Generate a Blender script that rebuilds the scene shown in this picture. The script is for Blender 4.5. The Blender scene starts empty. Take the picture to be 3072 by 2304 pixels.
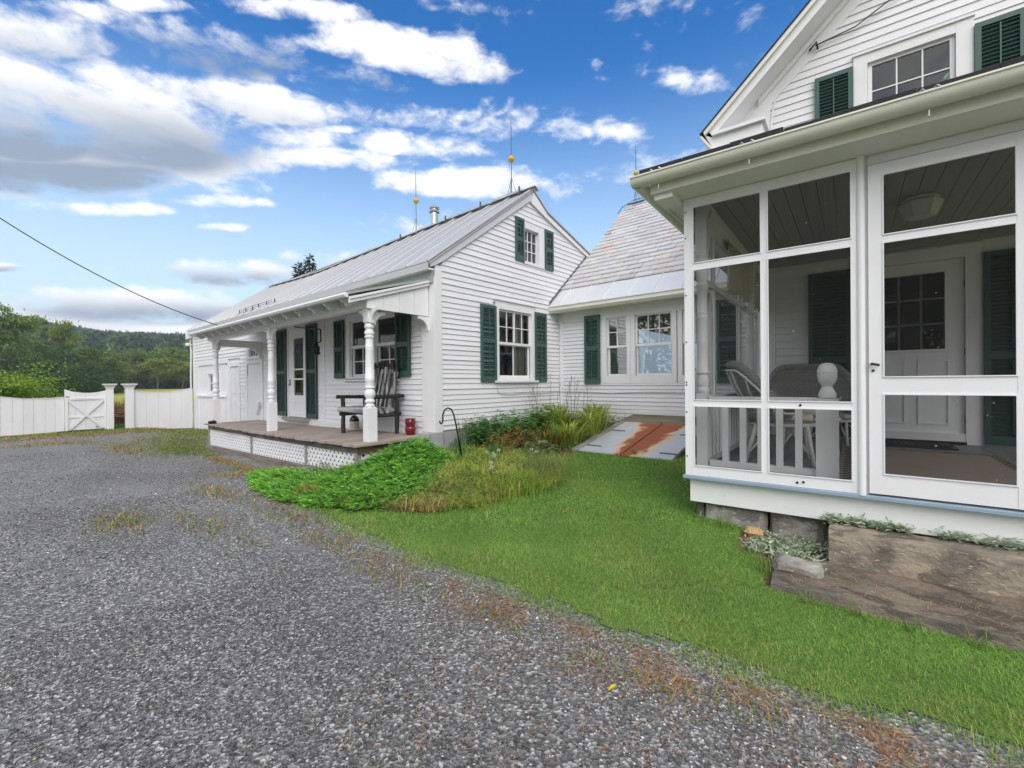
import bpy, math, random
import numpy as np
from mathutils import Vector, Matrix

random.seed(7)
rng = np.random.default_rng(11)
scene = bpy.context.scene
COL = scene.collection

# ------------------------------------------------------------------ camera
CAMZ = 1.2
YAW, PITCH, ROLL = math.radians(-37.025), math.radians(-0.196), math.radians(-0.485)


def cam_axes():
    F = Vector((math.sin(YAW) * math.cos(PITCH), math.cos(YAW) * math.cos(PITCH), math.sin(PITCH)))
    R = Vector((math.cos(YAW), -math.sin(YAW), 0))
    U = R.cross(F)
    return R * math.cos(ROLL) + U * math.sin(ROLL), -R * math.sin(ROLL) + U * math.cos(ROLL), F


CR, CU, CF = cam_axes()
cam = bpy.data.cameras.new('camera')
cam.sensor_width = 36
cam.lens = 36 * 1352.98 / 3072
cam.clip_start = 0.05
cam.clip_end = 6000
co = bpy.data.objects.new('camera', cam)
co.matrix_world = Matrix(((CR.x, CU.x, -CF.x, 0), (CR.y, CU.y, -CF.y, 0), (CR.z, CU.z, -CF.z, CAMZ), (0, 0, 0, 1)))
COL.objects.link(co)
scene.camera = co

# ------------------------------------------------------------------ sky, sun, exposure
SUN_DIR = Vector((0.56, -0.56, 0.66)).normalized()      # towards the sun (behind the camera, hazed by cloud)
world = bpy.data.worlds.new('World')
scene.world = world
world.use_nodes = True
wn = world.node_tree
wn.nodes.clear()
L = wn.links.new


class NG:
    """small expression helper for a node tree"""

    def __init__(s, tree):
        s.t = tree

    def val(s, sock, v):
        if hasattr(v, 'is_output') or isinstance(v, bpy.types.NodeSocket):
            s.t.links.new(v, sock)
        else:
            sock.default_value = v

    def m(s, op, a, b=0.0, c=0.0, clamp=False):
        n = s.t.nodes.new('ShaderNodeMath')
        n.operation = op
        n.use_clamp = clamp
        s.val(n.inputs[0], a)
        s.val(n.inputs[1], b)
        s.val(n.inputs[2], c)
        return n.outputs[0]

    def dot(s, v, c):
        n = s.t.nodes.new('ShaderNodeVectorMath')
        n.operation = 'DOT_PRODUCT'
        s.val(n.inputs[0], v)
        n.inputs[1].default_value = c
        return n.outputs['Value']

    def mix(s, f, a, b, blend='MIX'):
        n = s.t.nodes.new('ShaderNodeMix')
        n.data_type = 'RGBA'
        n.blend_type = blend
        n.clamp_factor = True
        s.val(n.inputs[0], f)
        s.val(n.inputs[6], a)
        s.val(n.inputs[7], b)
        return n.outputs[2]

    def ramp(s, v, lo, hi, a=0.0, b=1.0, kind='SMOOTHSTEP'):
        n = s.t.nodes.new('ShaderNodeMapRange')
        n.interpolation_type = kind
        s.val(n.inputs[0], v)
        n.inputs[1].default_value = lo
        n.inputs[2].default_value = hi
        n.inputs[3].default_value = a
        n.inputs[4].default_value = b
        return n.outputs[0]

    def noise(s, vec, scale, detail=4, rough=0.55, dist=0.0):
        n = s.t.nodes.new('ShaderNodeTexNoise')
        s.val(n.inputs['Vector'], vec)
        n.inputs['Scale'].default_value = scale
        n.inputs['Detail'].default_value = detail
        n.inputs['Roughness'].default_value = rough
        n.inputs['Distortion'].default_value = dist
        return n.outputs[0]

    def mapping(s, vec, scale=(1, 1, 1), rot=(0, 0, 0), loc=(0, 0, 0)):
        n = s.t.nodes.new('ShaderNodeMapping')
        s.val(n.inputs['Vector'], vec)
        n.inputs['Scale'].default_value = scale
        n.inputs['Rotation'].default_value = rot
        n.inputs['Location'].default_value = loc
        return n.outputs[0]


g = NG(wn)
tc = wn.nodes.new('ShaderNodeTexCoord')
DIR = tc.outputs['Generated']
sky = wn.nodes.new('ShaderNodeTexSky')
sky.sky_type = 'NISHITA'
sky.sun_disc = False
sky.sun_elevation = math.asin(SUN_DIR.z)
sky.sun_rotation = math.atan2(SUN_DIR.x, SUN_DIR.y)
sky.air_density = 1.0
sky.dust_density = 0.6
sky.ozone_density = 2.5
SKYK = 1.0
sep = wn.nodes.new('ShaderNodeSeparateXYZ')
L(DIR, sep.inputs[0])
elev = sep.outputs[2]
hsv = wn.nodes.new('ShaderNodeHueSaturation')
hsv.inputs['Saturation'].default_value = 1.35
hsv.inputs['Value'].default_value = SKYK
L(sky.outputs[0], hsv.inputs['Color'])
tinted = g.mix(1.0, hsv.outputs[0], (0.28, 1.18, 1.46, 1), 'MULTIPLY')
base_sky = g.mix(g.m('MULTIPLY', g.ramp(elev, 0.60, 0.06), .94), tinted, (6.0, 7.5, 8.5, 1))


def pix_dir(dx, dy):                       # a direction of the world sky, from where the photo shows it
    px, py = dx * 3072 / 2212, dy * 3072 / 2212
    return (CF + CR * ((px - 1536) / 1352.98) - CU * ((py - 1152) / 1352.98)).normalized()


n_big = g.noise(g.mapping(DIR, (1.0, 1.0, 2.2)), 5.0, 8, 0.60, 0.2)
n_fine = g.noise(g.mapping(DIR, (1.0, 1.0, 1.9), loc=(3, 1, 2)), 17.0, 6, 0.62, 0.3)
warp = g.m('ADD', g.m('MULTIPLY', g.m('SUBTRACT', n_big, 0.5), 3.4), g.m('MULTIPLY', g.m('SUBTRACT', n_fine, 0.5), 1.9))
# (x, y, half width, half height, tilt deg, strength, greyness of the base)
CLOUDS = [(290, 255, 400, 135, 8, 1.0, .95), (110, 345, 360, 88, 3, 1.1, 1.25), (40, 250, 260, 120, 6, .9, 1.1), (420, 345, 170, 34, 5, 1.0, .45), (560, 225, 230, 50, 12, 1.0, .45), (90, 75, 210, 70, 6, .85, .55),
          (480, 100, 260, 75, 6, .62, 1.0), (885, 115, 285, 62, 9, 1.2, .28), (780, 160, 160, 42, 6, .6, .9), (610, 18, 210, 34, 4, .95, .25), (330, 8, 110, 22, 2, .9, .2), (150, 25, 150, 30, 4, .7, .3),
          (645, 298, 120, 34, 0, 1.0, .15), (731, 279, 60, 12, 2, .8, 0), (665, 342, 270, 38, 4, .95, .25), (965, 392, 240, 40, 2, .95, .12), (906, 313, 170, 34, 4, .72, .1), (1030, 268, 190, 44, 6, .72, .05), (1180, 262, 220, 52, 5, .68, .05),
          (1465, 175, 130, 40, 9, .58, 0), (1290, 135, 34, 22, 20, .45, 0), (1125, 125, 40, 14, 5, .35, 0), (1330, 168, 60, 14, -4, .4, 0),
          (244, 450, 170, 20, 3, .72, .05), (488, 435, 130, 15, 2, .45, 0), (479, 491, 75, 12, 0, .75, 0), (540, 590, 290, 38, 2, 1.05, .95), (345, 660, 310, 46, 1, 1.05, .95), (130, 685, 300, 40, 0, .9, .25), (350, 716, 440, 30, 0, 1.05, .2),
          (9, 577, 70, 13, 0, .8, .9), (740, 560, 170, 26, 0, .8, .6), (1060, 20, 120, 14, 0, .2, 0)]
dens = None
shade = None
for (x, y, hw, hh, tilt, st, gr) in CLOUDS:
    c = pix_dir(x, y)
    k = math.cos(math.radians(0))
    t = math.radians(tilt)
    qa = pix_dir(x + 40 * math.cos(t), y + 40 * math.sin(t))
    qb = pix_dir(x + 40 * math.sin(t), y - 40 * math.cos(t))
    va, vb = qa / qa.dot(c) - c, qb / qb.dot(c) - c
    ra, rb = va.length * hw / 40, vb.length * hh / 40
    a = va.normalized()
    b = (vb - a * vb.dot(a)).normalized()
    d0 = g.dot(DIR, tuple(c))
    u = g.m('DIVIDE', g.dot(DIR, tuple(a / ra)), d0)
    v = g.m('DIVIDE', g.dot(DIR, tuple(b / rb)), d0)
    r2 = g.m('ADD', g.m('MULTIPLY', u, u), g.m('MULTIPLY', v, v))
    one = g.m('MULTIPLY', g.m('SUBTRACT', 1.0, r2), st)
    one = g.m('MINIMUM', one, g.m('MULTIPLY', g.m('ADD', d0, -0.2), 50))      # front half of the sphere only
    one = g.m('MAXIMUM', one, -1.2)
    sh = g.m('MULTIPLY', g.m('MULTIPLY', g.ramp(v, 0.75, -0.55), g.ramp(r2, 1.25, 0.35)), gr)
    dens = one if dens is None else g.m('MAXIMUM', dens, one)
    shade = sh if shade is None else g.m('MAXIMUM', shade, sh)
# unseen rest of the sky: near-full cloud added to whiten the ambient light
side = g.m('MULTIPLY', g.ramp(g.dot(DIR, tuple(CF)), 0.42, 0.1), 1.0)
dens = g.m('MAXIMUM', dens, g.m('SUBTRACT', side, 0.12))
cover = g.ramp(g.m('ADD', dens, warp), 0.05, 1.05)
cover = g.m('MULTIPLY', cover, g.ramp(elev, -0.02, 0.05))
shn = g.m('ADD', shade, g.m('MULTIPLY', g.m('SUBTRACT', n_big, 0.5), 0.75), clamp=True)
cloud_col = g.mix(shn, (9.9, 9.75, 9.6, 1), (2.5, 3.1, 4.1, 1))
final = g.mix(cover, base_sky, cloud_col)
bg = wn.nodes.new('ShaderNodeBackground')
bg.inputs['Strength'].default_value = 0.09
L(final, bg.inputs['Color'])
wo = wn.nodes.new('ShaderNodeOutputWorld')
L(bg.outputs[0], wo.inputs[0])
world.cycles.sampling_method = 'MANUAL'
world.cycles.sample_map_resolution = 512

sun = bpy.data.lights.new('sun', 'SUN')
sun.energy = 1.6
sun.angle = math.radians(48)
sun.color = (1.0, 0.95, 0.90)
so = bpy.data.objects.new('sun', sun)
so.rotation_euler = SUN_DIR.to_track_quat('Z', 'Y').to_euler()
so.location = (5, -5, 12)
COL.objects.link(so)

vs = scene.view_settings
vs.view_transform = 'Standard'
vs.look = 'None'
vs.gamma = 1
vs.use_curve_mapping = False
vs.exposure = 0.62

# ------------------------------------------------------------------ frames and helpers
DY = math.radians(-3.97)
AXV = Vector((math.cos(DY), math.sin(DY), 0))
BXV = Vector((-math.sin(DY), math.cos(DY), 0))


def e2w(x, y, z=0.0):
    q = AXV * x + BXV * y
    return Vector((q.x, q.y, z))


class Frame:
    def __init__(s, rz):
        s.rz = rz
        s.c, s.s = math.cos(rz), math.sin(rz)

    def w(s, p):
        return Vector((s.c * p[0] - s.s * p[1], s.s * p[0] + s.c * p[1], p[2]))


FM = Frame(0.0)
FE = Frame(DY)
BASE = {}


def thing(name, label, cat, base, frame=FM, group=None):
    o = bpy.data.objects.new(name, None)
    o.empty_display_size = 0.2
    COL.objects.link(o)
    o.location = frame.w(base)
    o.rotation_euler = (0, 0, frame.rz)
    tag(o, label, cat, group)
    BASE[o.name] = Vector(base)
    return o


def tag(o, label=None, cat=None, group=None, kind=None):
    if label:
        o['label'] = label
    if cat:
        o['category'] = cat
    if group:
        o['group'] = group
    if kind:
        o['kind'] = kind
    return o


def root_base(o):
    while o.parent:
        o = o.parent
    return BASE[o.name]


class MB:
    def __init__(s):
        s.v = []
        s.f = []

    def add(s, vs_, fs):
        n = len(s.v)
        s.v += [tuple(v) for v in vs_]
        s.f += [tuple(i + n for i in f) for f in fs]
        return s

    def box(s, x0, x1, y0, y1, z0, z1, T=None):
        p = [(x, y, z) for z in (z0, z1) for y in (y0, y1) for x in (x0, x1)]
        if T:
            p = [T(*q) for q in p]
        return s.add(p, [(0, 2, 3, 1), (4, 5, 7, 6), (0, 1, 5, 4), (2, 6, 7, 3), (0, 4, 6, 2), (1, 3, 7, 5)])

    def hexa(s, p):
        return s.add(p, [(0, 2, 3, 1), (4, 5, 7, 6), (0, 1, 5, 4), (2, 6, 7, 3), (0, 4, 6, 2), (1, 3, 7, 5)])

    def prism(s, poly, fn, a, b):
        """poly: 2-D points; fn(u, v, w) -> xyz; extruded from w=a to w=b"""
        n = len(poly)
        vs_ = [fn(u, v, a) for u, v in poly] + [fn(u, v, b) for u, v in poly]
        fs = [tuple(range(n))[::-1], tuple(range(n, 2 * n))]
        fs += [(i, (i + 1) % n, n + (i + 1) % n, n + i) for i in range(n)]
        return s.add(vs_, fs)

    def tube(s, pts, r, n=8, r2=None, caps=True, closed=False):
        pts = [Vector(p) for p in pts]
        m = len(pts)
        rs = [r + ((r2 if r2 is not None else r) - r) * i / max(1, m - 1) for i in range(m)] if not isinstance(r, (list, tuple)) else list(r)
        vs_ = []
        prev = None
        for i, p in enumerate(pts):
            if i == 0:
                d = pts[1] - p
            elif i == m - 1:
                d = p - pts[i - 1]
            else:
                d = pts[i + 1] - pts[i - 1]
            d.normalize()
            ref = prev if prev is not None else (Vector((0, 0, 1)) if abs(d.z) < 0.9 else Vector((1, 0, 0)))
            a = (ref - d * ref.dot(d)).normalized()
            prev = a
            b = d.cross(a)
            for k in range(n):
                t = 2 * math.pi * k / n
                vs_.append(p + (a * math.cos(t) + b * math.sin(t)) * rs[i])
        fs = []
        for i in range(m - 1):
            for k in range(n):
                fs.append((i * n + k, i * n + (k + 1) % n, (i + 1) * n + (k + 1) % n, (i + 1) * n + k))
        if caps:
            fs.append(tuple(range(n))[::-1])
            fs.append(tuple(range((m - 1) * n, m * n)))
        return s.add(vs_, fs)

    def lathe(s, prof, cx, cy, n=20, caps=True):
        vs_ = []
        for r, z in prof:
            for k in range(n):
                t = 2 * math.pi * k / n
                vs_.append((cx + r * math.cos(t), cy + r * math.sin(t), z))
        fs = []
        m = len(prof)
        for i in range(m - 1):
            for k in range(n):
                fs.append((i * n + k, i * n + (k + 1) % n, (i + 1) * n + (k + 1) % n, (i + 1) * n + k))
        if caps:
            fs.append(tuple(range(n))[::-1])
            fs.append(tuple(range((m - 1) * n, m * n)))
        return s.add(vs_, fs)

    def build(s, name, mat, parent=None, base=None, frame=FM, smooth=False, label=None, cat=None, group=None, kind=None, bevel=0):
        me = bpy.data.meshes.new(name)
        b = root_base(parent) if parent else Vector(base or (0, 0, 0))
        me.from_pydata([(v[0] - b.x, v[1] - b.y, v[2] - b.z) for v in s.v], [], s.f)
        me.materials.append(mat)
        if smooth:
            me.polygons.foreach_set('use_smooth', [True] * len(me.polygons))
        o = bpy.data.objects.new(name, me)
        COL.objects.link(o)
        if parent:
            o.parent = parent
        else:
            o.location = frame.w(b)
            o.rotation_euler = (0, 0, frame.rz)
        if smooth == 'auto':
            md = o.modifiers.new('split', 'EDGE_SPLIT')
            md.split_angle = math.radians(38)
        if bevel:
            md = o.modifiers.new('bevel', 'BEVEL')
            md.width = bevel
            md.segments = 2
            md.limit_method = 'ANGLE'
        tag(o, label, cat, group, kind)
        return o


def inst(src, name, parent, pos, base):
    """another object on the same mesh data, at pos (frame coordinates)"""
    o = bpy.data.objects.new(name, src)
    COL.objects.link(o)
    o.parent = parent
    o.location = Vector(pos) - base
    return o


def np_mesh(name, verts, faces, mat, colors=None, parent=None, base=(0, 0, 0), frame=FM, label=None, cat=None, group=None, kind=None, smooth=False):
    """fast mesh from arrays; verts in WORLD axes relative to nothing (base is subtracted), faces (M,k)"""
    verts = np.asarray(verts, dtype=np.float32) - np.asarray(base, dtype=np.float32)
    faces = np.asarray(faces, dtype=np.int32)
    me = bpy.data.meshes.new(name)
    me.vertices.add(len(verts))
    me.vertices.foreach_set('co', verts.ravel())
    k = faces.shape[1]
    me.loops.add(faces.size)
    me.loops.foreach_set('vertex_index', faces.ravel())
    me.polygons.add(len(faces))
    me.polygons.foreach_set('loop_start', np.arange(0, faces.size, k, dtype=np.int32))
    me.polygons.foreach_set('loop_total', np.full(len(faces), k, dtype=np.int32))
    if colors is not None:
        at = me.color_attributes.new('tint', 'FLOAT_COLOR', 'POINT')
        c = np.ones((len(verts), 4), dtype=np.float32)
        c[:, :3] = colors
        at.data.foreach_set('color', c.ravel())
    me.update(calc_edges=True)
    me.validate()
    me.materials.append(mat)
    if smooth:
        me.polygons.foreach_set('use_smooth', [True] * len(me.polygons))
    o = bpy.data.objects.new(name, me)
    COL.objects.link(o)
    if parent:
        o.parent = parent
    else:
        o.location = base
    tag(o, label, cat, group, kind)
    return o


# ------------------------------------------------------------------ materials
def new_mat(name):
    m = bpy.data.materials.new(name)
    m.use_nodes = True
    t = m.node_tree
    t.nodes.clear()
    out = t.nodes.new('ShaderNodeOutputMaterial')
    p = t.nodes.new('ShaderNodeBsdfPrincipled')
    t.links.new(p.outputs[0], out.inputs[0])
    return m, NG(t), p, out


def objco(G_):
    n = G_.t.nodes.new('ShaderNodeTexCoord')
    return n.outputs['Object']


def bump(G_, p, h, strength=0.3, dist=0.01):
    n = G_.t.nodes.new('ShaderNodeBump')
    n.inputs['Strength'].default_value = strength
    n.inputs['Distance'].default_value = dist
    G_.t.links.new(h, n.inputs['Height'])
    G_.t.links.new(n.outputs[0], p.inputs['Normal'])


def objrand(G_):
    return G_.t.nodes.new('ShaderNodeObjectInfo').outputs['Random']


def simple(name, col, rough=0.5, metal=0.0, var=0.12, scale=6.0, bumpk=0.1, bscale=60, spec=0.5):
    m, G_, p, o = new_mat(name)
    c = objco(G_)
    n = G_.noise(c, scale, 4)
    dark = tuple(x * (1 - var) for x in col) + (1,)
    lite = tuple(min(1, x * (1 + var)) for x in col) + (1,)
    G_.t.links.new(G_.mix(n, dark, lite), p.inputs['Base Color'])
    p.inputs['Roughness'].default_value = rough
    p.inputs['Metallic'].default_value = metal
    p.inputs['Specular IOR Level'].default_value = spec
    if bumpk:
        bump(G_, p, G_.noise(c, bscale, 3), bumpk, 0.004)
    return m


def paint(name, col, peel=0.0, peelcol=(0.35, 0.34, 0.32), var=0.07, rough=0.5, stretch=(1, 1, 1), obj_var=0.06):
    m, G_, p, o = new_mat(name)
    c = objco(G_)
    n = G_.noise(G_.mapping(c, stretch), 3.5, 5, 0.6)
    k = G_.m('ADD', G_.m('MULTIPLY', G_.m('SUBTRACT', n, 0.5), 2 * var), 1.0)
    k = G_.m('MULTIPLY', k, G_.m('ADD', G_.m('MULTIPLY', objrand(G_), obj_var), 1 - obj_var / 2))
    mm = G_.t.nodes.new('ShaderNodeVectorMath')
    mm.operation = 'SCALE'
    mm.inputs[0].default_value = col
    G_.t.links.new(k, mm.inputs['Scale'])
    colr = mm.outputs[0]
    fine = G_.noise(G_.mapping(c, stretch, loc=(5, 2, 8)), 38, 5, 0.7)
    if peel:
        zone = G_.ramp(G_.noise(c, 1.6, 2), 0.42, 0.68)
        spots = G_.ramp(fine, 0.72 - 0.10 * peel, 0.76 - 0.10 * peel)
        colr = G_.mix(G_.m('MULTIPLY', G_.m('MULTIPLY', spots, zone), 0.85), colr, peelcol + (1,))
    G_.t.links.new(colr, p.inputs['Base Color'])
    p.inputs['Roughness'].default_value = rough
    bump(G_, p, fine, 0.12, 0.004)
    return m


W = (0.735, 0.732, 0.768)
M_clap_x = paint('clapboard_paint_gable', W, peel=0.95, stretch=(1, .25, 1.6), var=.07)
M_clap_y = paint('clapboard_paint_front', W, peel=0.5, stretch=(.25, 1, 1.6), var=.07)
M_white = paint('white_trim_paint', (0.75, 0.748, 0.772), peel=0.4, var=.07, rough=.45)
M_white2 = paint('white_skirt_paint', (0.76, 0.76, 0.755), peel=0.7, stretch=(.35, 1, 1), var=.05)
M_fence = paint('fence_paint', (0.74, 0.735, 0.745), peel=0.35, stretch=(1, 1, .22), var=.12, rough=.6)
M_grey_trim = paint('grey_rake_paint', (0.56, 0.56, 0.60), peel=0.1, var=.05)
M_grey_porch = paint('grey_porch_paint', (0.68, 0.685, 0.69), peel=0.12, var=.05)
M_soffit = paint('soffit_paint', (0.76, 0.76, 0.72), peel=0.1, var=.05)
M_green = paint('green_shutter_paint', (0.044, 0.100, 0.089), peel=0.0, var=.16, rough=.42)
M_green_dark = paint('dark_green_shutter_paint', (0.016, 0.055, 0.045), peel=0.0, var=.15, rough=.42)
M_bluesill = paint('blue_sill_paint', (0.27, 0.35, 0.44), peel=0.3, var=.1, rough=.5)
M_inside = simple('unlit_room_dark', (0.075, 0.07, 0.065), 0.9, bumpk=0)  # near-black walls put the rooms' shade into the colour, so panes look dark
M_dark = simple('black_iron', (0.012, 0.012, 0.013), 0.45, 0.6)
M_rod = simple('galvanised_rod', (0.16, 0.17, 0.19), 0.4, 0.8)
M_ball = simple('amber_glass_ball', (0.62, 0.36, 0.03), 0.12, 0, var=.05, bumpk=0)
M_wire = simple('wire_rubber', (0.05, 0.05, 0.055), 0.6)
M_cable = simple('grey_cable', (0.5, 0.5, 0.5), 0.6)
M_concrete = simple('concrete', (0.36, 0.37, 0.38), 0.9, var=.22, scale=4, bumpk=.3)
M_gutter = simple('gutter_enamel', (0.70, 0.70, 0.62), 0.38, 0, var=.08, scale=3, bumpk=.05)
M_shingle = simple('asphalt_shingle', (0.028, 0.025, 0.027), 0.95, var=.4, scale=30, bumpk=.6)
M_galv = simple('galvanised_vent', (0.55, 0.56, 0.58), 0.32, 0.75, var=.08)
M_brass = simple('old_brass', (0.25, 0.17, 0.06), 0.35, 0.8)
M_steelknob = simple('dark_knob', (0.05, 0.045, 0.04), 0.35, 0.7)


def metal_roof_mat(name, col):
    m, G_, p, o = new_mat(name)
    c = objco(G_)
    n = G_.noise(G_.mapping(c, (3, .5, .5)), 2.2, 5, .6)
    r = objrand(G_)
    k = G_.m('ADD', G_.m('MULTIPLY', n, 0.16), G_.m('MULTIPLY', r, 0.07))
    a = tuple(x * .90 for x in col) + (1,)
    b = tuple(min(1, x * 1.12) for x in col) + (1,)
    G_.t.links.new(G_.mix(G_.m('MULTIPLY', k, 4.0), a, b), p.inputs['Base Color'])
    p.inputs['Roughness'].default_value = 0.42
    p.inputs['Metallic'].default_value = 0.25
    bump(G_, p, G_.noise(c, 3.0, 2), 0.10, 0.02)
    return m


M_roof = metal_roof_mat('painted_metal_roof', (0.49, 0.49, 0.50))
M_apron = metal_roof_mat('apron_sheet_metal', (0.70, 0.71, 0.73))
M_vflash = simple('weathered_green_flashing', (0.33, 0.37, 0.36), 0.6, 0, var=.15, scale=5)
M_ridge = simple('ridge_cap_metal', (0.58, 0.58, 0.60), 0.42, 0.2, var=.08)

# slate: each slate its own colour
M_slate, G_, p_, _o = new_mat('roof_slate')
rr = objrand(G_)
cr = G_.t.nodes.new('ShaderNodeValToRGB')
cr.color_ramp.interpolation = 'CONSTANT'
SL = [(0.0, (.36, .36, .40)), (.14, (.40, .41, .42)), (.27, (.37, .35, .37)), (.38, (.43, .42, .45)), (.50, (.39, .40, .43)), (.60, (.41, .36, .37)),
      (.70, (.45, .45, .44)), (.78, (.42, .33, .32)), (.85, (.34, .34, .37)), (.90, (.47, .43, .36)), (.945, (.50, .33, .27)), (.97, (.30, .26, .28))]
while len(cr.color_ramp.elements) < len(SL):
    cr.color_ramp.elements.new(0.5)
for e_, (ps, cc) in zip(cr.color_ramp.elements, SL):
    e_.position = ps
    e_.color = tuple((.58 * x + .42 * sum(cc) / 3) * 1.36 for x in cc) + (1,)
G_.t.links.new(rr, cr.inputs[0])
oc = objco(G_)
nz = G_.noise(oc, 7, 5, .65)
G_.t.links.new(G_.mix(.28, cr.outputs[0], G_.mix(nz, (.34, .34, .36, 1), (.75, .73, .73, 1))), p_.inputs['Base Color'])
p_.inputs['Roughness'].default_value = 0.62
bump(G_, p_, G_.noise(oc, 25, 4), 0.25, 0.006)


def wood_mat(name, c1, c2, along='y', scale=1.0, objv=0.35, rough=.8, third=None):
    m, G_, p, o = new_mat(name)
    c = objco(G_)
    st = {'x': (.6, 14, 14), 'y': (14, .6, 14), 'z': (14, 14, .6)}[along]
    sc = tuple(q * scale for q in st)
    r = objrand(G_)
    off = G_.t.nodes.new('ShaderNodeVectorMath')
    off.operation = 'ADD'
    G_.t.links.new(c, off.inputs[0])
    cmb = G_.t.nodes.new('ShaderNodeCombineXYZ')
    for i_ in range(3):
        G_.t.links.new(G_.m('MULTIPLY', r, 17.0 + i_), cmb.inputs[i_])
    G_.t.links.new(cmb.outputs[0], off.inputs[1])
    n = G_.noise(G_.mapping(off.outputs[0], sc), 2.4, 6, .65, .4)
    n2 = G_.noise(off.outputs[0], 1.5, 3)
    f = G_.m('ADD', G_.ramp(n, .32, .68), G_.m('MULTIPLY', G_.m('SUBTRACT', r, .5), objv), clamp=True)
    col = G_.mix(f, c1 + (1,), c2 + (1,))
    if third:
        col = G_.mix(G_.m('MULTIPLY', G_.ramp(G_.m('ADD', n2, G_.m('MULTIPLY', G_.m('SUBTRACT', r, .5), .5)), .45, .72), .5), col, third + (1,))
    G_.t.links.new(col, p.inputs['Base Color'])
    p.inputs['Roughness'].default_value = rough
    bump(G_, p, n, 0.35, 0.006)
    return m


M_deck = wood_mat('weathered_deck', (.22, .185, .16), (.48, .43, .40), 'y', third=(.27, .15, .10))
M_joist = wood_mat('old_joist', (.05, .045, .04), (.17, .15, .125), 'x')
M_joist_y = wood_mat('old_joist_side', (.11, .06, .035), (.24, .17, .11), 'y')
M_kick = wood_mat('kickboard', (.12, .095, .08), (.27, .22, .19), 'x')
M_grey_wood = wood_mat('grey_weathered_wood', (.15, .145, .135), (.40, .39, .37), 'y')
M_brown_wood = wood_mat('brown_plank', (.10, .08, .05), (.26, .22, .16), 'x')
M_porchfloor = wood_mat('grey_porch_floor', (.16, .165, .17), (.22, .225, .23), 'y', objv=.2, rough=.5)
M_beadboard = wood_mat('porch_ceiling_boards', (.27, .27, .25), (.295, .295, .27), 'y', objv=.05, rough=.55)
M_log = wood_mat('dark_bark', (.008, .008, .008), (.035, .03, .028), 'z', scale=1.6, rough=.7)
M_halflog = wood_mat('peeled_slab_wood', (.012, .011, .012), (.46, .46, .47), 'z', scale=.8, objv=.5, rough=.65)
M_halflog_x = wood_mat('peeled_slab_seat', (.012, .011, .012), (.45, .45, .46), 'x', scale=.62, objv=.25, rough=.65)

# glass panes: thin, part mirror part clear
def glass_mat(name, refl, tint):
    m = bpy.data.materials.new(name)
    m.use_nodes = True
    t = m.node_tree
    t.nodes.clear()
    G_ = NG(t)
    out = t.nodes.new('ShaderNodeOutputMaterial')
    tr = t.nodes.new('ShaderNodeBsdfTransparent')
    tr.inputs[0].default_value = tint + (1,)
    gl = t.nodes.new('ShaderNodeBsdfGlossy')
    gl.inputs['Roughness'].default_value = 0.02
    gl.inputs[0].default_value = (.95, .97, 1, 1)
    lw = t.nodes.new('ShaderNodeFresnel')
    lw.inputs[0].default_value = 1.5
    nb = G_.noise(objco(G_), 2.2, 2)
    bp = t.nodes.new('ShaderNodeBump')
    bp.inputs['Strength'].default_value = 0.018
    bp.inputs['Distance'].default_value = 0.02
    t.links.new(nb, bp.inputs['Height'])
    t.links.new(bp.outputs[0], gl.inputs['Normal'])
    mx = t.nodes.new('ShaderNodeMixShader')
    t.links.new(G_.m('ADD', lw.outputs[0], refl, clamp=True), mx.inputs[0])
    t.links.new(tr.outputs[0], mx.inputs[1])
    t.links.new(gl.outputs[0], mx.inputs[2])
    t.links.new(mx.outputs[0], out.inputs[0])
    return m


M_glass = glass_mat('window_glass', 0.05, (.82, .85, .85))
M_glass_storm = glass_mat('storm_window_glass', 0.32, (.55, .57, .60))
M_glass_dark = glass_mat('porch_shaded_glass', 0.015, (.6, .62, .62))

# insect screen: dark wires, mostly open
m = bpy.data.materials.new('insect_screen')
m.use_nodes = True
t = m.node_tree
t.nodes.clear()
out = t.nodes.new('ShaderNodeOutputMaterial')
tr = t.nodes.new('ShaderNodeBsdfTransparent')
df = t.nodes.new('ShaderNodeBsdfDiffuse')
df.inputs[0].default_value = (.035, .036, .035, 1)
mx = t.nodes.new('ShaderNodeMixShader')
gn_ = NG(t)
sn = gn_.noise(gn_.mapping(objco(gn_), (1, 1, .35)), 3.0, 5, .65)
spk = gn_.ramp(gn_.noise(objco(gn_), 55, 2), .735, .76)
t.links.new(gn_.m('ADD', gn_.m('ADD', gn_.m('MULTIPLY', sn, .16), .18), gn_.m('MULTIPLY', spk, .25)), mx.inputs[0])
t.links.new(gn_.mix(spk, (.035, .036, .035, 1), (.6, .6, .6, 1)), df.inputs[0])
t.links.new(tr.outputs[0], mx.inputs[1])
t.links.new(df.outputs[0], mx.inputs[2])
t.links.new(mx.outputs[0], out.inputs[0])
M_screen = m


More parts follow.
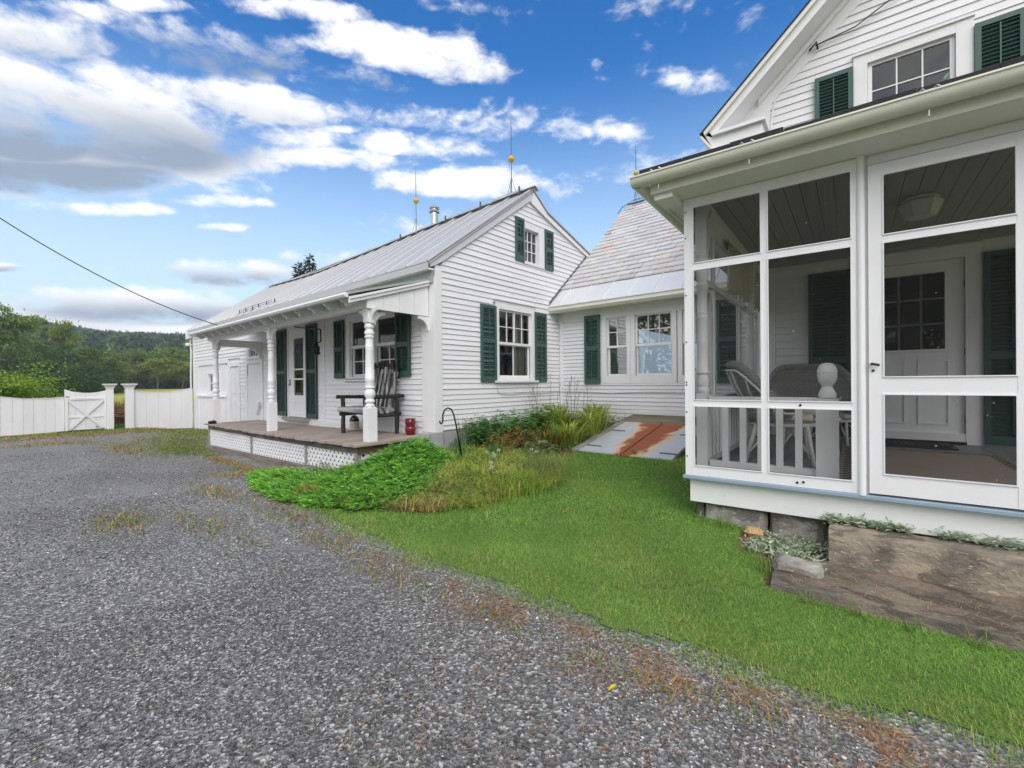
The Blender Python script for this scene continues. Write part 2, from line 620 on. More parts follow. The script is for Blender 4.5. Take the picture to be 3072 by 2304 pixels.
def leaf_mat(name, rough=.55, trans=.38, spec=.3, objv=.0):
    m, G_, p, o = new_mat(name)
    at = G_.t.nodes.new('ShaderNodeAttribute')
    at.attribute_name = 'tint'
    col = at.outputs['Color']
    if objv:
        hs = G_.t.nodes.new('ShaderNodeHueSaturation')
        G_.t.links.new(col, hs.inputs['Color'])
        r = objrand(G_)
        G_.t.links.new(G_.m('ADD', G_.m('MULTIPLY', r, .02), .49), hs.inputs['Hue'])
        G_.t.links.new(G_.m('ADD', G_.m('MULTIPLY', r, objv), 1 - objv / 2), hs.inputs['Value'])
        col = hs.outputs[0]
    G_.t.links.new(col, p.inputs['Base Color'])
    p.inputs['Roughness'].default_value = rough
    p.inputs['Specular IOR Level'].default_value = spec
    if trans:
        tl = G_.t.nodes.new('ShaderNodeBsdfTranslucent')
        G_.t.links.new(col, tl.inputs[0])
        ad = G_.t.nodes.new('ShaderNodeMixShader')
        ad.inputs[0].default_value = trans
        G_.t.links.new(p.outputs[0], ad.inputs[1])
        G_.t.links.new(tl.outputs[0], ad.inputs[2])
        G_.t.links.new(ad.outputs[0], o.inputs[0])
    return m


M_leaf = leaf_mat('leaf_tint')
M_tree = leaf_mat('tree_leaf_tint', objv=.25)
M_stone_tint = leaf_mat('gravel_tint', rough=.75, trans=0, spec=.35)
M_bark = wood_mat('tree_bark', (.05, .045, .04), (.16, .15, .135), 'z', scale=.3)

# ground materials
def ground_noise_mat(name, build):
    m, G_, p, o = new_mat(name)
    geo = G_.t.nodes.new('ShaderNodeNewGeometry')
    build(G_, p, geo.outputs['Position'])
    return m


def b_gravel(G_, p, P):
    vo = G_.t.nodes.new('ShaderNodeTexVoronoi')
    vo.inputs['Scale'].default_value = 85
    G_.t.links.new(P, vo.inputs['Vector'])
    cell = G_.t.nodes.new('ShaderNodeSeparateColor')
    G_.t.links.new(vo.outputs['Color'], cell.inputs[0])
    r = G_.t.nodes.new('ShaderNodeValToRGB')
    r.color_ramp.elements[0].color = (.078, .076, .074, 1)
    r.color_ramp.elements[1].color = (.46, .455, .45, 1)
    r.color_ramp.elements[0].position = .0
    r.color_ramp.elements[1].position = 1.0
    e1 = r.color_ramp.elements.new(.55)
    e1.color = (.158, .155, .152, 1)
    e2 = r.color_ramp.elements.new(.80)
    e2.color = (.235, .232, .228, 1)
    G_.t.links.new(cell.outputs[0], r.inputs[0])
    big = G_.noise(G_.mapping(P, (.5, 1, 1)), .9, 4, .6)
    tracks = G_.noise(P, 2.6, 3)
    k = G_.m('ADD', G_.m('MULTIPLY', big, 1.1), .52)
    v = G_.t.nodes.new('ShaderNodeVectorMath')
    v.operation = 'SCALE'
    G_.t.links.new(r.outputs[0], v.inputs[0])
    G_.t.links.new(k, v.inputs['Scale'])
    fines = G_.m('MULTIPLY', G_.ramp(tracks, .55, .75), .65)
    col = G_.mix(fines, v.outputs[0], (.19, .19, .19, 1))
    G_.t.links.new(col, p.inputs['Base Color'])
    p.inputs['Roughness'].default_value = .9
    bump(G_, p, vo.outputs['Distance'], .7, .012)


def b_soil(G_, p, P):
    n = G_.noise(P, 14, 6, .65)
    G_.t.links.new(G_.mix(n, (.05, .034, .02, 1), (.20, .12, .065, 1)), p.inputs['Base Color'])
    p.inputs['Roughness'].default_value = 1
    bump(G_, p, n, .6, .02)


def b_lawn(G_, p, P):
    n = G_.noise(P, 22, 6, .7)
    n2 = G_.noise(P, 1.3, 4)
    c = G_.mix(n, (.07, .12, .022, 1), (.17, .25, .055, 1))
    c = G_.mix(G_.m('MULTIPLY', G_.ramp(n2, .5, .8), .4), c, (.17, .17, .055, 1))
    G_.t.links.new(c, p.inputs['Base Color'])
    p.inputs['Roughness'].default_value = .9
    bump(G_, p, n, .8, .02)


def b_meadow(G_, p, P):
    n = G_.noise(P, .22, 7, .7)
    n2 = G_.noise(P, 6, 5, .7)
    c = G_.mix(n, (.30, .33, .05, 1), (.52, .47, .09, 1))
    c = G_.mix(G_.m('MULTIPLY', n2, .4), c, (.22, .27, .05, 1))
    G_.t.links.new(c, p.inputs['Base Color'])
    p.inputs['Roughness'].default_value = 1
    bump(G_, p, n2, .5, .05)


def b_hill(G_, p, P):
    n = G_.noise(P, .15, 6, .7)
    G_.t.links.new(G_.mix(n, (.018, .035, .014, 1), (.05, .085, .03, 1)), p.inputs['Base Color'])
    p.inputs['Roughness'].default_value = 1


M_gravel = ground_noise_mat('driveway_gravel', b_gravel)
M_soil = ground_noise_mat('bed_soil', b_soil)
M_lawn = ground_noise_mat('lawn_soil', b_lawn)
M_meadow = ground_noise_mat('meadow_grass', b_meadow)
M_hill = ground_noise_mat('hill_floor', b_hill)


def b_stone(cdark, clite, lich):
    def f(G_, p, P):
        n = G_.noise(G_.mapping(P, (.7, 1, 1)), 5.5, 7, .68, .5)
        n2 = G_.noise(P, 45, 4, .7)
        n3 = G_.noise(P, 3.1, 3)
        c = G_.mix(G_.ramp(n, .34, .62), cdark + (1,), clite + (1,))
        c = G_.mix(G_.m('MULTIPLY', G_.ramp(n3, .52, .70), .7), c, lich + (1,))
        c = G_.mix(G_.m('MULTIPLY', n2, .35), c, (.07, .06, .05, 1))
        n4 = G_.noise(G_.mapping(P, (.6, 1, 1), loc=(4, 7, 1)), 5.0, 4, .55, .4)
        c = G_.mix(G_.m('MULTIPLY', G_.ramp(n4, .555, .585), .80), c, tuple(q * .28 for q in clite) + (1,))
        n5 = G_.noise(G_.mapping(P, (.3, 1, 1)), 90, 2)
        c = G_.mix(G_.m('MULTIPLY', G_.ramp(n5, .62, .70), .5), c, tuple(min(.8, q * 1.7) for q in clite) + (1,))
        G_.t.links.new(c, p.inputs['Base Color'])
        p.inputs['Roughness'].default_value = .85
        bump(G_, p, G_.m('ADD', n, G_.m('MULTIPLY', n2, .5)), .9, .025)
    return f


M_step = ground_noise_mat('step_stone', b_stone((.17, .145, .12), (.44, .37, .28), (.13, .12, .11)))
M_slab = ground_noise_mat('slab_stone', b_stone((.105, .092, .08), (.27, .22, .17), (.12, .13, .07)))
M_found = ground_noise_mat('foundation_stone', b_stone((.24, .225, .20), (.50, .475, .42), (.28, .265, .22)))

# ------------------------------------------------------------------ terrain
CPTS = [(0, 0, 0), (0, 1.5, 0), (-1.5, .5, 0), (-3, 1.2, -.01), (1.5, .3, 0), (3, .5, 0), (-2, -2, 0), (2, -3, 0), (-6, -3, -.02), (-6, 0, -.04),
        (-1.0, 3.65, .15), (-.45, 3.5, .07), (.3, 3.3, -.01), (1.5, 3.3, -.01), (.1, 2.85, .02), (1, 2.75, .02), (2.5, 2.75, .02), (-1.3, 2.4, .03), (-2.5, 2.6, .02), (.2, 1.8, 0)]
for x, y, z in [(-12.1, 3.0, -.28), (-8.8, 2.95, -.20), (-5.5, 2.85, -.08), (-18.3, 0, -.11), (-18.3, 4.4, -.24), (-18.3, 2.5, -.1), (-18.3, -6, -.11),
                (-13, 0, -.12), (-14.5, 4.3, -.18), (-10, -3, -.08), (-2.8, 5.35, .22), (-4, 7.6, .42), (-2.2, 7.6, .42), (-5.3, 7.5, .40), (-3.0, 4.0, .13),
                (-5.3, 5, .22), (-4.2, 4.5, .15), (-5.3, 4.2, .05), (-1.6, 5.2, .24), (-25, 0, -.25), (-25, 8, -.35), (-20, 3, -.2)]:
    q = e2w(x, y)
    CPTS.append((q.x, q.y, z))
CPTS = np.array(CPTS)


def G(x, y):
    x = np.asarray(x, float)
    y = np.asarray(y, float)
    d2 = (x[..., None] - CPTS[:, 0]) ** 2 + (y[..., None] - CPTS[:, 1]) ** 2
    w = 1 / (d2 + .25) ** 2
    z = (w * CPTS[:, 2]).sum(-1) / w.sum(-1)
    d = np.hypot(x, y)
    far = np.clip((d - 24) / 12, 0, 1)
    return z * (1 - far) + far * (-.42 + .0072 * np.clip(d - 30, 0, 150))


def Gf(x, y):
    return float(G(x, y))


def inpoly(px, py, poly):
    px = np.asarray(px)
    py = np.asarray(py)
    r = np.zeros(px.shape, bool)
    n = len(poly)
    for i in range(n):
        x1, y1 = poly[i]
        x2, y2 = poly[(i + 1) % n]
        if y1 == y2:
            continue
        c = ((y1 > py) != (y2 > py)) & (px < (x2 - x1) * (py - y1) / (y2 - y1) + x1)
        r ^= c
    return r


def edge_dist(px, py, poly, closed=True):
    d = np.full(np.shape(px), 1e9)
    n = len(poly)
    for i in range(n if closed else n - 1):
        x1, y1 = poly[i]
        x2, y2 = poly[(i + 1) % n]
        dx, dy = x2 - x1, y2 - y1
        t = np.clip(((px - x1) * dx + (py - y1) * dy) / (dx * dx + dy * dy + 1e-12), 0, 1)
        d = np.minimum(d, np.hypot(px - x1 - t * dx, py - y1 - t * dy))
    return d


def sheet(name, poly, step, dz, mat, kind='structure', label=None):
    xs = np.arange(min(p[0] for p in poly), max(p[0] for p in poly) + step, step)
    ys = np.arange(min(p[1] for p in poly), max(p[1] for p in poly) + step, step)
    X, Y = np.meshgrid(xs, ys)
    cx, cy = X[:-1, :-1] + step / 2, Y[:-1, :-1] + step / 2
    ok = inpoly(cx, cy, poly)
    idx = np.arange(X.size).reshape(X.shape)
    f = np.stack([idx[:-1, :-1], idx[:-1, 1:], idx[1:, 1:], idx[1:, :-1]], -1)[ok]
    used = np.unique(f)
    remap = np.zeros(X.size, int)
    remap[used] = np.arange(len(used))
    v = np.stack([X.ravel()[used], Y.ravel()[used], G(X.ravel()[used], Y.ravel()[used]) + dz], -1)
    return np_mesh(name, v, remap[f], mat, kind=kind, smooth=True, label=label)


# meadow: one sheet out to the horizon
ax_ = np.concatenate([-np.geomspace(1600, 40, 28), np.linspace(-38, 38, 90), np.geomspace(40, 1600, 28)])
X, Y = np.meshgrid(ax_, ax_)
Zm = G(X, Y) - .03
idx = np.arange(X.size).reshape(X.shape)
f = np.stack([idx[:-1, :-1], idx[:-1, 1:], idx[1:, 1:], idx[1:, :-1]], -1).reshape(-1, 4)
np_mesh('meadow', np.stack([X.ravel(), Y.ravel(), Zm.ravel()], -1), f, M_meadow, kind='structure', smooth=True)

LAWN_EDGE = [(-6.3, 2.62), (-5.86, 2.52), (-4.60, 2.26), (-3.50, 2.03), (-2.49, 1.93), (-1.78, 1.88), (-1.31, 1.89), (-.91, 1.87), (-.52, 1.90), (-.06, 1.93), (.24, 1.95), (.6, 1.98), (3.5, 2.0)]
e = lambda x, y: tuple(e2w(x, y).xy)
fence_line = [e(-17.85, 4.6), e(-17.85, -9)]
GRAVEL = [e(-17.85, 4.4), e(-17.85, -9), (0, -12), (9, -9), (9, 2.5), (3.5, 2.5)] + [(x, y + .5) for x, y in LAWN_EDGE[::-1]] + [e(-6, 3.6), e(-12.0, 3.6), e(-12.0, 4.4)]
sheet('gravel_driveway', GRAVEL, .1, 0, M_gravel)
LAWN = LAWN_EDGE + [(3.5, 2.85), (-.40, 2.85), (-.43, 3.2), (-.64, 3.42), (-.64, 3.78), (-1.0, 3.8), (-1.0, 6.9)] + [e(-2.2, 7.6), e(-5.3, 7.6), e(-5.3, 4.4), e(-6, 3.2)]
LAWN_SH = [(x, y + .16 + .05 * math.sin(x * 9)) for x, y in LAWN_EDGE] + LAWN[len(LAWN_EDGE):]
sheet('lawn', LAWN_SH, .04, .007, M_lawn)
sheet('step_bed', [(-.72, 3.44), (-.44, 3.15), (-.41, 2.86), (3.2, 2.86), (3.2, 3.9), (-.95, 3.9)], .04, .0, M_soil)
BED = [e(-6.5, 2.4), e(-4.9, 2.05), e(-3.9, 2.1), e(-3.2, 2.55), e(-2.9, 3.3), e(-2.82, 3.7), e(-3.15, 4.5), e(-3.5, 5.3), e(-3.75, 6.0), e(-3.9, 7.62), e(-5.36, 7.62), e(-5.36, 4.3), e(-5.4, 3.2), e(-6.4, 3.1)]
sheet('garden_bed', BED, .06, .018, M_soil)

# hill behind the field
hv, hf = [], []
NA, NR = 60, 26
for i in range(NA + 1):
    az = math.radians(128 + 82 * i / NA)
    for j in range(NR + 1):
        t = j / NR
        d = 165 + 520 * t
        crest = 45 + 4 * math.sin(az * 5.3 + 3.4) + 2 * math.sin(az * 23)
        crest *= 1.0
        hgt = crest * (t ** .85) * 1.18
        hv.append((d * math.cos(az), d * math.sin(az), .3 + hgt))
for i in range(NA):
    for j in range(NR):
        a = i * (NR + 1) + j
        hf.append((a, a + NR + 1, a + NR + 2, a + 1))
np_mesh('hill', np.array(hv), np.array(hf), M_hill, kind='structure', smooth=True)

# ------------------------------------------------------------------ building helpers
def clapboards(parent, T, uf, z0, z1, expo, ops, mat, lip=.020, joint=.5, maxlen=3.0, seed=1):
    r = random.Random(seed)
    z = z0
    while z < z1 - .02:
        h = expo(z) * r.uniform(.97, 1.03)
        zt = min(z + h, z1)
        a, b = uf(z)
        a2, b2 = uf(zt)
        if max(b, b2) - min(a, a2) < .05 or b - a < .03:
            break
        if b2 <= a2:
            a2 = b2 = (a2 + b2) / 2
        ivs = [(a, b, a2, b2)]
        short = []
        for (u0, u1, w0, w1) in ops:
            if min(zt, w1) - max(z, w0) > .004:
                if w0 > z + .012 and w0 < zt:
                    short.append((max(u0, a), min(u1, b), z, w0))
                if w1 < zt - .012 and w1 > z:
                    short.append((max(u0, a), min(u1, b), w1, zt))
                new = []
                for (p, q, p2, q2) in ivs:
                    if u1 <= p or u0 >= q:
                        new.append((p, q, p2, q2))
                        continue
                    if u0 > p:
                        new.append((p, u0, p2, u0))
                    if u1 < q:
                        new.append((u1, q, u1, q2))
                ivs = new
        for (p, q, c, d) in short:
            if q - p > .03:
                MB().hexa([T(p, 0, c), T(q, 0, c), T(p, lip * (zt - c) / h, c), T(q, lip * (zt - c) / h, c), T(p, -.004, d), T(q, -.004, d), T(p, .003 + lip * max(0, zt - d) / h, d), T(q, .003 + lip * max(0, zt - d) / h, d)]).build('clapboard', mat, parent)
        fin = []
        for (p, q, p2, q2) in ivs:
            while q - p > maxlen and r.random() < joint:
                c = p + r.uniform(1.2, maxlen)
                if q - c < .4:
                    break
                fin.append((p, c - .0015, p2, c - .0015))
                p = p2 = c + .0015
            fin.append((p, q, p2, q2))
        for (p, q, p2, q2) in fin:
            if q - p < .02:
                continue
            k = lip * r.uniform(.85, 1.2)
            dz = r.uniform(-.002, .002)
            mb = MB().hexa([T(p, 0, z + dz), T(q, 0, z + dz), T(p, k, z + dz), T(q, k, z + dz),
                            T(p2, -.004, zt + .012), T(q2, -.004, zt + .012), T(p2, .003, zt + .012), T(q2, .003, zt + .012)])
            mb.build('clapboard', mat, parent)
        z = zt


def sheathing(parent, T, u0, u1, z0, top, knees, ops, mat, name='wall', off=-.03, thick=.06):
    us = sorted(set([u0, u1] + [k for k in knees if u0 < k < u1] + [c for o in ops for c in o[:2] if u0 < c < u1]))
    mb = MB()
    for a, b in zip(us[:-1], us[1:]):
        mid = (a + b) / 2
        seg = [(z0, None)]
        cov = sorted([o for o in ops if o[0] < mid < o[1]], key=lambda o: o[2])
        zc = z0
        parts = []
        for o in cov:
            if o[2] > zc:
                parts.append((zc, zc, o[2], o[2]))
            zc = max(zc, o[3])
        ta, tb = top(a + 1e-4), top(b - 1e-4)
        parts.append((zc, zc, ta, tb))
        for (za, zb, zta, ztb) in parts:
            if max(zta - za, ztb - zb) < .003:
                continue
            mb.hexa([T(a, off - thick, za), T(b, off - thick, zb), T(a, off, za), T(b, off, zb),
                     T(a, off - thick, zta), T(b, off - thick, ztb), T(a, off, zta), T(b, off, ztb)])
    if mat is M_inside:
        sk = MB()
        n_ = len(mb.v) // 8
        dv = Vector(T(0, .006, 0)) - Vector(T(0, 0, 0))
        for i in range(n_):
            b = [Vector(p) for p in mb.v[i * 8:i * 8 + 8]]
            sk.hexa([b[2], b[3], b[2] + dv, b[3] + dv, b[6], b[7], b[6] + dv, b[7] + dv])
        sk.build('underboard', M_white, parent)
    return mb.build(name, mat, parent)


def sash_window(parent, T, u0, u1, z0, z1, sashes, casing=(.10, .10, .12, .0), sill=None, glass=None, mat=None, frame_out=.028, label=None, rail=.045, munt=.016, deep=.07, crown=0):
    """casing widths: left, right, head, bottom; sashes: (za, zb, rows, cols, depth)"""
    mat = mat or M_white
    glass = glass or M_glass
    cl, cr_, ch, cb = casing
    mb = MB()
    f0 = frame_out
    if cl:
        mb.box(u0 - cl, u0, -.02, f0, z0 - cb, z1 + ch, T)
    if cr_:
        mb.box(u1, u1 + cr_, -.02, f0, z0 - cb, z1 + ch, T)
    if ch:
        mb.box(u0 + .0005, u1 - .0005, -.02, f0 - .002, z1, z1 + ch, T)
    if cb:
        mb.box(u0 + .0005, u1 - .0005, -.02, f0 - .002, z0 - cb, z0, T)
    # jamb reveal
    mb.box(u0 - .012, u0, -deep - .05, -.021, z0, z1, T)
    mb.box(u1, u1 + .012, -deep - .05, -.021, z0, z1, T)
    mb.box(u0, u1, -deep - .05, -.021, z1, z1 + .012, T)
    mb.box(u0, u1, -deep - .05, -.021, z0 - .012, z0, T)
    w = mb.build('window', mat, parent, label=label)
    if crown:
        MB().box(u0 - cl - .02, u1 + cr_ + .02, 0, f0 + .03, z1 + ch, z1 + ch + crown, T).build('window_head', mat, w)
    if sill:
        MB().box(u0 - cl - sill[0], u1 + cr_ + sill[0], -.02, sill[1], z0 - cb - sill[2], z0 - cb - .0005, T).build('sill', mat, w)
    for (za, zb, rows, cols, dp) in sashes:
        s = MB()
        o0, o1 = -dp - .035, -dp
        s.box(u0 + .003, u0 + rail, o0, o1, za, zb, T)
        s.box(u1 - rail, u1 - .003, o0, o1, za, zb, T)
        s.box(u0 + rail, u1 - rail, o0, o1 - .001, zb - rail * .8, zb, T)
        s.box(u0 + rail, u1 - rail, o0, o1 - .001, za, za + rail * 1.1, T)
        ua, ub = u0 + rail, u1 - rail
        wa, wb = za + rail * 1.1, zb - rail * .8
        for c in range(1, cols):
            c0 = ua + (ub - ua) * c / cols
            s.box(c0 - munt / 2, c0 + munt / 2, o0 + .005, o1 - .004, wa, wb, T)
        for rr_ in range(1, rows):
            r0 = wa + (wb - wa) * rr_ / rows
            s.box(ua, ub, o0 + .005, o1 - .005, r0 - munt / 2, r0 + munt / 2, T)
        s.build('sash', mat, w)
        for c in range(cols):
            for rr_ in range(rows):
                a0 = ua + (ub - ua) * c / cols
                a1 = ua + (ub - ua) * (c + 1) / cols
                b0 = wa + (wb - wa) * rr_ / rows
                b1 = wa + (wb - wa) * (rr_ + 1) / rows
                og = -dp - .020
                j = random.uniform(-.0015, .0015)
                MB().add([T(a0, og + j, b0), T(a1, og - j, b0), T(a1, og + j * .5, b1), T(a0, og, b1)], [(0, 1, 2, 3)]).build('pane', glass, w)
    return w


def shutter(parent, T, u0, u1, z0, z1, mid=None, off=.03, mat=None, pitch=.036, rodoff=0, stile=.05):
    mat = mat or M_green
    base = root_base(parent)
    mid = mid if mid is not None else z0 + (z1 - z0) * .5
    o1 = off + .028
    mb = MB()
    mb.box(u0, u0 + stile, off, o1, z0, z1, T)
    mb.box(u1 - stile, u1, off, o1, z0, z1, T)
    mb.box(u0 + stile, u1 - stile, off, o1 - .001, z1 - .055, z1, T)
    mb.box(u0 + stile, u1 - stile, off, o1 - .001, z0, z0 + .10, T)
    mb.box(u0 + stile, u1 - stile, off, o1 - .001, mid - .04, mid + .04, T)
    mb.box(u0 + stile, u1 - stile, off - .012, off - .006, z0 + .02, z1 - .02, T)     # what shows dark behind the louvres
    sh = mb.build('shutter', mat, parent)
    w = (u1 - u0) - 2 * stile
    o = Vector(T(0, 0, 0))
    a = math.radians(38)
    hl, th = pitch * .62, .004
    dz, do = hl * math.sin(a), hl * math.cos(a)
    loc = []
    for (du, s1, s2) in [(du, s1, s2) for s1 in (-1, 1) for s2 in (-1, 1) for du in (-w / 2, w / 2)]:
        # top edge tilts in, bottom edge tilts out
        oo = -s1 * do * .5 + s2 * th * math.sin(a)
        zz = s1 * dz * .5 + s2 * th * math.cos(a)
        loc.append(Vector(T(du, oo, zz)) - o)
    me = bpy.data.meshes.new('slat')
    me.from_pydata([tuple(v) for v in loc], [], [(0, 1, 3, 2), (4, 6, 7, 5), (0, 4, 5, 1), (2, 3, 7, 6), (0, 2, 6, 4), (1, 5, 7, 3)])
    me.materials.append(mat)
    um = (u0 + u1) / 2
    for (ra, rb) in ((z0 + .10, mid - .04), (mid + .04, z1 - .055)):
        n = max(3, int((rb - ra) / pitch))
        for i in range(n):
            zc = ra + (rb - ra) * (i + .5) / n
            inst(me, 'slat', sh, T(um, off + .014, zc), base)
        MB().box(um - .006, um + .006, o1 - .004, o1 + .010, ra + .03, rb - .02, T).build('tilt_rod', mat, sh)
    return sh


def bracket_poly(r, n=7, t=.0):
    """quarter-curve bracket: corner at (0,0), arms r along +u and -v"""
    pts = [(0, 0), (r, 0), (r, -.035)]
    for i in range(1, n):
        a = math.pi / 2 * i / n
        pts.append((r - (r - .03) * math.sin(a), -.035 - (r - .035) * (1 - math.cos(a))))
    pts += [(.03, -r), (0, -r)]
    return pts


def lerp(x, xs, ys):
    return float(np.interp(x, xs, ys))


# ================================================================== COTTAGE (ell with veranda and barn end)
YF, XG, XL = 4.403, -5.38, -17.86
TG = lambda u, o, z: (XG + o, u, z)
TF = lambda u, o, z: (u, YF - o, z)
cot = thing('cottage', 'long white clapboard cottage with grey metal roof, veranda and barn end', 'house', (-5.4, 4.4, 0), FE)

RX = [-17.95, -17.5, -15.75, -13.78, -10.77, -8.5, -5.3]
RZ = [4.83, 4.82, 4.75, 4.71, 4.79, 4.85, 4.89]
YR = 6.79
rz_ridge = lambda x: lerp(x, RX, RZ)
rz_eave = lambda x: lerp(x, [-18, -5.3], [3.0, 3.03])


def roofz(y):
    if y <= YR:
        return 3.03 + (y - 4.27) * .738
    if y <= 7.245:
        return 4.89 - (y - YR) * .67
    return 4.585 - (y - 7.245) * .31


# --- walls
W_MAIN = (5.83, 6.755, 1.275, 2.505)
W_ATT = (6.565, 7.0, 3.475, 4.10)
gops_clap = [(5.69, 6.86, 1.20, 2.64), (6.53, 7.19, 3.415, 4.22)]
gops_hole = [W_MAIN, W_ATT]
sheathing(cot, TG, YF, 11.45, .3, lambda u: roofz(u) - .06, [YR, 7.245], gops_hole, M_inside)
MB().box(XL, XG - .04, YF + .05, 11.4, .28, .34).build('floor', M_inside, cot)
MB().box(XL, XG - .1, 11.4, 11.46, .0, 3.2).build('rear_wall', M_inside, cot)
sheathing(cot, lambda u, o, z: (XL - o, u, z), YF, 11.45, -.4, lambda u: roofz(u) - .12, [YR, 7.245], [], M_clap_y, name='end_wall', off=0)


def gu(z):
    lo = 4.532
    if z > 3.06:
        lo = 4.534 + (z - 3.06) / .715
    hi = 7.745
    if z > 2.6:                         # the slate roof climbs across the wall
        hi = 7.45 + (z - 2.6) / .867 + .05
    if z > 3.98:
        hi = min(hi, 7.34 + (4.446 - z) / .2965)
    if z > 4.446:
        hi = min(hi, 6.702 + (4.635 - z) / .2965)
    return lo, hi


gexpo = lambda z: .078 if z < .95 else (.088 if z < 1.2 else (.070 if z < 1.5 else (.082 if z < 2.45 else .094)))
clapboards(cot, TG, gu, .47, 4.62, gexpo, gops_clap, M_clap_x, seed=3, joint=.75, maxlen=2.6)
MB().box(4.40, 4.53, -.02, .03, .455, 2.99, TG).build('corner_board', M_white, cot)
MB().box(-5.52, XG + .028, -.02, .026, .42, 2.80, TF).build('corner_board', M_white, cot)
MB().box(7.655, 7.74, -.02, .022, .42, 2.62, TG).build('corner_board', M_white, cot)
# foundation under the gable
MB().box(4.36, 7.66, -.25, .012, -.2, .452, TG).build('foundation', M_concrete, cot)
MB().box(4.22, 4.52, -.14, .055, -.2, .455, TG).build('corner_pier', M_concrete, cot, bevel=.012)
# rake boards and roof edge
MB().prism([(4.27, 3.01), (YR, 4.86), (6.70, 4.63), (4.534, 3.062), (4.31, 2.94)], lambda u, v, w: TG(u, w, v), .0, .05).build('rake_board', M_grey_trim, cot)
MB().prism([(YR, 4.86), (7.245, 4.55), (8.9, 4.04), (11.6, 3.20), (11.6, 3.10), (8.723, 4.0), (7.34, 4.40), (6.70, 4.63)], lambda u, v, w: TG(u, w, v), .0, .048).build('rake_board', M_grey_trim, cot)
MB().prism([(YR + .02, 4.84), (7.245, 4.53), (8.9, 4.02), (8.72, 4.0), (7.34, 4.40), (6.75, 4.60)], lambda u, v, w: TG(u, w, v), .05, .056).build('rake_moulding', M_white, cot)
# --- front wall
FWX = lambda x: .976 * x
FWZ = lambda z: 1.2 + .976 * (z - 1.2)
door_r = (FWX(-10.79), FWX(-9.81), FWZ(.44), FWZ(2.47))
v_hole = [door_r, (FWX(-8.02), FWX(-7.32), FWZ(1.33), FWZ(2.40)), (FWX(-7.15), FWX(-6.47), FWZ(1.33), FWZ(2.38))]
barn_hole = [(FWX(-16.75), FWX(-15.68), FWZ(.95), FWZ(1.54)), (FWX(-13.21), FWX(-12.51), FWZ(1.93), FWZ(2.13))]
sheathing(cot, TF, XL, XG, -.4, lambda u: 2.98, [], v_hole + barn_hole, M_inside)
vclap = [(FWX(-11.42), FWX(-9.30), .3, 3), (FWX(-9.09), FWX(-9.015), .3, 3), (FWX(-8.19), FWX(-6.43), FWZ(1.24), FWZ(2.49)), (-5.66, -5.3, 0, 3)]
clapboards(cot, TF, lambda z: (FWX(-11.5), -5.52), .43, 2.78, lambda z: .084, vclap, M_clap_y, seed=5, joint=.3)
MB().box(FWX(-9.085), FWX(-9.02), -.01, .024, .36, 2.75, TF).build('trim_board', M_white, cot)
MB().box(-5.66, -5.521, -.01, .024, .42, 2.78, TF).build('corner_board', M_white, cot)
MB().box(FWX(-11.5), -5.53, -.02, .03, .33, .428, TF).build('skirt_board', M_white, cot)
for (a, b) in ((FWX(-11.5), FWX(-10.80)), (FWX(-9.80), FWX(-9.3))):      # flat boards behind the door shutters
    MB().box(a, b, -.02, .004, .43, 2.7, TF).build('wall_board', M_white, cot)
MB().box(FWX(-10.80), FWX(-9.80), -.02, .003, FWZ(2.52), 2.7, TF).build('wall_board', M_white, cot)
bops = [(-17.42, FWX(-13.88), -1, 1.93), (FWX(-13.43), FWX(-12.25), -1, FWZ(1.90)), (FWX(-13.33), FWX(-12.40), FWZ(1.85), FWZ(2.20))]
clapboards(cot, TF, lambda z: (XL + .12, FWX(-11.5)), -.25, 2.95, lambda z: .102, bops, M_clap_y, seed=6, joint=.4)
MB().box(XL - .03, XL + .12, -.02, .03, -.32, 2.95, TF).build('corner_board', M_white, cot)

# --- roof
roof = MB()
xs_ = np.linspace(-17.95, -5.31, 12)
rv = []
for x in xs_:
    rv += [(x, 4.26, rz_eave(x) - .05), (x, YR, rz_ridge(x) - .05), (x, 7.245, rz_ridge(x) - .36), (x, 11.7, rz_ridge(x) - 1.74)]
rf = []
for i in range(len(xs_) - 1):
    for k in range(3):
        rf.append((i * 4 + k, i * 4 + 4 + k, i * 4 + 5 + k, i * 4 + 1 + k))
roof.add(rv, rf)
roof = roof.build('roof', M_vflash, cot)
SP = .535
x = -5.315
k = 0
while x > -17.95:
    xa, xb = x, max(x - SP, -17.96)
    mb = MB()
    ea, eb, ra, rb = rz_eave(xa), rz_eave(xb), rz_ridge(xa), rz_ridge(xb)
    mb.hexa([(xa, 4.25, ea - .02), (xb, 4.25, eb - .02), (xa, YR, ra - .02), (xb, YR, rb - .02), (xa, 4.25, ea), (xb, 4.25, eb), (xa, YR, ra), (xb, YR, rb)])
    for w0, w1, hh in ((.0, .05, .020),):
        q0, q1 = xa - w0, xa - w1
        mb.hexa([(q0, 4.245, ea - .004), (q1, 4.245, ea - .004), (q0, YR - .02, ra - .004), (q1, YR - .02, ra - .004),
                 (q0 - .008 * (hh > .01), 4.245, ea + hh), (q1 + .008 * (hh > .01), 4.245, ea + hh), (q0 - .008 * (hh > .01), YR - .02, ra + hh), (q1 + .008 * (hh > .01), YR - .02, ra + hh)])
    mb.build('roof_panel', M_roof, roof)
    x -= SP
    k += 1
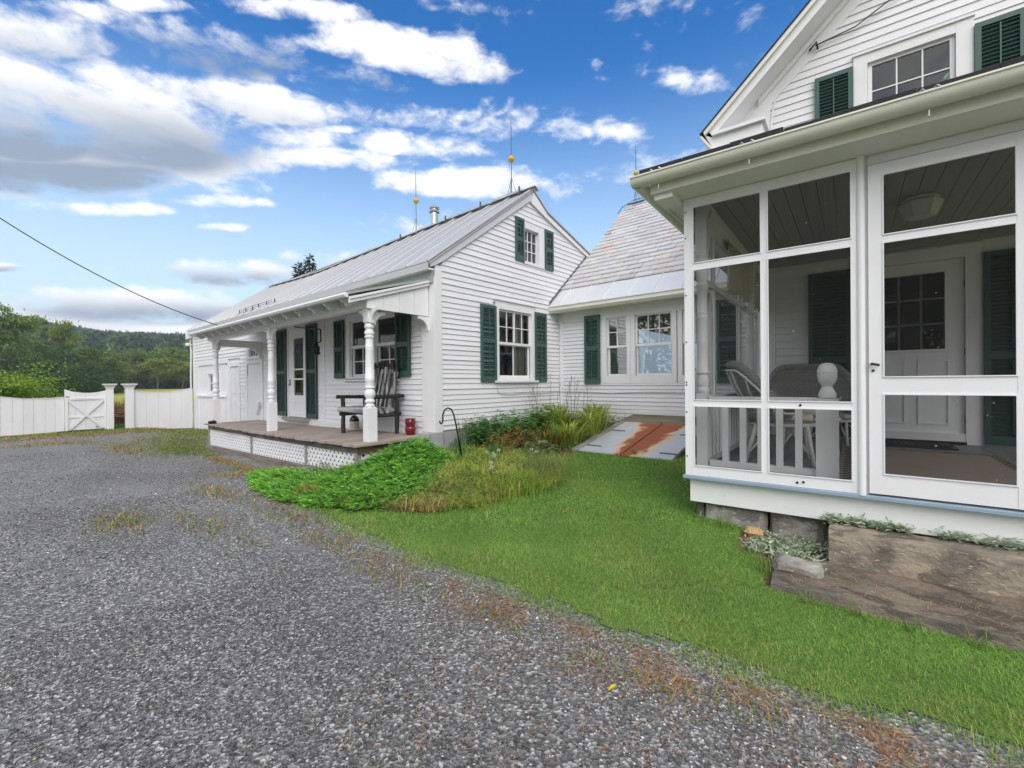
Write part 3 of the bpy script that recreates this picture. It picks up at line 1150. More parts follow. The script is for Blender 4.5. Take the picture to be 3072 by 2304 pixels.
# rear roof skin
mb = MB()
mb.hexa([(-17.95, YR, rz_ridge(-17.95) - .02), (-5.31, YR, 4.87), (-17.95, 7.245, 4.52), (-5.31, 7.245, 4.56), (-17.95, YR, rz_ridge(-17.95)), (-5.31, YR, 4.89), (-17.95, 7.245, 4.545), (-5.31, 7.245, 4.585)])
mb.hexa([(-17.95, 7.245, 4.52), (-5.31, 7.245, 4.56), (-17.95, 11.7, 3.12), (-5.31, 11.7, 3.18), (-17.95, 7.245, 4.545), (-5.31, 7.245, 4.585), (-17.95, 11.7, 3.14), (-5.31, 11.7, 3.2)])
mb.build('rear_roof', M_roof, roof)
x = -5.27
r_ = random.Random(4)
while x > -17.6:
    ln = r_.uniform(1.15, 1.35)
    xb = max(x - ln + .03, -17.75)
    za, zb = rz_ridge(x) + .045 + r_.uniform(0, .012), rz_ridge(xb) + .045 + r_.uniform(0, .012)
    mb = MB()
    mb.hexa([(x, YR - .115, za - .06), (xb, YR - .115, zb - .06), (x, YR, za), (xb, YR, zb), (x, YR - .115, za - .045), (xb, YR - .115, zb - .045), (x, YR, za + .015), (xb, YR, zb + .015)])
    mb.hexa([(x, YR, za), (xb, YR, zb), (x, YR + .115, za - .06), (xb, YR + .115, zb - .06), (x, YR, za + .015), (xb, YR, zb + .015), (x, YR + .115, za - .045), (xb, YR + .115, zb - .045)])
    mb.build('ridge_cap', M_ridge, roof)
    x -= ln
MB().tube([(x, YR - .10, rz_ridge(x) + .020 + .012 * math.sin(x * 5)) for x in np.linspace(-5.5, -17.7, 26)] + [(-17.98, 6.5, 4.64), (-18.0, 5.2, 3.72), (-18.02, 4.25, 3.03), (-17.98, 4.2, 2.85)], .008, 6).build('lightning_cable', M_cable, roof)
mb = MB()
for a in ((-5.55, .16), (-6.6, .10), (-9.4, .09), (-7.7, .1)):
    mb.box(a[0] - .012, a[0] + .012, YR - .16, YR - .13, rz_ridge(a[0]) - .09, rz_ridge(a[0]) + .07)
mb.build('cable_clip', M_rod, roof)
# eave
MB().box(-17.95, -5.33, 4.245, 4.262, 2.895, 3.0).build('fascia', M_roof, cot)
MB().box(-17.95, -5.34, 4.263, YF - .03, 2.90, 2.925).build('soffit', M_soffit, cot)
MB().box(-12.2, -5.36, YF - .055, YF - .031, 2.72, 2.899).build('flashing', M_vflash, cot)
# left rake edge
MB().prism([(4.24, 2.9), (4.24, 3.01), (YR, 4.80), (8, 4.3), (8, 4.2), (YR, 4.68)], lambda u, v, w: (w, u, v), -17.985, -17.955).build('rake_board', M_grey_trim, cot)
MB().prism([(4.20, 2.72), (4.20, 2.98), (4.40, 2.98), (4.40, 2.80)], lambda u, v, w: (w, u, v), -17.99, -17.87).build('eave_return', M_white, cot)
# snow guards on the metal roof
SNOW = [(-13.57, 4.40, 3.126), (-13.14, 4.41, 3.133), (-12.70, 4.42, 3.14), (-12.33, 4.43, 3.148), (-11.85, 4.44, 3.155), (-11.38, 4.45, 3.162)]
for (x, y, z) in SNOW:
    MB().box(x - .015, x + .015, y - .07, y + .05, z + .0, z + .012, lambda a, b, c: (a, b, c + (b - y) * .738)).box(x - .015, x + .015, y - .012, y + .0, z + .012, z + .10).build('snow_guard', M_dark, roof)
for dzz in (.04, .085):
    MB().tube([(x + (.12 if i == 0 else (-.12 if i == len(SNOW) - 1 else 0)), y - .015, z + dzz) for i, (x, y, z) in enumerate(SNOW)], .007, 6).build('snow_rail', M_rod, roof)
# stove pipe
mb = MB().lathe([(.085, 4.6), (.085, 5.28)], -8.43, 6.93, 18).lathe([(.12, 5.26), (.125, 5.28), (.085, 5.285)], -8.43, 6.93, 18, caps=False).lathe([(.085, 5.31), (.085, 5.345)], -8.43, 6.93, 18)
mb.lathe([(.085, 5.345), (.12, 5.35), (.125, 5.375), (.09, 5.40), (.0, 5.41)], -8.43, 6.93, 18, caps=False)
for k in range(4):
    a = k * math.pi / 2
    mb.box(-8.43 + .075 * math.cos(a) - .008, -8.43 + .075 * math.cos(a) + .008, 6.93 + .075 * math.sin(a) - .008, 6.93 + .075 * math.sin(a) + .008, 5.28, 5.32)
mb.build('stove_pipe', M_galv, cot, smooth='auto')

# --- gable windows and shutters
gw = sash_window(cot, TG, 5.83, 6.755, 1.285, 2.50, [(1.88, 2.50, 2, 4, .012), (1.285, 1.895, 1, 2, .045)], casing=(.085, .085, .10, .05), sill=(.055, .07, .035), rail=.04, munt=.014, crown=.0)
MB().box(6.262, 6.292, -.048, -.006, 1.93, 2.46, TG).build('centre_muntin', M_white, gw)
MB().box(5.69, 6.86, -.01, .02, 2.605, 2.655, TG).box(5.68, 6.87, -.005, .045, 2.645, 2.668, TG).build('window_head', M_white, gw)
shutter(cot, TG, 5.365, 5.745, 1.213, 2.527, mid=1.92, off=.022)
shutter(cot, TG, 6.83, 7.20, 1.213, 2.54, mid=1.92, off=.022)
sash_window(cot, TG, 6.565, 7.0, 3.478, 4.10, [(3.478, 4.10, 3, 3, .03)], casing=(.03, .17, .115, .05), rail=.028, munt=.014)
shutter(cot, TG, 6.285, 6.53, 3.449, 4.245, off=.022, stile=.04)
shutter(cot, TG, 7.185, 7.455, 3.438, 4.225, off=.022, stile=.04)

# --- veranda windows, door, shutters
wv1 = sash_window(cot, TF, v_hole[1][0], v_hole[1][1], v_hole[1][2], v_hole[1][3], [(FWZ(1.87), v_hole[1][3], 1, 1, .010), (v_hole[1][2], FWZ(1.90), 2, 2, .045)], casing=(.12, .085, .09, .03), glass=M_glass_dark)
wv2 = sash_window(cot, TF, v_hole[2][0], v_hole[2][1], v_hole[2][2], v_hole[2][3], [(FWZ(1.87), v_hole[2][3], 1, 1, .010), (v_hole[2][2], FWZ(1.90), 2, 2, .045)], casing=(.08, .02, .09, .03), glass=M_glass_dark)
MB().box(FWX(-8.22), FWX(-6.42), -.01, .06, FWZ(1.245), FWZ(1.272), TF).build('sill', M_white, wv1)
MB().box(FWX(-8.19), FWX(-6.44), -.01, .045, FWZ(2.485), FWZ(2.51), TF).build('window_head', M_white, wv1)
shutter(cot, TF, FWX(-8.567), FWX(-8.205), FWZ(1.31), FWZ(2.44), off=.03, mat=M_green_dark)
shutter(cot, TF, FWX(-6.475), FWX(-6.075), FWZ(1.31), FWZ(2.385), off=.035, mat=M_green_dark)
shutter(cot, TF, FWX(-11.37), FWX(-10.845), FWZ(.466), FWZ(2.49), off=.02, mat=M_green_dark, pitch=.042)
shutter(cot, TF, FWX(-9.83), FWX(-9.345), FWZ(.464), FWZ(2.49), off=.02, mat=M_green_dark, pitch=.042)
# storm door
u0, u1, z0, z1 = door_r
mb = MB()
mb.box(u0 - .05, u0, -.02, .02, z0, z1 + .1, TF).box(u1, u1 + .02, -.02, .02, z0, z1 + .1, TF).box(u0, u1, -.02, .018, z1, z1 + .1, TF)
df_ = mb.build('door_frame', M_white, cot)
gl, gr = FWX(-10.53), FWX(-10.045)
d = MB()
d.box(u0 + .004, gl, -.035, .0, z0 + .02, z1 - .004, TF).box(gr, u1 - .004, -.035, .0, z0 + .02, z1 - .004, TF)
d.box(gl, gr, -.035, -.001, FWZ(2.235), z1 - .004, TF).box(gl, gr, -.035, -.001, FWZ(.80), FWZ(.95), TF).box(gl, gr, -.035, -.001, z0 + .02, FWZ(.555), TF)
d.box(gl, gr, -.035, -.003, FWZ(1.30), FWZ(1.335), TF).box(gl, gr, -.035, -.003, FWZ(1.52), FWZ(1.555), TF)
d.box(gl, gr, -.034, -.014, FWZ(.555), FWZ(.80), TF)
door = d.build('storm_door', M_white, cot)
for a, b in ((.95, 1.30), (1.335, 1.52), (1.555, 2.235)):
    MB().add([TF(gl, -.02, FWZ(a)), TF(gr, -.02, FWZ(a)), TF(gr, -.02, FWZ(b)), TF(gl, -.02, FWZ(b))], [(0, 1, 2, 3)]).build('pane', M_glass_dark, door)
MB().box(u0 + .05, u1 - .05, -.16, -.12, z0, z1, TF).build('inner_door', M_inside, cot)
MB().lathe([(.0, 0), (.022, .0), (.026, .012), (.02, .028), (.0, .03)], 0, 0, 12, caps=False).build('handle', M_dark, door)
hd = [o for o in door.children if o.name.startswith('handle')][0]
hd.location = Vector(TF(FWX(-10.72), .05, FWZ(1.262))) - root_base(cot)
hd.rotation_euler = (math.radians(90), 0, 0)
MB().box(FWX(-10.735), FWX(-10.705), 0, .012, FWZ(1.17), FWZ(1.31), TF).box(FWX(-10.74), FWX(-10.72), .012, .03, FWZ(1.18), FWZ(1.2), TF).build('handle_plate', M_dark, door)
for zz in (.62, 1.36, 2.26):
    MB().prism([(-.014, 0), (-.022, .03), (-.014, .06), (.014, .06), (.022, .03), (.014, 0), (.02, -.03), (-.02, -.03)], lambda u, v, w: TF(FWX(-9.885) + u, w, FWZ(zz) + v), .001, .014).build('hinge', M_dark, door)
MB().box(u0 - .12, u1 + .1, -.02, .12, z0 - .055, z0 + .01, TF).build('door_sill', M_grey_wood, cot)

# --- barn front
bh = barn_hole[0]
MB().box(-17.31, bh[0] - .01, -.025, -.005, -.35, 1.815, TF).box(bh[1] + .01, -14.74, -.025, -.005, -.35, 1.815, TF).box(bh[0] - .01, bh[1] + .01, -.025, -.0055, bh[3] + .01, 1.815, TF).box(bh[0] - .01, bh[1] + .01, -.025, -.0055, -.35, bh[2] - .01, TF).build('barn_door', M_white, cot)
bd = sash_window(cot, TF, barn_hole[0][0], barn_hole[0][1], barn_hole[0][2], barn_hole[0][3], [(barn_hole[0][2], barn_hole[0][3], 2, 2, .03)], casing=(.06, .06, .06, .05), frame_out=.015, munt=.03, glass=M_glass_dark)
MB().box(-17.44, -17.32, -.02, .028, -.35, 1.93, TF).build('door_casing', M_white, cot)
MB().box(-17.32, -14.53, -.02, .026, 1.82, 1.94, TF).build('door_casing', M_white, cot)
hw = MB().box(-17.33, -14.74, .0, .05, -.35, .84, TF).box(-17.34, -14.72, .0, .10, .84, .875, TF)
hw.box(-17.2, -17.13, .05, .062, -.3, .84, TF).box(-14.86, -14.79, .05, .062, -.3, .84, TF).build('low_panel', M_white, cot)
MB().box(-14.52, -14.31, -.02, .03, -.35, 1.82, TF).box(-13.66, -13.56, -.02, .03, -.35, 1.82, TF).box(-14.31, -13.66, -.02, .029, 1.71, 1.82, TF).build('door_casing', M_white, cot)
d2 = MB().box(-14.30, -13.67, -.022, -.006, -.3, 1.70, TF)
for (a, b, c, d_) in ((-14.22, -13.98, .95, 1.6), (-13.95, -13.74, .95, 1.6), (-14.22, -13.98, .1, .78), (-13.95, -13.74, .1, .78)):
    d2.box(a, b, -.006, .004, c, d_, TF)
d2.build('plank_door', M_white, cot)
MB().box(FWX(-13.45), FWX(-13.34), -.02, .026, -.1, 2.22, TF).box(FWX(-12.42), FWX(-12.28), -.02, .026, -.1, 2.22, TF).box(FWX(-13.34), FWX(-12.42), -.02, .025, FWZ(1.75), FWZ(1.88), TF).build('door_casing', M_white, cot)
d3 = MB()
for i in range(4):
    a = FWX(-13.34) + i * (FWX(-12.44) - FWX(-13.34)) / 4
    d3.box(a, a + (FWX(-12.44) - FWX(-13.34)) / 4 - .006, -.03, .005, .0, FWZ(1.74), TF)
d3 = d3.build('board_door', M_white, cot)
MB().box(FWX(-12.60), FWX(-12.50), .005, .03, FWZ(.68), FWZ(.72), TF).box(FWX(-12.55), FWX(-12.49), .02, .05, FWZ(.60), FWZ(.68), TF).build('padlock', M_rod, d3)
MB().box(FWX(-13.36), FWX(-13.33), .0, .012, FWZ(1.45), FWZ(1.7), TF).build('hinge', M_rod, d3)
sash_window(cot, TF, barn_hole[1][0], barn_hole[1][1], barn_hole[1][2], barn_hole[1][3], [(barn_hole[1][2], barn_hole[1][3], 1, 4, .01)], casing=(.08, .08, .06, .04), rail=.025, munt=.03, sill=(.03, .06, .02), glass=M_glass_dark)
MB().tube([(-12.30, 4.36, .45), (-11.95, 4.30, .80)], .025, 6).build('hand_rail', M_white, cot)

# --- veranda deck
dz_ = lambda x: lerp(x, [-12.3, -8.9, -5.35], [.308, .333, .404])
yf_ = lambda x: lerp(x, [-12.3, -5.4], [3.21, 3.07])
jq = lambda x, a: (x, yf_(x) + a)
deck = MB().hexa([(*jq(-12.2, .06), dz_(-12.2) - .125), (*jq(-5.42, .06), .404 - .13), (*jq(-12.2, .10), dz_(-12.2) - .125), (*jq(-5.42, .10), .404 - .13), (*jq(-12.2, .06), dz_(-12.2) - .031), (*jq(-5.42, .06), .404 - .031), (*jq(-12.2, .10), dz_(-12.2) - .031), (*jq(-5.42, .10), .404 - .031)]).build('veranda_deck', M_joist, cot)
MB().box(-12.2, -12.16, yf_(-12.2) + .11, YF - .04, -.4, .27).build('side_board', M_joist_y, deck)  # closes the unseen far end, added to keep light from behind the lattice
MB().hexa([(-5.46, 3.14, .27), (-5.42, 3.14, .27), (-5.46, 4.37, .285), (-5.42, 4.37, .285), (-5.46, 3.14, .371), (-5.42, 3.14, .371), (-5.46, 4.37, .385), (-5.42, 4.37, .385)]).build('side_joist', M_joist_y, deck)
x = -12.25
r_ = random.Random(9)
while x < -5.36:
    w = r_.uniform(.128, .150)
    xb = min(x + w, -5.34)
    yf = yf_(x) + r_.uniform(-.03, .025)
    za, zb = dz_(x), dz_(xb)
    t0, t1 = r_.uniform(-.003, .004), r_.uniform(-.003, .004)
    MB().hexa([(x + .003, yf, za - .03), (xb - .003, yf + .004, zb - .03), (x + .003, YF - .03, za - .02), (xb - .003, YF - .03, zb - .02),
               (x + .003, yf, za + t0), (xb - .003, yf + .004, zb + t1), (x + .003, YF - .03, za + .008), (xb - .003, YF - .03, zb + .008)]).build('deck_board', M_deck, deck)
    x = xb
# skirt: lattice panels between short posts, kickboards under them
def lattice(parent, T, u0, u1, za, zb, pitch=.118, wd=.047):
    """za, zb functions of u (bottom, top)"""
    mb = MB()
    for layer, sgn in ((0, 1), (1, -1)):
        o = .004 + layer * .008
        c = u0 - 1.2
        while c < u1 + 1.2:
            # strip along direction (sgn,1) through (c, z=0); clip to the panel
            hw_ = wd * .7071
            zlo, zhi = za((u0 + u1) / 2), zb((u0 + u1) / 2)
            # polygon strip: |(u - c - sgn*z)| < hw_
            pts = [(c - hw_ + sgn * zlo, zlo), (c + hw_ + sgn * zlo, zlo), (c + hw_ + sgn * zhi, zhi), (c - hw_ + sgn * zhi, zhi)]

            def clip(poly, inside, cut):
                res = []
                for i in range(len(poly)):
                    p, q = poly[i], poly[(i + 1) % len(poly)]
                    if inside(p):
                        res.append(p)
                    if inside(p) != inside(q):
                        res.append(cut(p, q))
                return res

            def cutu(k):
                return lambda p, q: (k, p[1] + (q[1] - p[1]) * (k - p[0]) / (q[0] - p[0]))
            pts = clip(pts, lambda p: p[0] >= u0, cutu(u0))
            pts = clip(pts, lambda p: p[0] <= u1, cutu(u1)) if pts else pts
            if len(pts) >= 3:
                mm = lambda u, z: za(u) + (z - zlo) / (zhi - zlo) * (zb(u) - za(u))
                mb.prism([(u, mm(u, z)) for u, z in pts], lambda u, v, w: T(u, w, v), o, o + .0075)
            c += pitch
    return mb.build('lattice_panel', M_white, parent)


TL = lambda u, o, z: (u, yf_(u) + .095 - o, z)
zb_l = lambda u: dz_(u) - .12
za_l = lambda u: lerp(u, [-12, -6.95, -5.4], [-.18, -.056, -.01])
lx = [-12.14, -9.38, -6.99, -5.47]
for i in range(3):
    lattice(deck, TL, lx[i] + .03, lx[i + 1] - .03, za_l, zb_l)
for xx in lx:
    MB().box(xx - .03, xx + .03, yf_(xx) + .055, yf_(xx) + .115, -.45, dz_(xx) - .12).build('skirt_post', M_grey_wood, deck)
lattice(deck, lambda u, o, z: (-5.47 + o, u, z), 3.2, 4.34, lambda u: -.05, lambda u: .275)
for a, b in ((-12.2, -9.75), (-9.74, -7.7), (-7.69, -5.4)):
    ya_, yb3 = yf_(a) + .0, yf_(b) + .0
    MB().hexa([(a, ya_, za_l(a) - .19), (b, yb3, za_l(b) - .19), (a, ya_ + .05, za_l(a) - .19), (b, yb3 + .05, za_l(b) - .19), (a, ya_, za_l(a)), (b, yb3, za_l(b)), (a, ya_ + .05, za_l(a)), (b, yb3 + .05, za_l(b))]).build('kickboard', M_kick, deck)
# behind the lattice: kept dark by the board added at the far end
# --- veranda posts
PROF = [(.075, .875), (.10, .885), (.098, .905), (.075, .915), (.072, .93), (.098, .945), (.10, .965), (.075, .985), (.078, 1.0), (.108, 1.035), (.112, 1.06), (.098, 1.10), (.078, 1.125), (.102, 1.14), (.104, 1.155), (.092, 1.165),
        (.095, 1.24), (.10, 1.245), (.095, 1.25), (.095, 1.262), (.10, 1.267), (.095, 1.272), (.087, 1.45), (.080, 1.66), (.085, 1.672), (.080, 1.68), (.080, 1.692), (.085, 1.70), (.079, 1.71), (.074, 1.82),
        (.095, 1.835), (.097, 1.852), (.078, 1.862), (.078, 1.872), (.098, 1.885), (.10, 1.91), (.085, 1.93), (.072, 1.945), (.072, 1.955), (.094, 1.97), (.098, 1.99), (.088, 2.01), (.078, 2.02), (.076, 2.04)]
for (px_, py_) in ((-5.58, 3.42), (-8.88, 3.40), (-12.08, 3.40)):
    z0 = dz_(px_)
    mb = MB().lathe([(r * .68, z) for r, z in PROF], px_, py_, 22)
    mb.box(px_ - .069, px_ + .069, py_ - .069, py_ + .069, z0 + .0, .862)
    mb.hexa([(px_ - .069, py_ - .069, .862), (px_ + .069, py_ - .069, .862), (px_ - .069, py_ + .069, .862), (px_ + .069, py_ + .069, .862),
             (px_ - .048, py_ - .048, .88), (px_ + .048, py_ - .048, .88), (px_ - .048, py_ + .048, .88), (px_ + .048, py_ + .048, .88)])
    mb.box(px_ - .058, px_ + .058, py_ - .058, py_ + .058, 2.045, 2.235)
    po = mb.build('porch_post', M_white, cot, smooth='auto')
    for s in (-1, 1):
        MB().prism(bracket_poly(.20), lambda u, v, w: (px_ + s * (.058 + u), py_ + w, 2.233 + v), -.022, .022).build('bracket', M_white, po)
    if px_ < -11 or px_ > -6:
        MB().prism(bracket_poly(.19), lambda u, v, w: (px_ + w, py_ + .058 + u, 2.205 + v), -.022, .022).build('bracket', M_white, po)
BY = 3.40
MB().box(-12.45, -5.53, BY - .06, BY + .06, 2.237, 2.43).build('veranda_beam', M_white, cot)
MB().box(-12.15, -12.01, BY + .065, YF - .03, 2.10, 2.26).build('side_beam', M_white, cot)
MB().prism(bracket_poly(.25), lambda u, v, w: (-12.08 + w, YF - .03 - u, 2.095 + v), -.03, .03).build('bracket', M_white, cot)
MB().prism(bracket_poly(.20), lambda u, v, w: (-5.49 + w, YF - .02 - u, 2.205 + v), -.02, .02).build('bracket', M_white, cot)
# boarded end of the veranda roof
ez = lambda y: 2.352 + (y - 3.327) * .325
yb_ = np.linspace(3.327, 4.37, 5)
for i in range(4):
    a, b = yb_[i], yb_[i + 1] - .004
    lo = lambda y: 2.226 - .008 * (y - 3.3)
    MB().prism([(a, lo(a)), (b, lo(b)), (b, ez(b)), (a, ez(a))], lambda u, v, w: (w, u, v), -5.50, -5.475).build('end_board', M_white, cot)
for (o0, o1, a, b) in ((-5.47, -5.435, -.005, .042), (-5.455, -5.415, .042, .075)):
    MB().prism([(3.05, ez(3.05) + a), (4.38, ez(4.38) + a), (4.38, ez(4.38) + b), (3.05, ez(3.05) + b)], lambda u, v, w: (w, u, v), o0, o1).build('cornice_moulding', M_white, cot)
MB().lathe([(.0, 0), (.055, 0), (.055, .03), (.0, .03)], 0, 0, 14, caps=False).build('scroll', M_white, cot)
sc_ = [o for o in cot.children if o.name.startswith('scroll')][0]
sc_.location = Vector((-5.50, 3.14, 2.255)) - root_base(cot)
sc_.rotation_euler = (0, math.radians(90), 0)
# veranda roof, gutter, rafter tails
MB().hexa([(-12.6, 3.06, 2.40), (-5.43, 3.06, 2.375), (-12.6, 4.40, 2.80), (-5.43, 4.40, 2.775), (-12.6, 3.06, 2.43), (-5.43, 3.06, 2.405), (-12.6, 4.40, 2.83), (-5.43, 4.40, 2.805)]).build('veranda_roof', M_vflash, cot)
gt = MB()
prof = [(3.07, 2.40), (3.02, 2.40), (3.005, 2.37), (3.02, 2.345), (3.05, 2.335), (3.07, 2.34)]
gt.prism(prof, lambda u, v, w: (w, u, v + lerp(w, [-12.6, -5.5], [.02, .0])), -12.6, -5.5).build('gutter', M_white, cot)
for i in range(15):
    xx = -12.35 + i * .472
    tail = [(3.34, 2.44), (3.34, 2.30), (3.26, 2.31), (3.22, 2.27), (3.17, 2.265), (3.15, 2.30), (3.10, 2.315), (3.08, 2.345), (3.08, 2.38)]
    MB().prism(tail, lambda u, v, w: (w, u, v), xx - .022, xx + .022).build('rafter_tail', M_white, cot)
MB().hexa([(-12.5, 3.47, 2.43), (-5.52, 3.47, 2.43), (-12.5, 4.36, 2.55), (-5.52, 4.36, 2.55), (-12.5, 3.47, 2.45), (-5.52, 3.47, 2.45), (-12.5, 4.36, 2.57), (-5.52, 4.36, 2.57)]).build('veranda_ceiling', M_soffit, cot)
# cable runs stapled to the wall
pts = [(XG + .03, 5.76, 1.14), (XG + .035, 5.78, 1.05), (XG + .03, 5.83, 1.0), (XG + .03, 6.1, .985), (XG + .03, 6.5, 1.005), (XG + .03, 6.9, .985), (XG + .03, 7.3, 1.0), (XG + .03, 7.64, 1.0)]
MB().tube(pts, .006, 5).build('cable', M_cable, cot)
MB().tube([(-18.0, 4.33, 2.75), (-17.9, 4.33, 2.3), (-17.92, 4.32, 1.5), (-17.9, 4.32, .6), (-17.8, 4.32, .2), (-17.85, 4.32, -.15)], .022, 6).build('conduit', M_white, cot)
fl = MB().lathe([(.0, 0), (.06, .0), (.075, .05), (.05, .10), (.0, .1)], -17.95, 4.25, 12, caps=False)
fl.box(-18.0, -17.9, 4.25, 4.36, .02, .06)
fl = fl.build('flood_light', M_gutter, cot)
fl.location.z += 2.50

# ================================================================== SLATE-ROOFED WING
YW = 7.675
TW = lambda u, o, z: (u, YW - o, z)
wing = thing('slate_wing', 'low white clapboard wing under a multicoloured slate roof in the corner', 'house', (-4, 7.675, .3), FE)
wsx = [(-4.27, -3.845), (-3.69, -3.0), (-2.83, -2.40)]
wh = [(a, b, 1.30, 2.41) for a, b in wsx]
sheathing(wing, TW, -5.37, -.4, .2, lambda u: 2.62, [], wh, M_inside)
wops = [(-4.36, -2.30, 1.165, 2.62)]
clapboards(wing, TW, lambda z: (-5.335, -.5), .40, 2.40, lambda z: .074, wops, M_clap_y, seed=8, joint=.3)
MB().box(-5.36, -.5, -.02, .022, 2.40, 2.62, TW).build('frieze', M_soffit, wing)
MB().box(XG + .035, XG + .12, -.02, .02, .38, 2.40, TW).build('corner_board', M_white, wing)
wins = []
for i, (a, b) in enumerate(wsx):
    cols = 3 if i == 1 else 2
    w_ = sash_window(wing, TW, a, b, 1.30, 2.41, [(1.835, 2.41, 2, cols, .008), (1.30, 1.865, 1, 1, .04)], casing=(.075 if i else .09, .075 if i < 2 else .1, .055, .13), glass=M_glass_storm, rail=.038)
    wins.append(w_)
MB().box(-4.38, -2.28, -.01, .03, 2.467, 2.50, TW).build('window_head', M_white, wins[0])
MB().box(-4.37, -2.29, -.01, .022, 1.13, 1.168, TW).build('sill_board', M_white, wins[0])
shutter(wing, TW, -4.74, -4.395, 1.16, 2.49, mid=1.86, off=.025)
shutter(wing, TW, -2.27, -1.93, 1.16, 2.49, mid=1.86, off=.025)
MB().tube([(-5.33, YW - .03, 1.0), (-4.9, YW - .03, 1.005), (-4.2, YW - .03, .985), (-3.4, YW - .03, 1.01), (-2.4, YW - .03, 1.0), (-1.2, YW - .03, .99)], .006, 5).build('cable', M_cable, wing)
MB().box(-5.36, -.5, -.2, .0, -.1, .392, TW).build('foundation', M_concrete, wing)
# eave box
eb = MB().prism([(7.30, 2.715), (7.30, 2.62), (7.34, 2.575), (7.655, 2.60), (7.655, 2.65)], lambda u, v, w: (w, u, v), -5.37, -.4)
eb.build('eave_box', M_gutter, wing)
SLP = .867
rs = lambda y: 2.716 + (y - 7.31) * SLP
wroof = MB()
wroof.hexa([(-5.37, 7.32, rs(7.32) - .06), (-.3, 7.32, rs(7.32) - .06), (-5.37, 10.83, rs(10.83) - .06), (-.3, 10.83, rs(10.83) - .06), (-5.37, 7.32, rs(7.32) - .012), (-.3, 7.32, rs(7.32) - .012), (-5.37, 10.83, rs(10.83) - .012), (-.3, 10.83, rs(10.83) - .012)])
wroof.hexa([(-5.37, 10.83, 5.70), (-.3, 10.83, 5.70), (-5.37, 14.3, 2.66), (-.3, 14.3, 2.66), (-5.37, 10.83, 5.75), (-.3, 10.83, 5.75), (-5.37, 14.3, 2.71), (-.3, 14.3, 2.71)])
wroof = wroof.build('roof', M_shingle, wing)
MB().prism([(7.7, 2.6), (7.7, rs(7.7) - .07), (10.83, rs(10.83) - .07), (14.0, 2.85), (14.0, 2.6)], lambda u, v, w: (w, u, v), -5.36, -5.33).build('gable_end', M_clap_y, wing)
# metal apron
seams = [-5.37] + [-5.11 + .484 * i for i in range(10)]
for a, b in zip(seams[:-1], seams[1:]):
    mb = MB().hexa([(a + .004, 7.285, rs(7.285) - .008), (b - .004, 7.285, rs(7.285) - .008), (a + .004, 7.80, rs(7.80) - .008), (b - .004, 7.80, rs(7.80) - .008),
                    (a + .004, 7.285, rs(7.285) + .004), (b - .004, 7.285, rs(7.285) + .004), (a + .004, 7.80, rs(7.80) + .004), (b - .004, 7.80, rs(7.80) + .004)])
    mb.hexa([(b - .012, 7.283, rs(7.283) + .0), (b + .003, 7.283, rs(7.283) + .0), (b - .012, 7.77, rs(7.77) + .0), (b + .003, 7.77, rs(7.77) + .0),
             (b - .009, 7.283, rs(7.283) + .028), (b + .0, 7.283, rs(7.283) + .028), (b - .009, 7.77, rs(7.77) + .028), (b + .0, 7.77, rs(7.77) + .028)])
    mb.build('apron_panel', M_apron, wroof)
# slates
r_ = random.Random(21)
rows = 22
ys = np.linspace(7.735, 10.80, rows + 1)
for i in range(rows):
    ya, yb = ys[i], ys[i + 1]
    x = -5.365
    first = True
    while x < -1.6:
        w = r_.uniform(.30, .345)
        if first:
            w = (.19 if i % 2 else .34) * r_.uniform(.85, 1.1)
            first = False
        xb = x + w
        g_ = .005
        ja, jb = r_.uniform(-.007, .007), r_.uniform(-.004, .004)
        t = .018 + r_.uniform(0, .007)
        yt = yb + .05
        MB().hexa([(x + g_, ya + ja, rs(ya) + .022), (xb - g_, ya + ja + jb, rs(ya) + .022), (x + g_, yt, rs(yt) - .004), (xb - g_, yt, rs(yt) - .004),
                   (x + g_, ya + ja, rs(ya) + .022 + t), (xb - g_, ya + ja + jb, rs(ya) + .022 + t + r_.uniform(-.002, .003)), (x + g_, yt, rs(yt) + .004), (xb - g_, yt, rs(yt) + .004)]).build('slate', M_slate, wroof)
        x = xb
MB().prism([(10.66, rs(10.66) + .03), (10.83, rs(10.83) + .035), (11.0, 5.64), (11.0, 5.62), (10.83, rs(10.83) + .02), (10.66, rs(10.66) + .015)], lambda u, v, w: (w, u, v), -5.37, -.3).build('ridge_cap', M_rod, wroof)
MB().tube([(-.6, 10.83, 5.83), (-4.4, 10.8, 5.83), (-5.2, 10.75, 5.82), (-5.42, 10.6, 5.66), (-5.44, 10.4, 5.45)], .012, 6).build('lightning_cable', M_rod, wroof)
# flashing up the cottage wall
MB().prism([(7.32, rs(7.32) + .0), (8.75, rs(8.75) + .0), (8.75, rs(8.75) + .07), (7.32, rs(7.32) + .07)], lambda u, v, w: (w, u, v), XG + .016, XG + .024).build('step_flashing', M_rod, wroof)

# ================================================================== FARMHOUSE with screened porch
YM, YB, FZ = 3.633, 7.0, .47
XP = -1.035
TM = lambda u, o, z: (u, YB - o, z)
TP = lambda u, o, z: (u, YM - o, z)
TS = lambda u, o, z: (XP - o, u, z)
XR = 3.2
farm = thing('farmhouse', 'tall white clapboard farmhouse with screened front porch on the right', 'house', (1.0, 5.3, .1), FM)

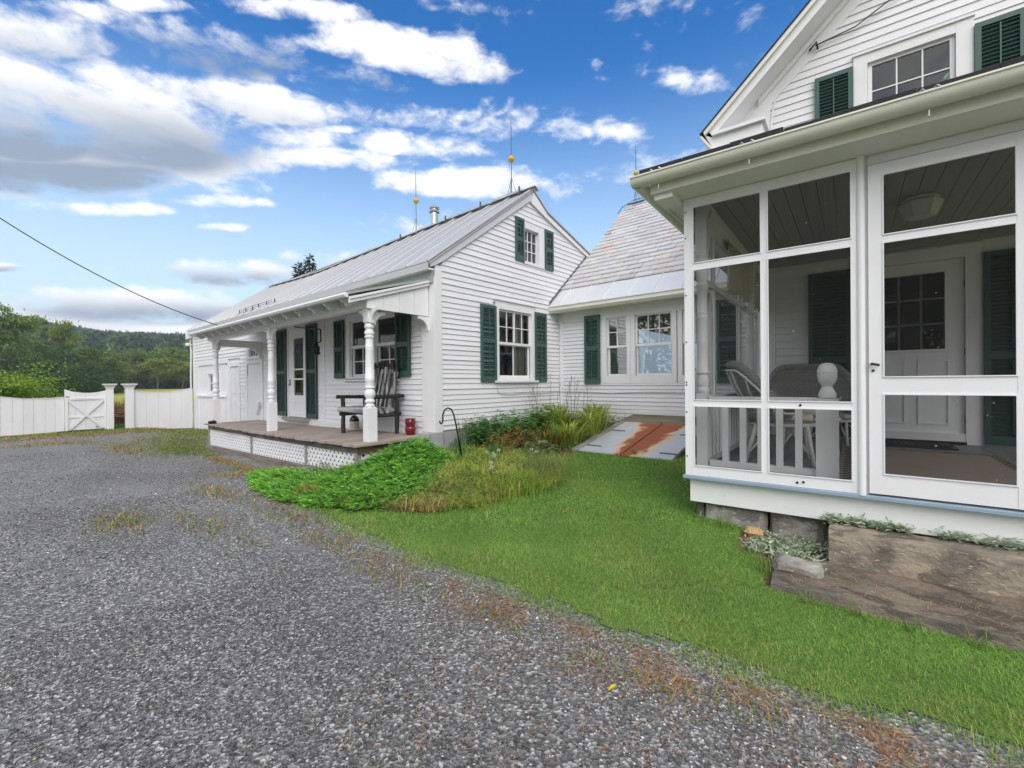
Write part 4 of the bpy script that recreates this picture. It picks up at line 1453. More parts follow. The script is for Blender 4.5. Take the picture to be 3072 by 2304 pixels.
# --- gable wall above the porch
RK = lambda x: 4.805 + .919 * (x + .981)      # lower edge of the frieze under the rake
RO = lambda x: 4.616 + .933 * (x + 1.617)     # outer top edge of the rake (at y = 6.6)
RI = lambda x: 4.552 + .930 * (x + 1.497)
up_hole = (.165, .935, 3.90, 5.03)
dn_hole = (.10, 1.00, FZ, 2.545)
sheathing(farm, TM, -.87, XR, FZ - .1, lambda u: RI(min(u, 2.35)), [2.35], [up_hole, dn_hole], M_inside)


def mu(z):
    return (-.885 if z < 4.893 else -.981 + (z - 4.805) / .919), XR


clapboards(farm, TM, mu, 3.05, 7.2, lambda z: .0945, [(.03, 1.07, 3.5, 5.15)], M_clap_y, seed=12, joint=.35, lip=.017)
clapboards(farm, TM, lambda z: (-.83, XR), FZ + .12, 2.78, lambda z: .094, [(-.03, 1.13, 0, 2.70)], M_clap_y, seed=13, joint=.2)
MB().box(-.895, -.825, -.02, .024, FZ, 2.80, TM).build('corner_board', M_white, farm)
MB().box(-.91, -.86, -.02, .02, 3.0, 4.6, TM).build('corner_board', M_white, farm)
MB().box(-.82, XR, -.02, .02, FZ, FZ + .118, TM).build('skirt_board', M_white, farm)
MB().box(-.90, -.86, YB + .03, 13, .3, 4.9).build('side_wall', M_clap_x, farm)
MB().box(-.86, 5.4, 12.9, 13, .3, 5).build('rear_wall', M_inside, farm)
MB().box(5.3, 5.4, YB + .03, 12.9, .3, 4.9).build('far_wall', M_inside, farm)
MB().box(-.85, 5.3, YB + .05, 12.9, FZ - .1, FZ).build('floor', M_inside, farm)
MB().box(-.85, 5.3, YB + .05, 12.9, 2.85, 2.95).build('upper_floor', M_inside, farm)
# rake: frieze, soffit, fascia, crown
XT = 2.35
MB().prism([(-.93, RK(-.93) - .003), (XT, RK(XT)), (XT, RI(XT) - .01), (-.93, RI(-.93) - .01)], lambda u, v, w: TM(u, w, v), .0, .022).build('frieze', M_white, farm)
MB().prism([(-1.0, RI(-1.0) - .075), (XT, RI(XT) - .075), (XT, RI(XT) - .004), (-1.0, RI(-1.0) - .004)], lambda u, v, w: TM(u, w, v), .022, .075).build('rake_moulding', M_white, farm)
MB().prism([(-1.5, RI(-1.5)), (XT, RI(XT)), (XT, RI(XT) + .03), (-1.5, RI(-1.5) + .03)], lambda u, v, w: (u, w, v), 6.62, YB + .02).build('rake_soffit', M_white, farm)
MB().prism([(-1.50, RI(-1.50) - .012), (XT, RI(XT) - .012), (XT, RO(XT) - .05), (-1.56, RO(-1.56) - .05)], lambda u, v, w: (u, w, v), 6.59, 6.618).build('rake_fascia', M_white, farm)
MB().prism([(-1.60, RO(-1.60) - .07), (XT, RO(XT) - .07), (XT, RO(XT) - .005), (-1.615, RO(-1.615) - .005)], lambda u, v, w: (u, w, v), 6.545, 6.588).build('rake_moulding', M_soffit, farm)
MB().prism([(-1.66, RO(-1.66) - .004), (XT, RO(XT) - .004), (XT, RO(XT) + .018), (-1.66, RO(-1.66) + .018)], lambda u, v, w: (u, w, v), 6.53, 13.2).build('roof', M_shingle, farm)
MB().prism([(XT, RO(XT) - .004), (6.3, RO(XT) - 3.69), (6.3, RO(XT) - 3.65), (XT, RO(XT) + .035)], lambda u, v, w: (u, w, v), 6.53, 13.2).build('roof', M_shingle, farm)
MB().prism([(-1.5, 4.50), (-.86, 4.50), (-.86, RI(-.86)), (-1.5, RI(-1.5))], lambda u, v, w: (u, w, v), 6.97, 6.995).build('eave_panel', M_white, farm)
MB().prism([(-1.62, 4.60), (-1.43, 4.24), (-.905, 4.24), (-.905, 4.53), (-1.52, 4.53)], lambda u, v, w: (u, w, v), 6.60, 13).build('eave_box', M_white, farm)
MB().prism([(-1.51, 4.53), (-.87, 4.53), (-.87, 4.572), (-1.50, 4.572)], lambda u, v, w: (u, w, v), 6.545, 7.02).build('return_cap', M_white, farm)
MB().prism([(-1.655, 4.60), (-1.40, 4.22), (-1.43, 4.22), (-1.68, 4.59)], lambda u, v, w: (u, w, v), 6.56, 13).build('eave_edge', M_soffit, farm)
# upper window
uw = sash_window(farm, TM, .165, .935, 3.90, 5.03, [(4.33, 5.03, 2, 3, .012), (3.90, 4.36, 2, 3, .05)], casing=(.135, .14, .115, .1), glass=M_glass, rail=.045, munt=.014, frame_out=.03)
MB().box(.02, 1.085, -.01, .05, 5.145, 5.175, TM).build('window_head', M_white, uw)
shutter(farm, TM, -.365, .028, 3.62, 5.035, mid=4.30, off=.03, pitch=.042)
shutter(farm, TM, 1.078, 1.46, 3.62, 5.04, mid=4.30, off=.03, pitch=.042)
# wires on the gable
MB().tube([(-.36, 6.95, 5.46), (.05, 6.94, 5.50), (.5, 6.94, 5.72), (1.2, 6.94, 6.15)], .009, 6).build('service_cable', M_wire, farm)
MB().tube([(-.42, 6.96, 5.43), (-.34, 6.90, 5.47), (-.33, 6.95, 5.40)], .012, 6).build('cable_hook', M_dark, farm)
MB().tube([(-.87, 6.955, 3.2), (-.86, 6.955, 4.5), (-.83, 6.95, 4.80), (-.80, 6.93, 4.93)], .012, 6).build('conduit', M_white, farm)

# --- porch floor, skirt, foundation
x = XP + .03
r_ = random.Random(31)
while x < XR:
    w = r_.uniform(.125, .14)
    MB().box(x + .0015, x + w - .0015, YM + .04, YB - .02, FZ - .03, FZ + r_.uniform(-.001, .001)).build('floor_board', M_porchfloor, farm)
    x += w
MB().box(XP - .02, XR, 3.59, YM + .03, .445, .474).build('porch_sill', M_bluesill, farm, bevel=.006)
MB().box(XP + .02, XR, 3.652, 3.690, .265, .444).build('skirt_board', M_white2, farm)
MB().box(XP + .02, XP + .055, 3.691, 6.98, .27, .444).build('skirt_board', M_white2, farm)
MB().box(XP - .015, XP + .03, YM + .035, 6.98, .446, .473).build('porch_sill', M_bluesill, farm)


def rough_block(x0, x1, y0, y1, z0, z1, amp=.012, res=.05, fr=6.0, seed=0, T=None, roundk=.02):
    from mathutils import noise
    mb = MB()
    nx, ny, nz = [max(2, int((b - a) / res)) for a, b in ((x0, x1), (y0, y1), (z0, z1))]

    def P(x, y, z):
        v = Vector((x, y, z))
        ex = min(x - x0, x1 - x)
        ey = min(y - y0, y1 - y)
        ez = min(z - z0, z1 - z)
        d = noise.noise_vector(v * fr + Vector((seed, seed * 2, 0))) * amp + noise.noise_vector(v * fr * 3.5) * amp * .4
        c = Vector(((x0 + x1) / 2, (y0 + y1) / 2, (z0 + z1) / 2))
        k = sum(1 for q in (ex, ey, ez) if q < 1e-5)
        if k >= 2:
            w = Vector((0, 0, 0))
            for i_, (q, lo, hi, val) in enumerate(((ex, x0, x1, x), (ey, y0, y1, y), (ez, z0, z1, z))):
                if q < 1e-5:
                    w[i_] = roundk * (1 if val - lo < 1e-5 else -1)
            d = d + w * (.6 + .8 * abs(noise.noise(v * 9)))
        q = v + d
        return T(*q) if T else tuple(q)
    def face(fn, nu, nv):
        vs_ = [P(*fn(i / nu, j / nv)) for j in range(nv + 1) for i in range(nu + 1)]
        fs = [(j * (nu + 1) + i, j * (nu + 1) + i + 1, (j + 1) * (nu + 1) + i + 1, (j + 1) * (nu + 1) + i) for j in range(nv) for i in range(nu)]
        mb.add(vs_, fs)
    X_ = lambda t: x0 + (x1 - x0) * t
    Y_ = lambda t: y0 + (y1 - y0) * t
    Z_ = lambda t: z0 + (z1 - z0) * t
    face(lambda a, b: (X_(a), Y_(b), z1), nx, ny)
    face(lambda a, b: (X_(a), Y_(b), z0), nx, ny)
    face(lambda a, b: (X_(a), y0, Z_(b)), nx, nz)
    face(lambda a, b: (X_(a), y1, Z_(b)), nx, nz)
    face(lambda a, b: (x0, Y_(a), Z_(b)), ny, nz)
    face(lambda a, b: (x1, Y_(a), Z_(b)), ny, nz)
    return mb


rough_block(-.93, -.50, 3.70, 3.95, -.05, .255, seed=1).build('foundation_stone', M_found, farm)
rough_block(-.485, -.14, 3.74, 3.95, -.05, .262, seed=2).build('foundation_stone', M_found, farm)
rough_block(-.13, 3.2, 3.71, 3.95, -.05, .26, seed=3).build('foundation_stone', M_found, farm)
rough_block(-1.0, -.93, 3.72, 3.86, .05, .21, seed=4, amp=.02).build('foundation_stone', M_found, farm)
MB().box(-.985, -.935, 3.73, 3.79, .08, .27).build('corner_post', M_joist, farm)
for i in range(4):
    rough_block(-1.0, -.8, 4.0 + i * .75, 4.7 + i * .75, -.05, .262, seed=5 + i).build('foundation_stone', M_found, farm)

# --- porch roof, gutters, soffit
MB().hexa([(-1.25, 3.26, 2.700), (XR, 3.26, 2.700), (-1.25, 7.05, 3.46), (XR, 7.05, 3.46), (-1.25, 3.26, 2.738), (XR, 3.26, 2.738), (-1.25, 7.05, 3.50), (XR, 7.05, 3.50)]).build('porch_roof', M_shingle, farm)
r_ = random.Random(5)
x = -1.24
while x < XR:
    MB().box(x, min(x + .30, XR), 3.215 + r_.uniform(-.006, .006), 3.262, 2.716 + r_.uniform(0, .004), 2.742 + r_.uniform(-.005, .008)).build('shingle', M_shingle, farm)
    x += .305


def half_round(axis, a, b, c, z, r=.056, drop=0.0):
    mb = MB()
    n = 9
    o = [(r * math.cos(math.pi + math.pi * i / n), r * math.sin(math.pi + math.pi * i / n)) for i in range(n + 1)]
    o = [(p[0], p[1]) for p in o]
    inn = [(p[0] * .93, p[1] * .93) for p in o][::-1]
    poly = o + [(r, .008), (r * .93, .008)][:0] + inn
    fn = (lambda u, v, w: (w, c + u, z + v + (w - a) / (b - a) * drop)) if axis == 'x' else (lambda u, v, w: (c + u, w, z + v + (w - a) / (b - a) * drop))
    mb.prism(poly, fn, a, b)
    for s in (-1,) if axis == 'x' else (-1,):
        p0 = (a, c + s * r, z + .002) if axis == 'x' else (c + s * r, a, z + .002)
        p1 = (b, c + s * r, z + .002 + drop) if axis == 'x' else (c + s * r, b, z + .002 + drop)
        mb.tube([p0, p1], .009, 6)
    # end cap
    cap = [fn(u, v, a) for u, v in o]
    mb.add(cap, [tuple(range(len(cap)))])
    return mb


gut = half_round('x', -1.31, XR, 3.27, 2.705, r=.060).build('gutter', M_gutter, farm, smooth='auto')
half_round('y', 3.27, 6.55, -1.275, 2.69, r=.052, drop=-.06).build('gutter', M_gutter, farm, smooth='auto')
for xx in (-1.12, -.53, .33, 1.2):
    MB().tube([(xx - .04, 3.205, 2.712), (xx - .03, 3.20, 2.722), (xx, 3.222, 2.700), (xx + .03, 3.20, 2.722), (xx + .04, 3.205, 2.712)], .005, 5).tube([(xx, 3.225, 2.700), (xx + .005, 3.27, 2.634), (xx + .004, 3.27, 2.60)], .005, 5).build('gutter_hanger', M_galv, gut)
MB().box(-1.20, XR, 3.335, 3.36, 2.60, 2.725).build('fascia', M_gutter, farm)
MB().box(-1.21, -1.185, 3.362, 6.98, 2.60, 2.725).build('fascia', M_gutter, farm)
MB().box(-1.184, XR, 3.361, YM - .02, 2.604, 2.624).build('soffit', M_soffit, farm)
MB().box(-1.184, XP - .02, YM - .021, 6.98, 2.604, 2.624).build('soffit', M_soffit, farm)
MB().box(-1.184, XP - .015, 3.37, YM - .03, 2.56, 2.603).build('corner_bracket', M_soffit, farm)
MB().box(XP, XR, YM - .015, YM + .06, 2.602, 2.75).build('porch_beam', M_white, farm)
MB().box(XP, XP + .07, YM + .061, 6.98, 2.602, 2.75).build('porch_beam', M_white, farm)
# ceiling boards and lamp
x = XP + .075
r_ = random.Random(6)
while x < XR:
    MB().box(x + .001, x + .104, YM + .065, YB - .03, 2.705 + r_.uniform(-.001, .001), 2.725).build('ceiling_board', M_beadboard, farm)
    x += .107
# --- front screens
def panel(parent, name, T, u0, u1, z0, z1, stile, rails, mull=(), mat=M_white, d0=0.0, d1=.032, label=None):
    mb = MB()
    mb.box(u0, u0 + stile[0], d0, d1, z0, z1, T)
    mb.box(u1 - stile[1], u1, d0, d1, z0, z1, T)
    ua, ub = u0 + stile[0], u1 - stile[1]
    for a, b in rails:
        mb.box(ua, ub, d0, d1 - .002, a, b, T)
    for a, b in mull:
        for (ra, rb) in zip(rails[:-1], rails[1:]):
            mb.box(a, b, d0, d1 - .003, ra[1], rb[0], T)
    # thin stops round each opening
    cuts = [ua] + [c for q in mull for c in q] + [ub]
    for (ra, rb) in zip(rails[:-1], rails[1:]):
        for k in range(0, len(cuts), 2):
            a, b = cuts[k], cuts[k + 1]
            mb.box(a, a + .007, d1 - .004, d1 + .006, ra[1], rb[0], T).box(b - .007, b, d1 - .004, d1 + .006, ra[1], rb[0], T)
            mb.box(a + .007, b - .007, d1 - .004, d1 + .006, ra[1], ra[1] + .007, T).box(a + .007, b - .007, d1 - .004, d1 + .006, rb[0] - .007, rb[0], T)
    p = mb.build(name, mat, parent, label=label)
    for (ra, rb) in zip(rails[:-1], rails[1:]):
        for k in range(0, len(cuts), 2):
            a, b = cuts[k], cuts[k + 1]
            zz = (d0 + d1) / 2
            MB().add([T(a, zz, ra[1]), T(b, zz, ra[1]), T(b, zz, rb[0]), T(a, zz, rb[0])], [(0, 1, 2, 3)]).build('screen', M_screen, p)
    return p


RAILS = [(.476, .550), (1.011, 1.052), (2.051, 2.097), (2.532, 2.600)]
fp = panel(farm, 'screen_frame', TP, XP, .03, .476, 2.600, (.064, .028), RAILS, mull=[(-.507, -.471)])
for (xx, zz) in ((-.30, .505), (-.265, .512), (-.28, 1.03)):
    MB().tube([TP(xx, .030, zz), TP(xx, .036, zz)], .008, 8).build('screw', M_dark, fp)
for zz in (.62, .96, 1.17, 1.19, 1.5, 1.86, 2.3, 2.5):
    MB().tube([TP(XP + .012, .030, zz), TP(XP + .012, .0345, zz)], .006, 8).build('screw', M_dark, fp)
MB().tube([TP(.047, .028, .47), TP(.047, .028, 2.62)], .022, 12).build('door_post', M_white, farm, smooth='auto')
MB().box(.031, .083, -.03, .008, .476, 2.60, TP).build('door_jamb', M_white, farm)
sd = panel(farm, 'screen_door', TP, .084, .805, .488, 2.535, (.069, .087), [(.488, .610), (1.111, 1.211), (2.045, 2.087), (2.464, 2.535)], d0=.0, d1=.030)
MB().box(.084, XR, -.03, .012, 2.545, 2.60, TP).build('door_head', M_white, farm)
MB().tube([TP(.098, .03, 1.297), TP(.098, .055, 1.297), TP(.135, .06, 1.287)], .008, 8).tube([TP(.105, .03, 1.255), TP(.105, .036, 1.255)], .008, 8).build('handle', M_steelknob, sd)
panel(farm, 'screen_frame', TP, .86, XR, .476, 2.545, (.06, .06), RAILS[:-1] + [(2.49, 2.545)], mull=[(1.6, 1.64), (2.4, 2.44)])
MB().box(.808, .858, -.03, .03, .476, 2.54, TP).build('door_jamb', M_white, farm)
panel(farm, 'screen_frame', TS, YM + .035, 6.96, .476, 2.600, (.05, .06), RAILS, mull=[(4.49, 4.53), (5.65, 5.69)], d0=-.015, d1=.012)

# --- inside the porch: posts, rails
def baluster_rail(parent, T, u0, u1, us, zt=1.075, zb=.52):
    MB().box(u0, u1, -.035, .035, zt - .045, zt, T).box(u0, u1, -.025, .025, zt - .075, zt - .0455, T).box(u0, u1, -.025, .025, zb, zb + .045, T).build('railing', M_grey_porch, parent)
    for u in us:
        MB().box(u - .022, u + .022, -.02, .02, zb + .0455, zt - .0755, T).build('baluster', M_grey_porch, parent)


TR = lambda u, o, z: (u, 3.86 - o, z)
baluster_rail(farm, TR, -.915, -.205, [-.80, -.675, -.553, -.43, -.31])
TR2 = lambda u, o, z: (-.965 - o, u, z)
baluster_rail(farm, TR2, 3.92, 6.95, [4.06 + i * .125 for i in range(23)])
PP = [(.05, 1.10), (.058, 1.115), (.058, 1.135), (.048, 1.15), (.055, 1.17), (.058, 1.20), (.05, 1.235), (.045, 1.25), (.058, 1.262), (.058, 1.285), (.05, 1.295), (.052, 1.45), (.053, 1.47), (.052, 1.49), (.055, 1.50), (.052, 1.51),
      (.050, 1.70), (.055, 1.71), (.055, 1.722), (.050, 1.73), (.055, 1.745), (.055, 1.757), (.049, 1.765), (.045, 1.93), (.058, 1.95), (.06, 1.975), (.045, 1.99), (.048, 2.01), (.06, 2.05), (.058, 2.10), (.045, 2.13), (.06, 2.15), (.062, 2.175), (.05, 2.19), (.06, 2.21), (.06, 2.235), (.048, 2.26)]
for (xx, yy) in ((-.968, 3.86), (-.965, 6.0)):
    cp = MB().lathe([(r * .82, z) for r, z in PP], xx, yy, 18).box(xx - .041, xx + .041, yy - .041, yy + .041, FZ, 1.10).box(xx - .041, xx + .041, yy - .041, yy + .041, 2.22, 2.70).build('porch_post', M_grey_porch, farm, smooth='auto')
    br = [(0, 0), (.46, 0), (.47, -.05), (.42, -.09), (.40, -.06), (.36, -.08), (.30, -.13), (.25, -.20), (.24, -.26), (.19, -.25), (.15, -.30), (.14, -.37), (.10, -.42), (.06, -.43), (.05, -.50), (0, -.55), (0, -.33), (.04, -.30), (.03, -.24), (.08, -.20), (.12, -.13), (.2, -.07), (.2, -.05), (.0, -.05)]
    MB().prism(br, lambda u, v, w: (xx + w, yy + .052 + u, 2.70 + v), -.014, .014).build('bracket', M_grey_porch, cp)
NP = [(.060, 1.075), (.062, 1.10), (.045, 1.135), (.036, 1.15), (.040, 1.165), (.058, 1.185), (.067, 1.215), (.070, 1.240), (.0655, 1.243), (.0655, 1.247), (.070, 1.250), (.067, 1.275), (.055, 1.30), (.035, 1.315), (.0, 1.32)]
MB().lathe([(.0, 1.06)] + [(r * .86, z) for r, z in NP], -.14, 3.86, 22, caps=False).box(-.205, -.075, 3.795, 3.925, FZ, 1.07).build('newel_post', M_grey_porch, farm, smooth='auto')
# --- porch door and shutters on the house wall
u0, u1, z0, z1 = dn_hole
MB().box(-.01, .10, -.02, .025, FZ, 2.69, TM).box(1.0, 1.13, -.02, .025, FZ, 2.69, TM).box(.10, 1.0, -.02, .024, 2.545, 2.69, TM).build('door_casing', M_white, farm)
gx0, gx1, gz0, gz1 = .25, .838, 1.54, 2.41
d = MB().box(.104, gx0, -.05, -.01, z0 + .03, z1 - .004, TM).box(gx1, .996, -.05, -.01, z0 + .03, z1 - .004, TM).box(gx0, gx1, -.05, -.0105, gz1, z1 - .004, TM).box(gx0, gx1, -.05, -.0105, z0 + .03, gz0, TM)
for i in (1, 2):
    c = gx0 + (gx1 - gx0) * i / 3
    d.box(c - .010, c + .010, -.055, -.036, gz0, gz1, TM)
    c = gz0 + (gz1 - gz0) * i / 3
    d.box(gx0, gx1, -.054, -.037, c - .010, c + .010, TM)
for (a, b, c, e_) in ((gx0 - .03, gx0, gz0 - .03, gz1 + .03), (gx1, gx1 + .03, gz0 - .03, gz1 + .03), (gx0, gx1, gz0 - .03, gz0), (gx0, gx1, gz1, gz1 + .03)):
    d.box(a, b, -.012, .004, c, e_, TM)
for (a, b) in ((.235, .50), (.605, .875)):
    for (p, q, r1, r2) in ((a, a + .018, .68, 1.42), (b - .018, b, .68, 1.42), (a + .018, b - .018, .68, .698), (a + .018, b - .018, 1.402, 1.42)):
        d.box(p, q, -.012, .0, r1, r2, TM)
pd_ = d.build('front_door', M_white, farm)
for i in range(3):
    for j in range(3):
        a, b = gx0 + (gx1 - gx0) * i / 3, gx0 + (gx1 - gx0) * (i + 1) / 3
        c, e_ = gz0 + (gz1 - gz0) * j / 3, gz0 + (gz1 - gz0) * (j + 1) / 3
        MB().add([TM(a, -.03, c), TM(b, -.03, c), TM(b, -.03, e_), TM(a, -.03, e_)], [(0, 1, 2, 3)]).build('pane', M_glass_dark, pd_)
for zz in (.75, 1.5, 2.25):
    MB().tube([TM(1.0, .0, zz - .04), TM(1.0, .0, zz + .04)], .008, 8).build('hinge', M_rod, pd_)
MB().box(.10, 1.0, -.05, .08, FZ + .001, FZ + .03, TM).build('threshold', M_dark, farm)
shutter(farm, TM, -.447, -.012, .455 + .03, 2.56, mid=1.45, off=.03, mat=M_green_dark, pitch=.042)
shutter(farm, TM, 1.14, 1.56, .455 + .03, 2.562, mid=1.45, off=.03, mat=M_green_dark, pitch=.042)

# ================================================================== things in and around the porches
# ceiling lamp
lamp = thing('ceiling_lamp', 'faceted frosted ceiling lamp under the porch ceiling above the door', 'lamp', (.46, 5.05, 2.70))
M_opal = simple('opal_glass', (.50, .50, .47), .4, bumpk=0)
lc = (.46, 5.05)
MB().lathe([(.0, 2.70), (.12, 2.70), (.125, 2.685), (.11, 2.675), (.0, 2.675)], *lc, 8, caps=False).build('base', M_white, lamp)
MB().lathe([(.135, 2.675), (.145, 2.66), (.10, 2.545), (.0, 2.535)], *lc, 6, caps=False).build('shade', M_opal, lamp)
# canvas shade along the left side
nS = 60
sv, sf = [], []
for i in range(nS + 1):
    y = 4.86 + (6.93 - 4.86) * i / nS
    for j, z in enumerate((2.70, 2.45, 2.25, 2.12 + .01 * math.sin(i * .9))):
        fold = .018 * math.sin(y * 21 + j * .4) + .012 * math.sin(y * 9.3 + 1)
        sv.append((-.985 + fold * (.4 + .3 * j), y, z))
for i in range(nS):
    for j in range(3):
        a = i * 4 + j
        sf.append((a, a + 4, a + 5, a + 1))
M_canvas = simple('grey_canvas', (.60, .58, .52), .9, var=.1, scale=3, bumpk=.1)
M_shade = M_canvas.copy()
_t = M_shade.node_tree
_tl = _t.nodes.new('ShaderNodeBsdfTranslucent')
_tl.inputs[0].default_value = (.62, .59, .50, 1)
_mx = _t.nodes.new('ShaderNodeMixShader')
_mx.inputs[0].default_value = .4
_o = [n for n in _t.nodes if n.type == 'OUTPUT_MATERIAL'][0]
_p = [n for n in _t.nodes if n.type == 'BSDF_PRINCIPLED'][0]
_t.links.new(_p.outputs[0], _mx.inputs[1])
_t.links.new(_tl.outputs[0], _mx.inputs[2])
_t.links.new(_mx.outputs[0], _o.inputs[0])
sh_ = np_mesh('canvas_shade', np.array(sv), np.array(sf), M_shade, base=(-.985, 5.9, 2.12), label='grey canvas shade hanging along the left side of the screened porch', cat='shade', smooth=True)
md = sh_.modifiers.new('thick', 'SOLIDIFY')
md.thickness = .004
# rug with patterned border
rug = thing('rug', 'beige rug with dark patterned border on the porch floor', 'rug', (.50, 5.1, FZ))
M_rug = simple('rug_pile', (.30, .235, .20), .95, var=.1, scale=12, bumpk=.4, bscale=200)
m, G_, p_, o_ = new_mat('rug_border')
oc = objco(G_)
wv = G_.t.nodes.new('ShaderNodeTexChecker')
wv.inputs['Scale'].default_value = 17
wv.inputs['Color1'].default_value = (.20, .18, .16, 1)
wv.inputs['Color2'].default_value = (.03, .028, .03, 1)
G_.t.links.new(oc, wv.inputs['Vector'])
G_.t.links.new(wv.outputs[0], p_.inputs['Base Color'])
p_.inputs['Roughness'].default_value = .95
M_rugb = m
m2 = simple('rug_edge', (.19, .18, .165), .95)
MB().box(.02, 1.0, 4.14, 6.0, FZ + .002, FZ + .010).build('field', M_rug, rug)
for (a, b, c, d_) in ((-.06, .0, 4.06, 6.08), (1.02, 1.08, 4.06, 6.08), (.0, 1.02, 6.02, 6.08), (.0, 1.02, 4.06, 4.12)):
    MB().box(a, b, c, d_, FZ + .002, FZ + .0102).build('border', M_rugb, rug)
MB().box(-.09, -.06, 4.03, 6.11, FZ + .002, FZ + .009).box(1.08, 1.11, 4.03, 6.11, FZ + .002, FZ + .009).box(-.06, 1.08, 6.08, 6.11, FZ + .002, FZ + .009).box(-.06, 1.08, 4.03, 4.06, FZ + .002, FZ + .009).build('edge', m2, rug)
MB().box(.0, .02, 4.12, 6.02, FZ + .002, FZ + .0095).box(1.0, 1.02, 4.12, 6.02, FZ + .002, FZ + .0095).box(.02, 1.0, 6.0, 6.02, FZ + .002, FZ + .0095).box(.02, 1.0, 4.12, 4.14, FZ + .002, FZ + .0095).build('inner_edge', m2, rug)
mat_ = MB().box(.16, .86, 6.36, 6.86, FZ + .002, FZ + .018)
for i in range(14):
    mat_.box(.18 + i * .047, .205 + i * .047, 6.38, 6.84, FZ + .018, FZ + .024)
mat_.build('doormat', simple('rubber_mat', (.02, .02, .018), .9), None, base=(.5, 6.6, FZ), label='black ribbed doormat in front of the porch door', cat='doormat')

# wicker chairs
M_wicker, G_, p_, o_ = new_mat('grey_wicker')
oc = objco(G_)
w1 = G_.t.nodes.new('ShaderNodeTexWave')
w1.inputs['Scale'].default_value = 26
w1.bands_direction = 'Z'
w1.inputs['Distortion'].default_value = 1.2
G_.t.links.new(oc, w1.inputs['Vector'])
nn = G_.noise(oc, 60, 3)
f_ = G_.m('MULTIPLY', w1.outputs['Fac'], G_.m('ADD', nn, .35), clamp=True)
G_.t.links.new(G_.mix(f_, (.15, .15, .145, 1), (.68, .68, .66, 1)), p_.inputs['Base Color'])
p_.inputs['Roughness'].default_value = .8
bump(G_, p_, w1.outputs['Fac'], .9, .012)
M_cane = simple('grey_cane', (.58, .58, .56), .7, var=.25, scale=40, bumpk=.3)


def wicker_chair(label, x, y, rot, s=1.0, sz=1.02):
    """barrel-backed wicker chair; local -y is the front"""
    ch = thing('wicker_chair', label, 'chair', (x, y, FZ), FM, group='wicker chairs on the screened porch')
    ca, sa = math.cos(rot), math.sin(rot)
    Tc = lambda u, v, z: (x + (ca * u - sa * v) * s, y + (sa * u + ca * v) * s, FZ + z * sz)
    # shell
    n = 30
    def rad(a):
        return .33
    def top(a):          # a=0 at the back, +-pi*.62 at the arm fronts
        k = abs(a) / (math.pi * .62)
        return .86 - .05 * k ** 2 if k < .35 else .854 - .36 * min(1, ((k - .35) / .5)) ** 1.3
    rows_ = 9
    vs_, fs = [], []
    for i in range(n + 1):
        a = -math.pi * .62 + 2 * math.pi * .62 * i / n
        tp = top(a)
        for j in range(rows_ + 1):
            t_ = j / rows_
            z = .36 + (tp - .36) * t_
            r = .27 + .07 * t_ + .09 * t_ ** 3
            vs_.append((r * math.sin(a), r * math.cos(a) * 1.0 + .02, z))
    for i in range(n):
        for j in range(rows_):
            q = i * (rows_ + 1) + j
            fs.append((q, q + rows_ + 1, q + rows_ + 2, q + 1))
    sh = MB().add([Tc(*v) for v in vs_], fs).build('backrest', M_wicker, ch, smooth=True)
    mdd = sh.modifiers.new('thick', 'SOLIDIFY')
    mdd.thickness = .014
    # fat rolled rim, woven
    rim, rim2 = [], []
    for i in range(n + 1):
        a = -math.pi * .62 + 2 * math.pi * .62 * i / n
        r = .27 + .07 + .09
        rim.append(Tc(r * math.sin(a), r * math.cos(a) + .02, top(a)))
        rim2.append(Tc((r + .03) * math.sin(a), (r + .03) * math.cos(a) + .02, top(a) - .05))
    MB().tube(rim, .036 * s, 9).build('rim', M_wicker, ch, smooth=True)
    MB().tube(rim2, .012 * s, 6).build('rim_cane', M_cane, ch, smooth=True)
    # stays that curve from the rim down the outside of the back
    for a in (-1.5, -.95, -.5, -.12, .3, .75, 1.25):
        pts = [Tc((.44 + .02) * math.sin(a), (.46) * math.cos(a) + .02, top(a) - .04), Tc(.40 * math.sin(a), .40 * math.cos(a) + .02, top(a) - .18), Tc(.325 * math.sin(a), .325 * math.cos(a) + .02, .55), Tc(.29 * math.sin(a), .29 * math.cos(a) + .02, .34)]
        MB().tube(pts, .013 * s, 6).build('stay', M_cane, ch, smooth=True)
    # seat
    MB().prism([(.29 * math.cos(t_ * math.pi / 12), .29 * math.sin(t_ * math.pi / 12) - .02) for t_ in range(24)], lambda u, v, w: Tc(u, v, w), .33, .37).build('seat', M_wicker, ch)
    MB().prism([(-.24, -.27), (.24, -.27), (.25, .2), (-.25, .2)], lambda u, v, w: Tc(u, v, w), .371, .43).build('cushion', M_canvas, ch, bevel=.02)
    MB().tube([Tc(.29 * math.cos(t_ * math.pi / 12), .29 * math.sin(t_ * math.pi / 12) - .02, .335) for t_ in range(25)], .02 * s, 7).build('seat_rail', M_cane, ch, smooth=True)
    for (u, v, fu, fv) in ((-.22, -.22, -.26, -.27), (.22, -.22, .26, -.27), (-.2, .2, -.26, .30), (.2, .2, .26, .30)):
        MB().tube([Tc(u, v, .34), Tc(fu, fv, .0)], .019 * s, 8).build('leg', M_cane, ch, smooth=True)
        MB().tube([Tc(fu * .95, fv * .95, .07), Tc(u * .35, v * .35, .30)], .010 * s, 6).build('brace', M_cane, ch)
    return ch


wicker_chair('wicker armchair nearest the left railing, seen from behind through the screen', -.53, 4.72, math.radians(98), .90)
wicker_chair('wicker armchair against the dark shutter, its front to the yard', -.36, 5.52, math.radians(4), .90)
wicker_chair('wicker armchair mostly hidden behind the round-topped newel post', -.14, 6.42, math.radians(-25), .78, .80)

